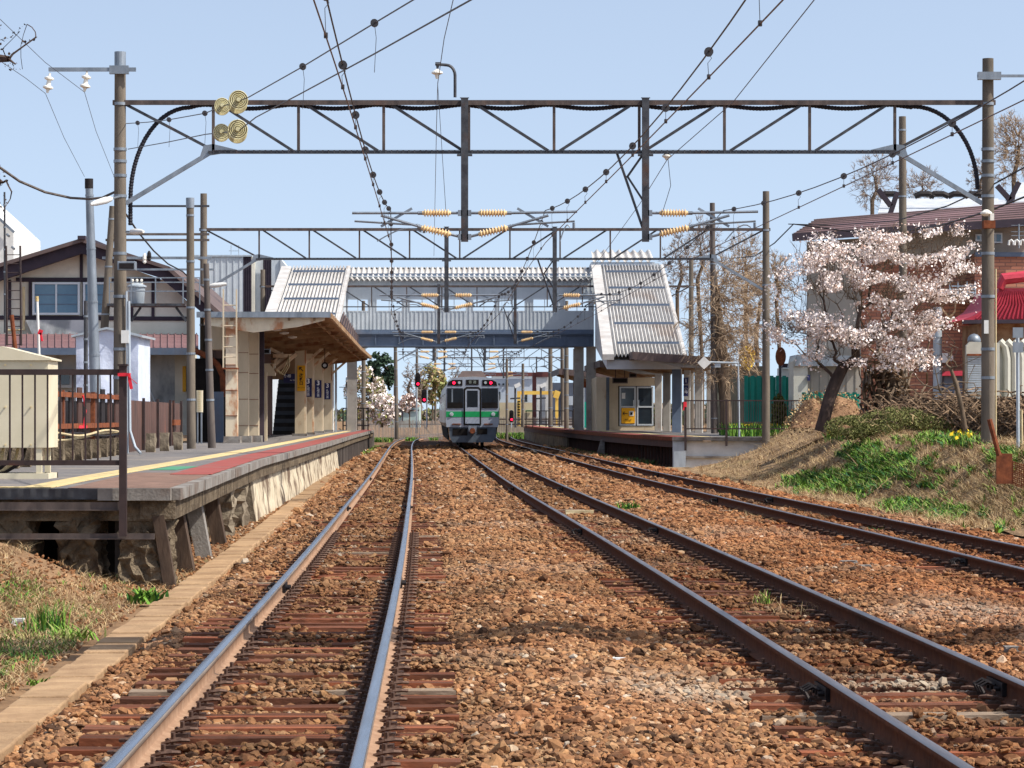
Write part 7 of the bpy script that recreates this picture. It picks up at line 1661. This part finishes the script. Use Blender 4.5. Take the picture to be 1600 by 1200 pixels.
# vine tangled stems beside it
vt = thing('vine_tangled_tree', 'bare multi-stemmed tree wrapped in dry vines under the blossoms', 'tree', P(1395, 672, 86))
tg = np.concatenate([ell(rg, 90, 1400, 560, 60, 70, 86, 1.6), ell(rg, 60, 1440, 470, 60, 70, 86, 1.6), ell(rg, 30, 1370, 480, 50, 70, 86, 1.4)])
grow_tree(vt, [P(1400, 672, 86), P(1398, 640, 86), P(1395, 610, 86), P(1392, 585, 86)], tg, .24, .012, 'bark', 'vine', 8, seg=.3, wig=.2, bias=.1)
m = MB(); r2 = random.Random(5)
for k in range(34):
    x = 1392 + r2.gauss(0, 20); pts = []
    for q in range(9): pts.append(P(x + r2.gauss(0, 5) + (q - 4) * r2.uniform(-3, 3), 668 - q * r2.uniform(9, 14), 86 + r2.gauss(0, .5)))
    m.tube(pts, r2.uniform(.02, .05), 4)
m.build('vine_stem', M['bark'], vt)['kind'] = 'stuff'
tg = np.concatenate([ell(rg, 26, 1385, 610, 55, 45, 86, .8)])
# bare ginkgo like tree by the right stair roof
bt = thing('bare_tree', 'large bare tan-twigged tree next to the corrugated stair roof', 'tree', P(1135, 676, 128)); YT = 128
tg = np.concatenate([ell(rg, n_, x, y, rx, ry, YT, 3) for n_, x, y, rx, ry in ((190, 1130, 560, 62, 52), (170, 1120, 500, 62, 45), (110, 1130, 440, 42, 42), (70, 1172, 520, 34, 52), (60, 1160, 440, 30, 45))])
grow_tree(bt, [P(1134, 676, YT), P(1134, 640, YT), P(1131, 600, YT), P(1128, 550, YT), P(1122, 490, YT), P(1118, 430, YT)], tg, .26, .014, 'bark', 'twig', 21, seg=.5, wig=.14, bias=.2, lift=.2, expn=.72, spray=(.6, .02, 900))
def bare(px, py, w, h, Y, n, seed, label, twig='twig_g', rmin=.012, grp=None, r0=.12):
    t = thing('bare_tree', label, 'tree', P(px, 665, Y), grp); rg = np.random.default_rng(seed)
    tg = np.concatenate([ell(rg, n, px, py, w, h, Y, w * Y / F), ell(rg, n // 2, px, py - h * .3, w * .6, h * .6, Y, w * Y / F * .6)])
    j_ = rg.normal(size=8) * w * .10; b = [P(px, 665, Y), P(px + j_[0], (665 + py + h) / 2, Y), P(px + j_[1], py + h * .6, Y), P(px + j_[2], py + h * .25, Y), P(px + j_[3], py - h * .1, Y)]; n = int(n * 1.5)
    grow_tree(t, b, tg, r0, rmin, 'bark', twig, seed, seg=w * Y / F * .15, wig=.1, bias=.15, lift=.25, expn=.8, spray=(w * Y / F * .26, .00013 * Y, n)); return t
bare(1060, 420, 30, 60, 190, 200, 31, 'bare grey tree behind the left edge of the corrugated stair roof')
bare(1098, 400, 36, 62, 185, 220, 32, 'bare grey tree rising above the dark old pole')
bare(1165, 420, 40, 65, 180, 220, 33, 'bare brownish tree left of the second right gantry pole', 'twig')
bare(1215, 440, 34, 50, 175, 200, 34, 'bare tree showing between the second right pole and the blossoms', 'twig')
bare(1185, 480, 40, 60, 165, 220, 44, 'low bare yellowish tree behind the second right gantry pole', 'twig')
bare(1366, 285, 40, 46, 170, 190, 35, 'bare tree on the skyline left of the shrine roof')
bare(1440, 300, 36, 40, 175, 140, 36, 'bare tree on the skyline between the shrine finials')
bare(1585, 235, 44, 66, 150, 330, 37, 'dense bare tree behind the right gantry pole', 'twig', .012)
bare(1530, 285, 22, 40, 160, 120, 38, 'small bare tree just left of the right gantry pole')
fs = thing('forsythia_bush', 'yellow blossoming bush behind the bare tree trunk', 'bush', P(1165, 640, 133)); pts = ell(rg, 700, 1168, 558, 12, 20, 133, .8)
leafmesh('blossom', [(pts, .06, 'forsy')], parent=fs); grow_tree(fs, [P(1165, 655, 133), P(1166, 620, 133), P(1167, 590, 133)], ell(rg, 30, 1168, 565, 16, 26, 133, .8), .06, .015, 'bark', 'twig', 6)
# hillside woods far behind
def treemass(px, py, w, h, Y, label, mts, n, size, seed, name='tree', cat='tree', trunk=True, base=668):
    t = thing(name, label, cat, P(px, base, Y)); rg = np.random.default_rng(seed)
    pts = ell(rg, n, px, py, w, h, Y, w * Y / F); s = (w + h) / 2 * Y / F
    kk = vn(pts[:, 0] + pts[:, 1] * .3, pts[:, 2], s * .28, seed) ; pts = pts[kk > .38]; k = rg.random(len(pts)); gs = []
    for q, (mt_, f0, f1) in enumerate(mts): gs.append((pts[(k >= f0) & (k < f1)], size, mt_))
    leafmesh('crown', gs, parent=t)
    if trunk: grow_tree(t, [P(px, base, Y), P(px, (base + py) / 2, Y), P(px, py, Y)], ell(rg, 70, px, py, w * .95, h * .95, Y, w * Y / F * .8), w * Y / F * .06, .025, 'bark', 'bark', seed, seg=s * .2, lift=.2)
    return t
b3 = [('bl1', 0, .32), ('bl3', .32, .5), ('lf1', .5, .85), ('twig_y', .85, 1)]
treemass(570, 612, 34, 40, 215, 'cherry tree with white blossom and young leaves beyond the left canopy', b3, 5200, .10, 51)
treemass(597, 640, 34, 26, 208, 'low spreading white blossoming cherry near the picket fence', [('bl1', 0, .55), ('bl3', .55, .8), ('lf1', .8, 1)], 4200, .09, 52)
treemass(640, 630, 16, 16, 222, 'small pinkish blossoming tree beside the far concrete pole', [('bl1', 0, .5), ('bl2', .5, .8), ('twig', .8, 1)], 1200, .09, 53)
treemass(594, 582, 24, 34, 240, 'dark green conifer behind the blossoming cherries', [('con', 0, 1)], 3600, .13, 54)
treemass(676, 600, 22, 34, 330, 'yellow green budding tree left of the train roof', [('lf1', 0, .5), ('twig_y', .5, 1)], 2400, .15, 55)
treemass(696, 620, 14, 26, 320, 'olive tree partly hidden behind the train', [('lf1', 0, .5), ('lf3', .5, 1)], 1500, .15, 56)
for k, (px, py, w, h, Y) in enumerate(((655, 605, 14, 40, 300), (640, 600, 14, 34, 310), (712, 600, 12, 30, 340))):
    bare(px, py, w, h, Y, 90, 60 + k, ('thin bare tree behind the red signals', 'thin bare tree beside the far concrete pole', 'thin bare tree just above the train roof')[k], 'twig_g', .025, r0=.2)
hz = [(20, 660, 80, 10, 600), (420, 655, 120, 8, 620), (520, 655, 80, 12, 560), (700, 652, 60, 12, 640), (930, 650, 70, 14, 520), (1050, 648, 80, 16, 480), (1220, 640, 90, 22, 420), (1400, 635, 100, 28, 400), (1560, 630, 90, 34, 380)]
rgz = np.random.default_rng(77); P_ = []
for (px, py, w, h, Y) in hz: P_.append(ell(rgz, 3200, px, py, w, h, Y, 20))
P_ = np.concatenate(P_); kz = rgz.random(len(P_)); o = leafmesh('distant_woods', [(P_[kz < .4], .5, 'twig_g'), (P_[(kz >= .4) & (kz < .75)], .5, 'lf3'), (P_[kz >= .75], .5, 'con')]); o['kind'] = 'stuff'; o['label'] = 'far-off line of woods closing the horizon'
# branch tips at the left edge
lt = thing('bare_tree', 'thin budding branches reaching in at the upper left edge', 'tree', P(-160, 700, 30)); rg2 = np.random.default_rng(3); YL = 30
tg = np.array([P(x, y, YL + rg2.normal() * .3) for x, y in ((42, 38), (30, 50), (56, 58), (14, 92), (8, 60), (20, 84), (4, 76), (2, 40), (24, 100), (35, 108), (-20, 90), (-20, 40), (9, 282), (18, 300), (4, 330), (12, 318), (-10, 300), (2, 285), (-30, 200), (-40, 250), (-30, 340))])
grow_tree(lt, [P(-160, 760, YL), P(-158, 500, YL), P(-150, 300, YL), P(-120, 200, YL), P(-90, 140, YL)], tg, .09, .0035, 'bark_dk', 'bark_dk', 9, seg=.12, wig=.06, bias=.02, lift=-.03, expn=1.15, split=.3)
bud = np.concatenate([t_ + (np.array(P(-60, 110, YL)) - t_) * np.linspace(0, .2, 7)[:, None] + rg2.normal(size=(7, 3)) * .008 for t_ in tg])
leafmesh('bud', [(bud, .014, 'bark_dk')], parent=lt)['kind'] = 'stuff'

# olive bush, brush heap, vine hedge
bu = thing('evergreen_bush', 'wide low olive green bush on top of the bank', 'bush', P(1395, 690, 76)); YBsh = 76
pts = np.concatenate([ell(rg, 7000, 1330, 668, 42, 20, YBsh, 1.4), ell(rg, 9000, 1400, 662, 60, 28, YBsh, 1.6), ell(rg, 6000, 1445, 668, 50, 22, YBsh, 1.4)])
pts = pts[vn(pts[:, 0], pts[:, 2] * 2, .25, 5) > .3]; k = rg.random(len(pts)); up = (pts[:, 2] - pts[:, 2].min())
leafmesh('leaf', [(pts[k < .5], .022, 'lf3'), (pts[(k >= .5) & (k < .8)], .022, 'lf2'), (pts[k >= .8], .018, 'lf1')], parent=bu)
tg = pts[rg.integers(0, len(pts), 260)]; grow_tree(bu, [P(1395, 695, YBsh), P(1395, 688, YBsh), P(1396, 680, YBsh)], tg, .05, .008, 'bark', 'twig_y', 12, seg=.25, bias=.02, lift=.1)
hp = thing('brush_heap', 'heap of dry brown leaves and twigs at the foot of the cherry trunk', 'heap', P(1300, 672, 92)); V = []; n1, n2 = 40, 14
for i in range(n1 + 1):
    for j in range(n2 + 1):
        a = i / n1; b = j / n2; x = 1235 + 120 * a; h = math.sin(math.pi * a) ** .6 * math.sin(math.pi * min(1, b * 1.0)) * 1.0; p = P(x, 668, 90 + b * 3.5); hh = (.75 + .5 * float(vn(a * 9, b * 5, 1, 2))) * h
        V.append((p[0], p[1], 1.25 + hh))
i = np.arange(n1)[:, None] * (n2 + 1) + np.arange(n2)[None, :]
npmesh('mound', V, np.stack([i, i + n2 + 1, i + n2 + 2, i + 1], -1).reshape(-1, 4), M['darkheap'], parent=hp, smooth=True)
va = np.array(V); sel = va[rg.integers(0, len(va), 2600)] + rg.normal(size=(2600, 3)) * .12; leafmesh('dry_leaf', [(sel[:1300], .03, 'straw2'), (sel[1300:], .03, 'straw')], parent=hp)
vh = thing('vine_hedge', 'tangled brown leafless vine hedge along the bank in front of the buildings', 'hedge', P(1480, 690, 72)); r2 = random.Random(15); m = MB()
for k in range(900):
    t_ = r2.random(); px = 1372 + t_ * 260; Y = 83 - 17 * t_ + r2.gauss(0, .4); top = 612 + 6 * math.sin(px * .07) + r2.uniform(-4, 20); bot = 690 + 6 * t_
    y0 = r2.uniform(top, bot); a = r2.uniform(0, 6.28); pts = [] ; cx, cy = px, y0; dx, dy = math.cos(a) * 6, math.sin(a) * 6
    for q in range(7):
        pts.append(P(cx, max(top, min(bot, cy)), Y + r2.gauss(0, .08))); dx += r2.gauss(0, 2.4); dy += r2.gauss(0, 2.4); dx = max(-7, min(7, dx)); dy = max(-7, min(7, dy)); cx += dx; cy += dy
    m.tube(pts, r2.uniform(.007, .022), 3, cap=False)
m.build('stem', M['vine'], vh)['kind'] = 'stuff'
V = []; n1, n2 = 60, 10
for i in range(n1 + 1):
    for j in range(n2 + 1):
        t_ = i / n1; px = 1380 + 250 * t_; Y = 83.6 - 17 * t_; z0 = 1.0; z1 = P(0, 622 + 4 * math.sin(px * .07), Y)[2]; V.append((P(px, 0, Y)[0] + float(vn(i, j, 2, 1)) * .2, Y + float(vn(i, j, 1.5, 4)) * .4, z0 + (z1 - z0) * j / n2))
i = np.arange(n1)[:, None] * (n2 + 1) + np.arange(n2)[None, :]
npmesh('dead_leaf_mass', V, np.stack([i, i + n2 + 1, i + n2 + 2, i + 1], -1).reshape(-1, 4), mat('dark_dead_vines', S(104, 84, 66), S(58, 46, 38), 5, .97, bump=3, bscale=12), parent=vh, smooth=True)  # dark brown mottled sheet behind the stems
bs2 = thing('bare_sapling', 'leafless sapling leaning from the vine hedge before the brick wall', 'tree', P(1510, 690, 70))
grow_tree(bs2, [P(1512, 692, 70), P(1503, 640, 70), P(1494, 600, 70), P(1485, 575, 70)], np.concatenate([ell(rg, 26, 1478, 570, 34, 60, 70, .8), ell(rg, 14, 1440, 590, 30, 40, 70, .8), ell(rg, 8, 1520, 590, 20, 50, 70, .8)]), .06, .008, 'bark', 'bark', 14, seg=.2, wig=.1, lift=-.05)
cb2 = thing('clipped_shrub', 'dark conical shrub behind the railing right of the second right pole', 'shrub', P(1218, 680, 110)); pts = ell(rg, 1500, 1217, 645, 12, 30, 110, .35); leafmesh('leaf', [(pts[:900], .05, 'lf2'), (pts[900:], .05, 'lf3')], parent=cb2)

# ground plants on the bank and elsewhere
def gpts(x0, x1, y0, y1, n, seed, mask=None, zoff=0.0):
    rg = np.random.default_rng(seed); px = rg.uniform(x0, x1, n); py = rg.uniform(y0, y1, n); out = []
    # cast each pixel ray onto the terrain
    Y = np.full(n, 12.0); done = np.zeros(n, bool); res = np.zeros((n, 3))
    for yv in np.arange(14, 112, .25):
        X = (px - 800) * yv / F; Z = CAM + (650 - py) * yv / F; g_ = ground_h(X, np.full(n, yv)) + .03
        hit = (~done) & (Z < g_); res[hit] = np.stack([X[hit], np.full(hit.sum(), yv) + rg.uniform(-.1, .1, hit.sum()), g_[hit] + zoff], 1); done |= hit
    res = res[done]; px = px[done]; py = py[done]
    if mask is not None: k = mask(px, py, res); res = res[k]
    return res
nz_ = lambda px, py, s, o: vn(px, py * 1.6, s, o)
el = lambda px, py, cx, cy, rx, ry: ((px - cx) / rx) ** 2 + ((py - cy) / ry) ** 2 + (vn(px, py * 2, 9, 5) - .5) * 1.4 < 1
green = lambda px, py, r: el(px, py, 1310, 756, 88, 18) | el(px, py, 1380, 733, 52, 22) | el(px, py, 1350, 712, 40, 18) | el(px, py, 1420, 795, 46, 11) | el(px, py, 1490, 806, 30, 8) | el(px, py, 1480, 690, 70, 9) | el(px, py, 1570, 720, 26, 14) | ((nz_(px, py, 11, 6) > .80) & (px > 1340))
gp = gpts(1180, 1640, 650, 840, 42000, 5, green)
k = nz_(gp[:, 0] * 60, gp[:, 1] * 8, 25, 9)
bladesmesh('bank_grass', gp[k > .3], .15, .03, ['gr1', 'gr1', 'gr2', 'lf1'], 4, 1.0, label='bright green weeds and grass on the bank')
bladesmesh('bank_weeds', gp[k <= .6], .10, .06, ['gr3', 'gr1', 'gr2'], 5, 1.6, label='broad leaved weeds on the bank')
st_ = gpts(1090, 1640, 655, 830, 46000, 6, lambda px, py, r: (vn(px, py * 2, 7, 2) > .42) & ~(green(px, py, r) & (vn(px, py, 3, 8) > .3)))
bladesmesh('dry_straw', st_, .15, .009, ['straw', 'straw2', 'straw'], 7, 2.8, label='dry straw lying on the bank')
st2 = gpts(1090, 1640, 655, 830, 9000, 9); leafmesh('leaf_litter', [(st2[:4500], .028, 'straw2'), (st2[4500:], .022, 'straw')])['kind'] = 'stuff'
m = MB(); r2 = random.Random(8)
for (a, b) in (((1300, 690), (1348, 736)), ((1310, 705), (1352, 742)), ((1290, 655), (1330, 692)), ((1370, 770), (1420, 735)), ((1360, 715), (1420, 700)), ((1505, 720), (1440, 760)), ((1550, 760), (1480, 790))):
    ga = gpts(a[0] - .1, a[0] + .1, a[1] - .1, a[1] + .1, 2, 1); gb_ = gpts(b[0] - .1, b[0] + .1, b[1] - .1, b[1] + .1, 2, 1)
    if len(ga) and len(gb_): m.tube([ga[0] + (gb_[0] - ga[0]) * q + np.array([0, 0, .06 + .05 * math.sin(5 * q)]) for q in np.linspace(0, 1, 7)], .011, 4)
if m.v:
    o = m.build('fallen_twigs', M['straw']); o['kind'] = 'stuff'
# daffodils and green behind the right platform
gq = np.stack([RNG.uniform(8.0, 14.5, 5200), RNG.uniform(107.5, 116, 5200), np.zeros(5200)], 1); gq[:, 2] = np.where(gq[:, 0] < 11.6, .86, 1.0); gq = gq[(gq[:, 0] > 7.2 + .0 * gq[:, 1]) & (vn(gq[:, 0], gq[:, 1], .9, 2) > .3)]
bladesmesh('daffodil_leaves', gq, .42, .05, ['gr1', 'gr2', 'gr1'], 8, .5, label='green daffodil leaves behind the right railing')
df = gq[::17] + np.array([0, 0, .42]); leafmesh('daffodil_blooms', [(df, .05, 'daff')])['kind'] = 'stuff'
for (cx, cy, nm) in ((1302, 683, 'clump of yellow daffodils at the cherry trunk foot'), (1504, 692, 'single yellow daffodil clump near the right gantry pole')):
    t = thing('daffodil_clump', nm, 'flowers', P(cx, cy + 8, 80)); c0 = gpts(cx - 16, cx + 16, cy + 2, cy + 10, 60, int(cx)); bladesmesh('leaf', c0, .25, .03, ['gr2', 'gr1'], 2, .4, parent=t, kind=None); f_ = c0 + np.array([0, 0, .25]); leafmesh('bloom', [(np.concatenate([f_ + RNG.normal(size=f_.shape) * .03 for _ in range(1)])[::2], .03, 'daff')], parent=t)
# greenery at the far ends of the platforms
for k, (px0, px1, Y, n, lb) in enumerate(((578, 612, 214, 900, 'green'), (633, 652, 218, 350, 'green'), (672, 682, 218, 200, 'green'), (778, 822, 236, 1300, 'green'))):
    g_ = np.stack([RNG.uniform((px0 - 800) * Y / F, (px1 - 800) * Y / F, n), RNG.uniform(Y - 2, Y + 3, n), np.full(n, -.28)], 1); bladesmesh('green_undergrowth', g_, .5 if k == 3 else .3, .08, ['gr1', 'gr2', 'lf3'], 30 + k, .6)
g_ = np.stack([np.interp(RNG.uniform(0, 1, 2600), [0, 1], [0, 1]), RNG.uniform(112, 165, 2600), np.zeros(2600)], 1); g_[:, 0] = p2edge(g_[:, 1]) - RNG.uniform(-.2, 1.0, len(g_)); g_[:, 2] = -.27
bladesmesh('dark_grass_strip', g_, .22, .05, ['gr2', 'straw2', 'lf2'], 33, .7, label='dark grass strip below the right platform')
g_ = np.stack([pedge(np.linspace(140, 172, 500)) + RNG.uniform(.0, .5, 500), np.linspace(140, 172, 500), np.full(500, -.27)], 1); bladesmesh('dark_grass_strip', g_, .2, .05, ['lf1', 'gr1'], 34, .7)

# left foreground: dead grass mound, weeds
lg = gpts(-60, 300, 855, 1200, 26000, 40, lambda px, py, r: (r[:, 0] - c1(r[:, 1]) < -1.95) & (vn(px, py, 26, 4) > .34))
bladesmesh('dry_straw', lg, .055, .006, ['straw', 'straw2', 'straw'], 41, 2.6, label='dry grass on the ground left of the cable trough')
lg = gpts(-60, 330, 870, 1200, 16000, 42, lambda px, py, r: (r[:, 0] - c1(r[:, 1]) < -1.92)); 
_g = np.concatenate([lg[:, :3], RNG.uniform(.006, .026, (len(lg), 1))], 1); scatter('soil_stones', _g[:2200], M['stone'], 3)
lg = gpts(-40, 230, 900, 1150, 12000, 44, lambda px, py, r: (r[:, 0] - c1(r[:, 1]) < -2.0) & (el(px, py, 60, 1010, 90, 24) | el(px, py, 30, 930, 40, 16) | el(px, py, 90, 1050, 60, 10) | (vn(px, py * 2, 12, 9) > .74)))
bladesmesh('small_weeds', lg, .045, .012, ['gr1', 'lf1', 'gr2'], 45, 1.2, label='small green weeds left of the cable trough')
def tuft(px, py, n, h, w, spread, label, mts, lean, name='weed', seed=1):
    c = gpts(px - .2, px + .2, py - .2, py + .2, 4, 2)
    if len(c) == 0: return
    c = c[0]; t = thing(name, label, 'weed', tuple(c)); rg = np.random.default_rng(seed); pts = c + rg.normal(size=(n, 3)) * np.array([spread, spread * .8, 0]); bladesmesh('leaf', pts, h, w, mts, seed, lean, parent=t, kind=None)
tuft(228, 943, 120, .13, .045, .07, 'bright leafy weed at the corner of the platform piers beside the trough', ['gr1', 'gr1', 'gr2'], .9, 'leafy_weed', 2)
tuft(78, 990, 130, .24, .011, .09, 'tall tuft of dark green grass on the left ground', ['gr2', 'gr1'], .5, 'grass_tuft', 3)
tuft(110, 1000, 70, .12, .02, .12, 'low pale green tuft right of the tall grass tuft', ['gr1', 'lf1'], .9, 'grass_tuft', 4)
tuft(65, 1072, 26, .05, .02, .05, 'smallest green weed on the lower left ground', ['gr1'], 1.2, 'leafy_weed', 5)
def tuft2(x, y, n, h, w, spread, label, mts, lean, seed):
    t = thing('weed', label, 'weed', (x, y, -.18)); rg = np.random.default_rng(seed); bladesmesh('leaf', np.array([x, y, -.19]) + rg.normal(size=(n, 3)) * np.array([spread, spread, 0]), h, w, mts, seed, lean, parent=t, kind=None)
gz = lambda px, py: ((px - 800) * 1.78 / (py - 650), F * 1.78 / (py - 650))
x, y = gz(1193, 946); tuft2(x, y, 60, .13, .012, .06, 'small green weed between the rails of the middle track', ['gr1', 'lf1', 'straw'], .5, 11)
x, y = gz(1265, 960); tuft2(x, y, 70, .12, .006, .16, 'dry pale grass wisps between the rails of the middle track', ['straw'], .9, 12)
x, y = gz(978, 797); tuft2(x, y, 90, .16, .03, .1, 'green weed against the outer rail of the middle track', ['gr2', 'gr1'], .6, 13)
yy_ = RNG.uniform(31, 100, 5200); uu_ = RNG.uniform(-2.75, -1.85, 5200) - .0055 * (yy_ - 31); xx_ = c1(yy_) + uu_; _g = np.stack([xx_, yy_, ground_h(xx_, yy_) + .01, RNG.uniform(.008, .035, 5200)], 1); scatter('soil_stones', _g, M['stone'], 4)
# a few pale stones and a stub in the ballast
for k, (px, py, r) in enumerate(((968, 1040, .045), (1325, 888, .09), (1352, 893, .07), (1580, 1022, .05), (25, 975, .05))):
    x, y = gz(px, py); 
    if k == 4: x, y, z = gpts(24, 26, 974, 976, 3, 1)[0]
    else: z = -.16
    m = MB(); rough_block(m, x - r, x + r, y - r * .8, y + r * .8, z - .03, z + r * .8, r * .16, 90 + k, n=2, nz=3)
    tag(m.build('stone', M['white'] if k in (0, 4) else M['slab']), ('small white stone in the ballast between the left and middle tracks', 'left of two big grey stones beyond the middle track', 'right of two big grey stones beyond the middle track', 'pale stone at the right edge outside the middle track', 'white stone on the left ground beside the grass')[k], 'stone')
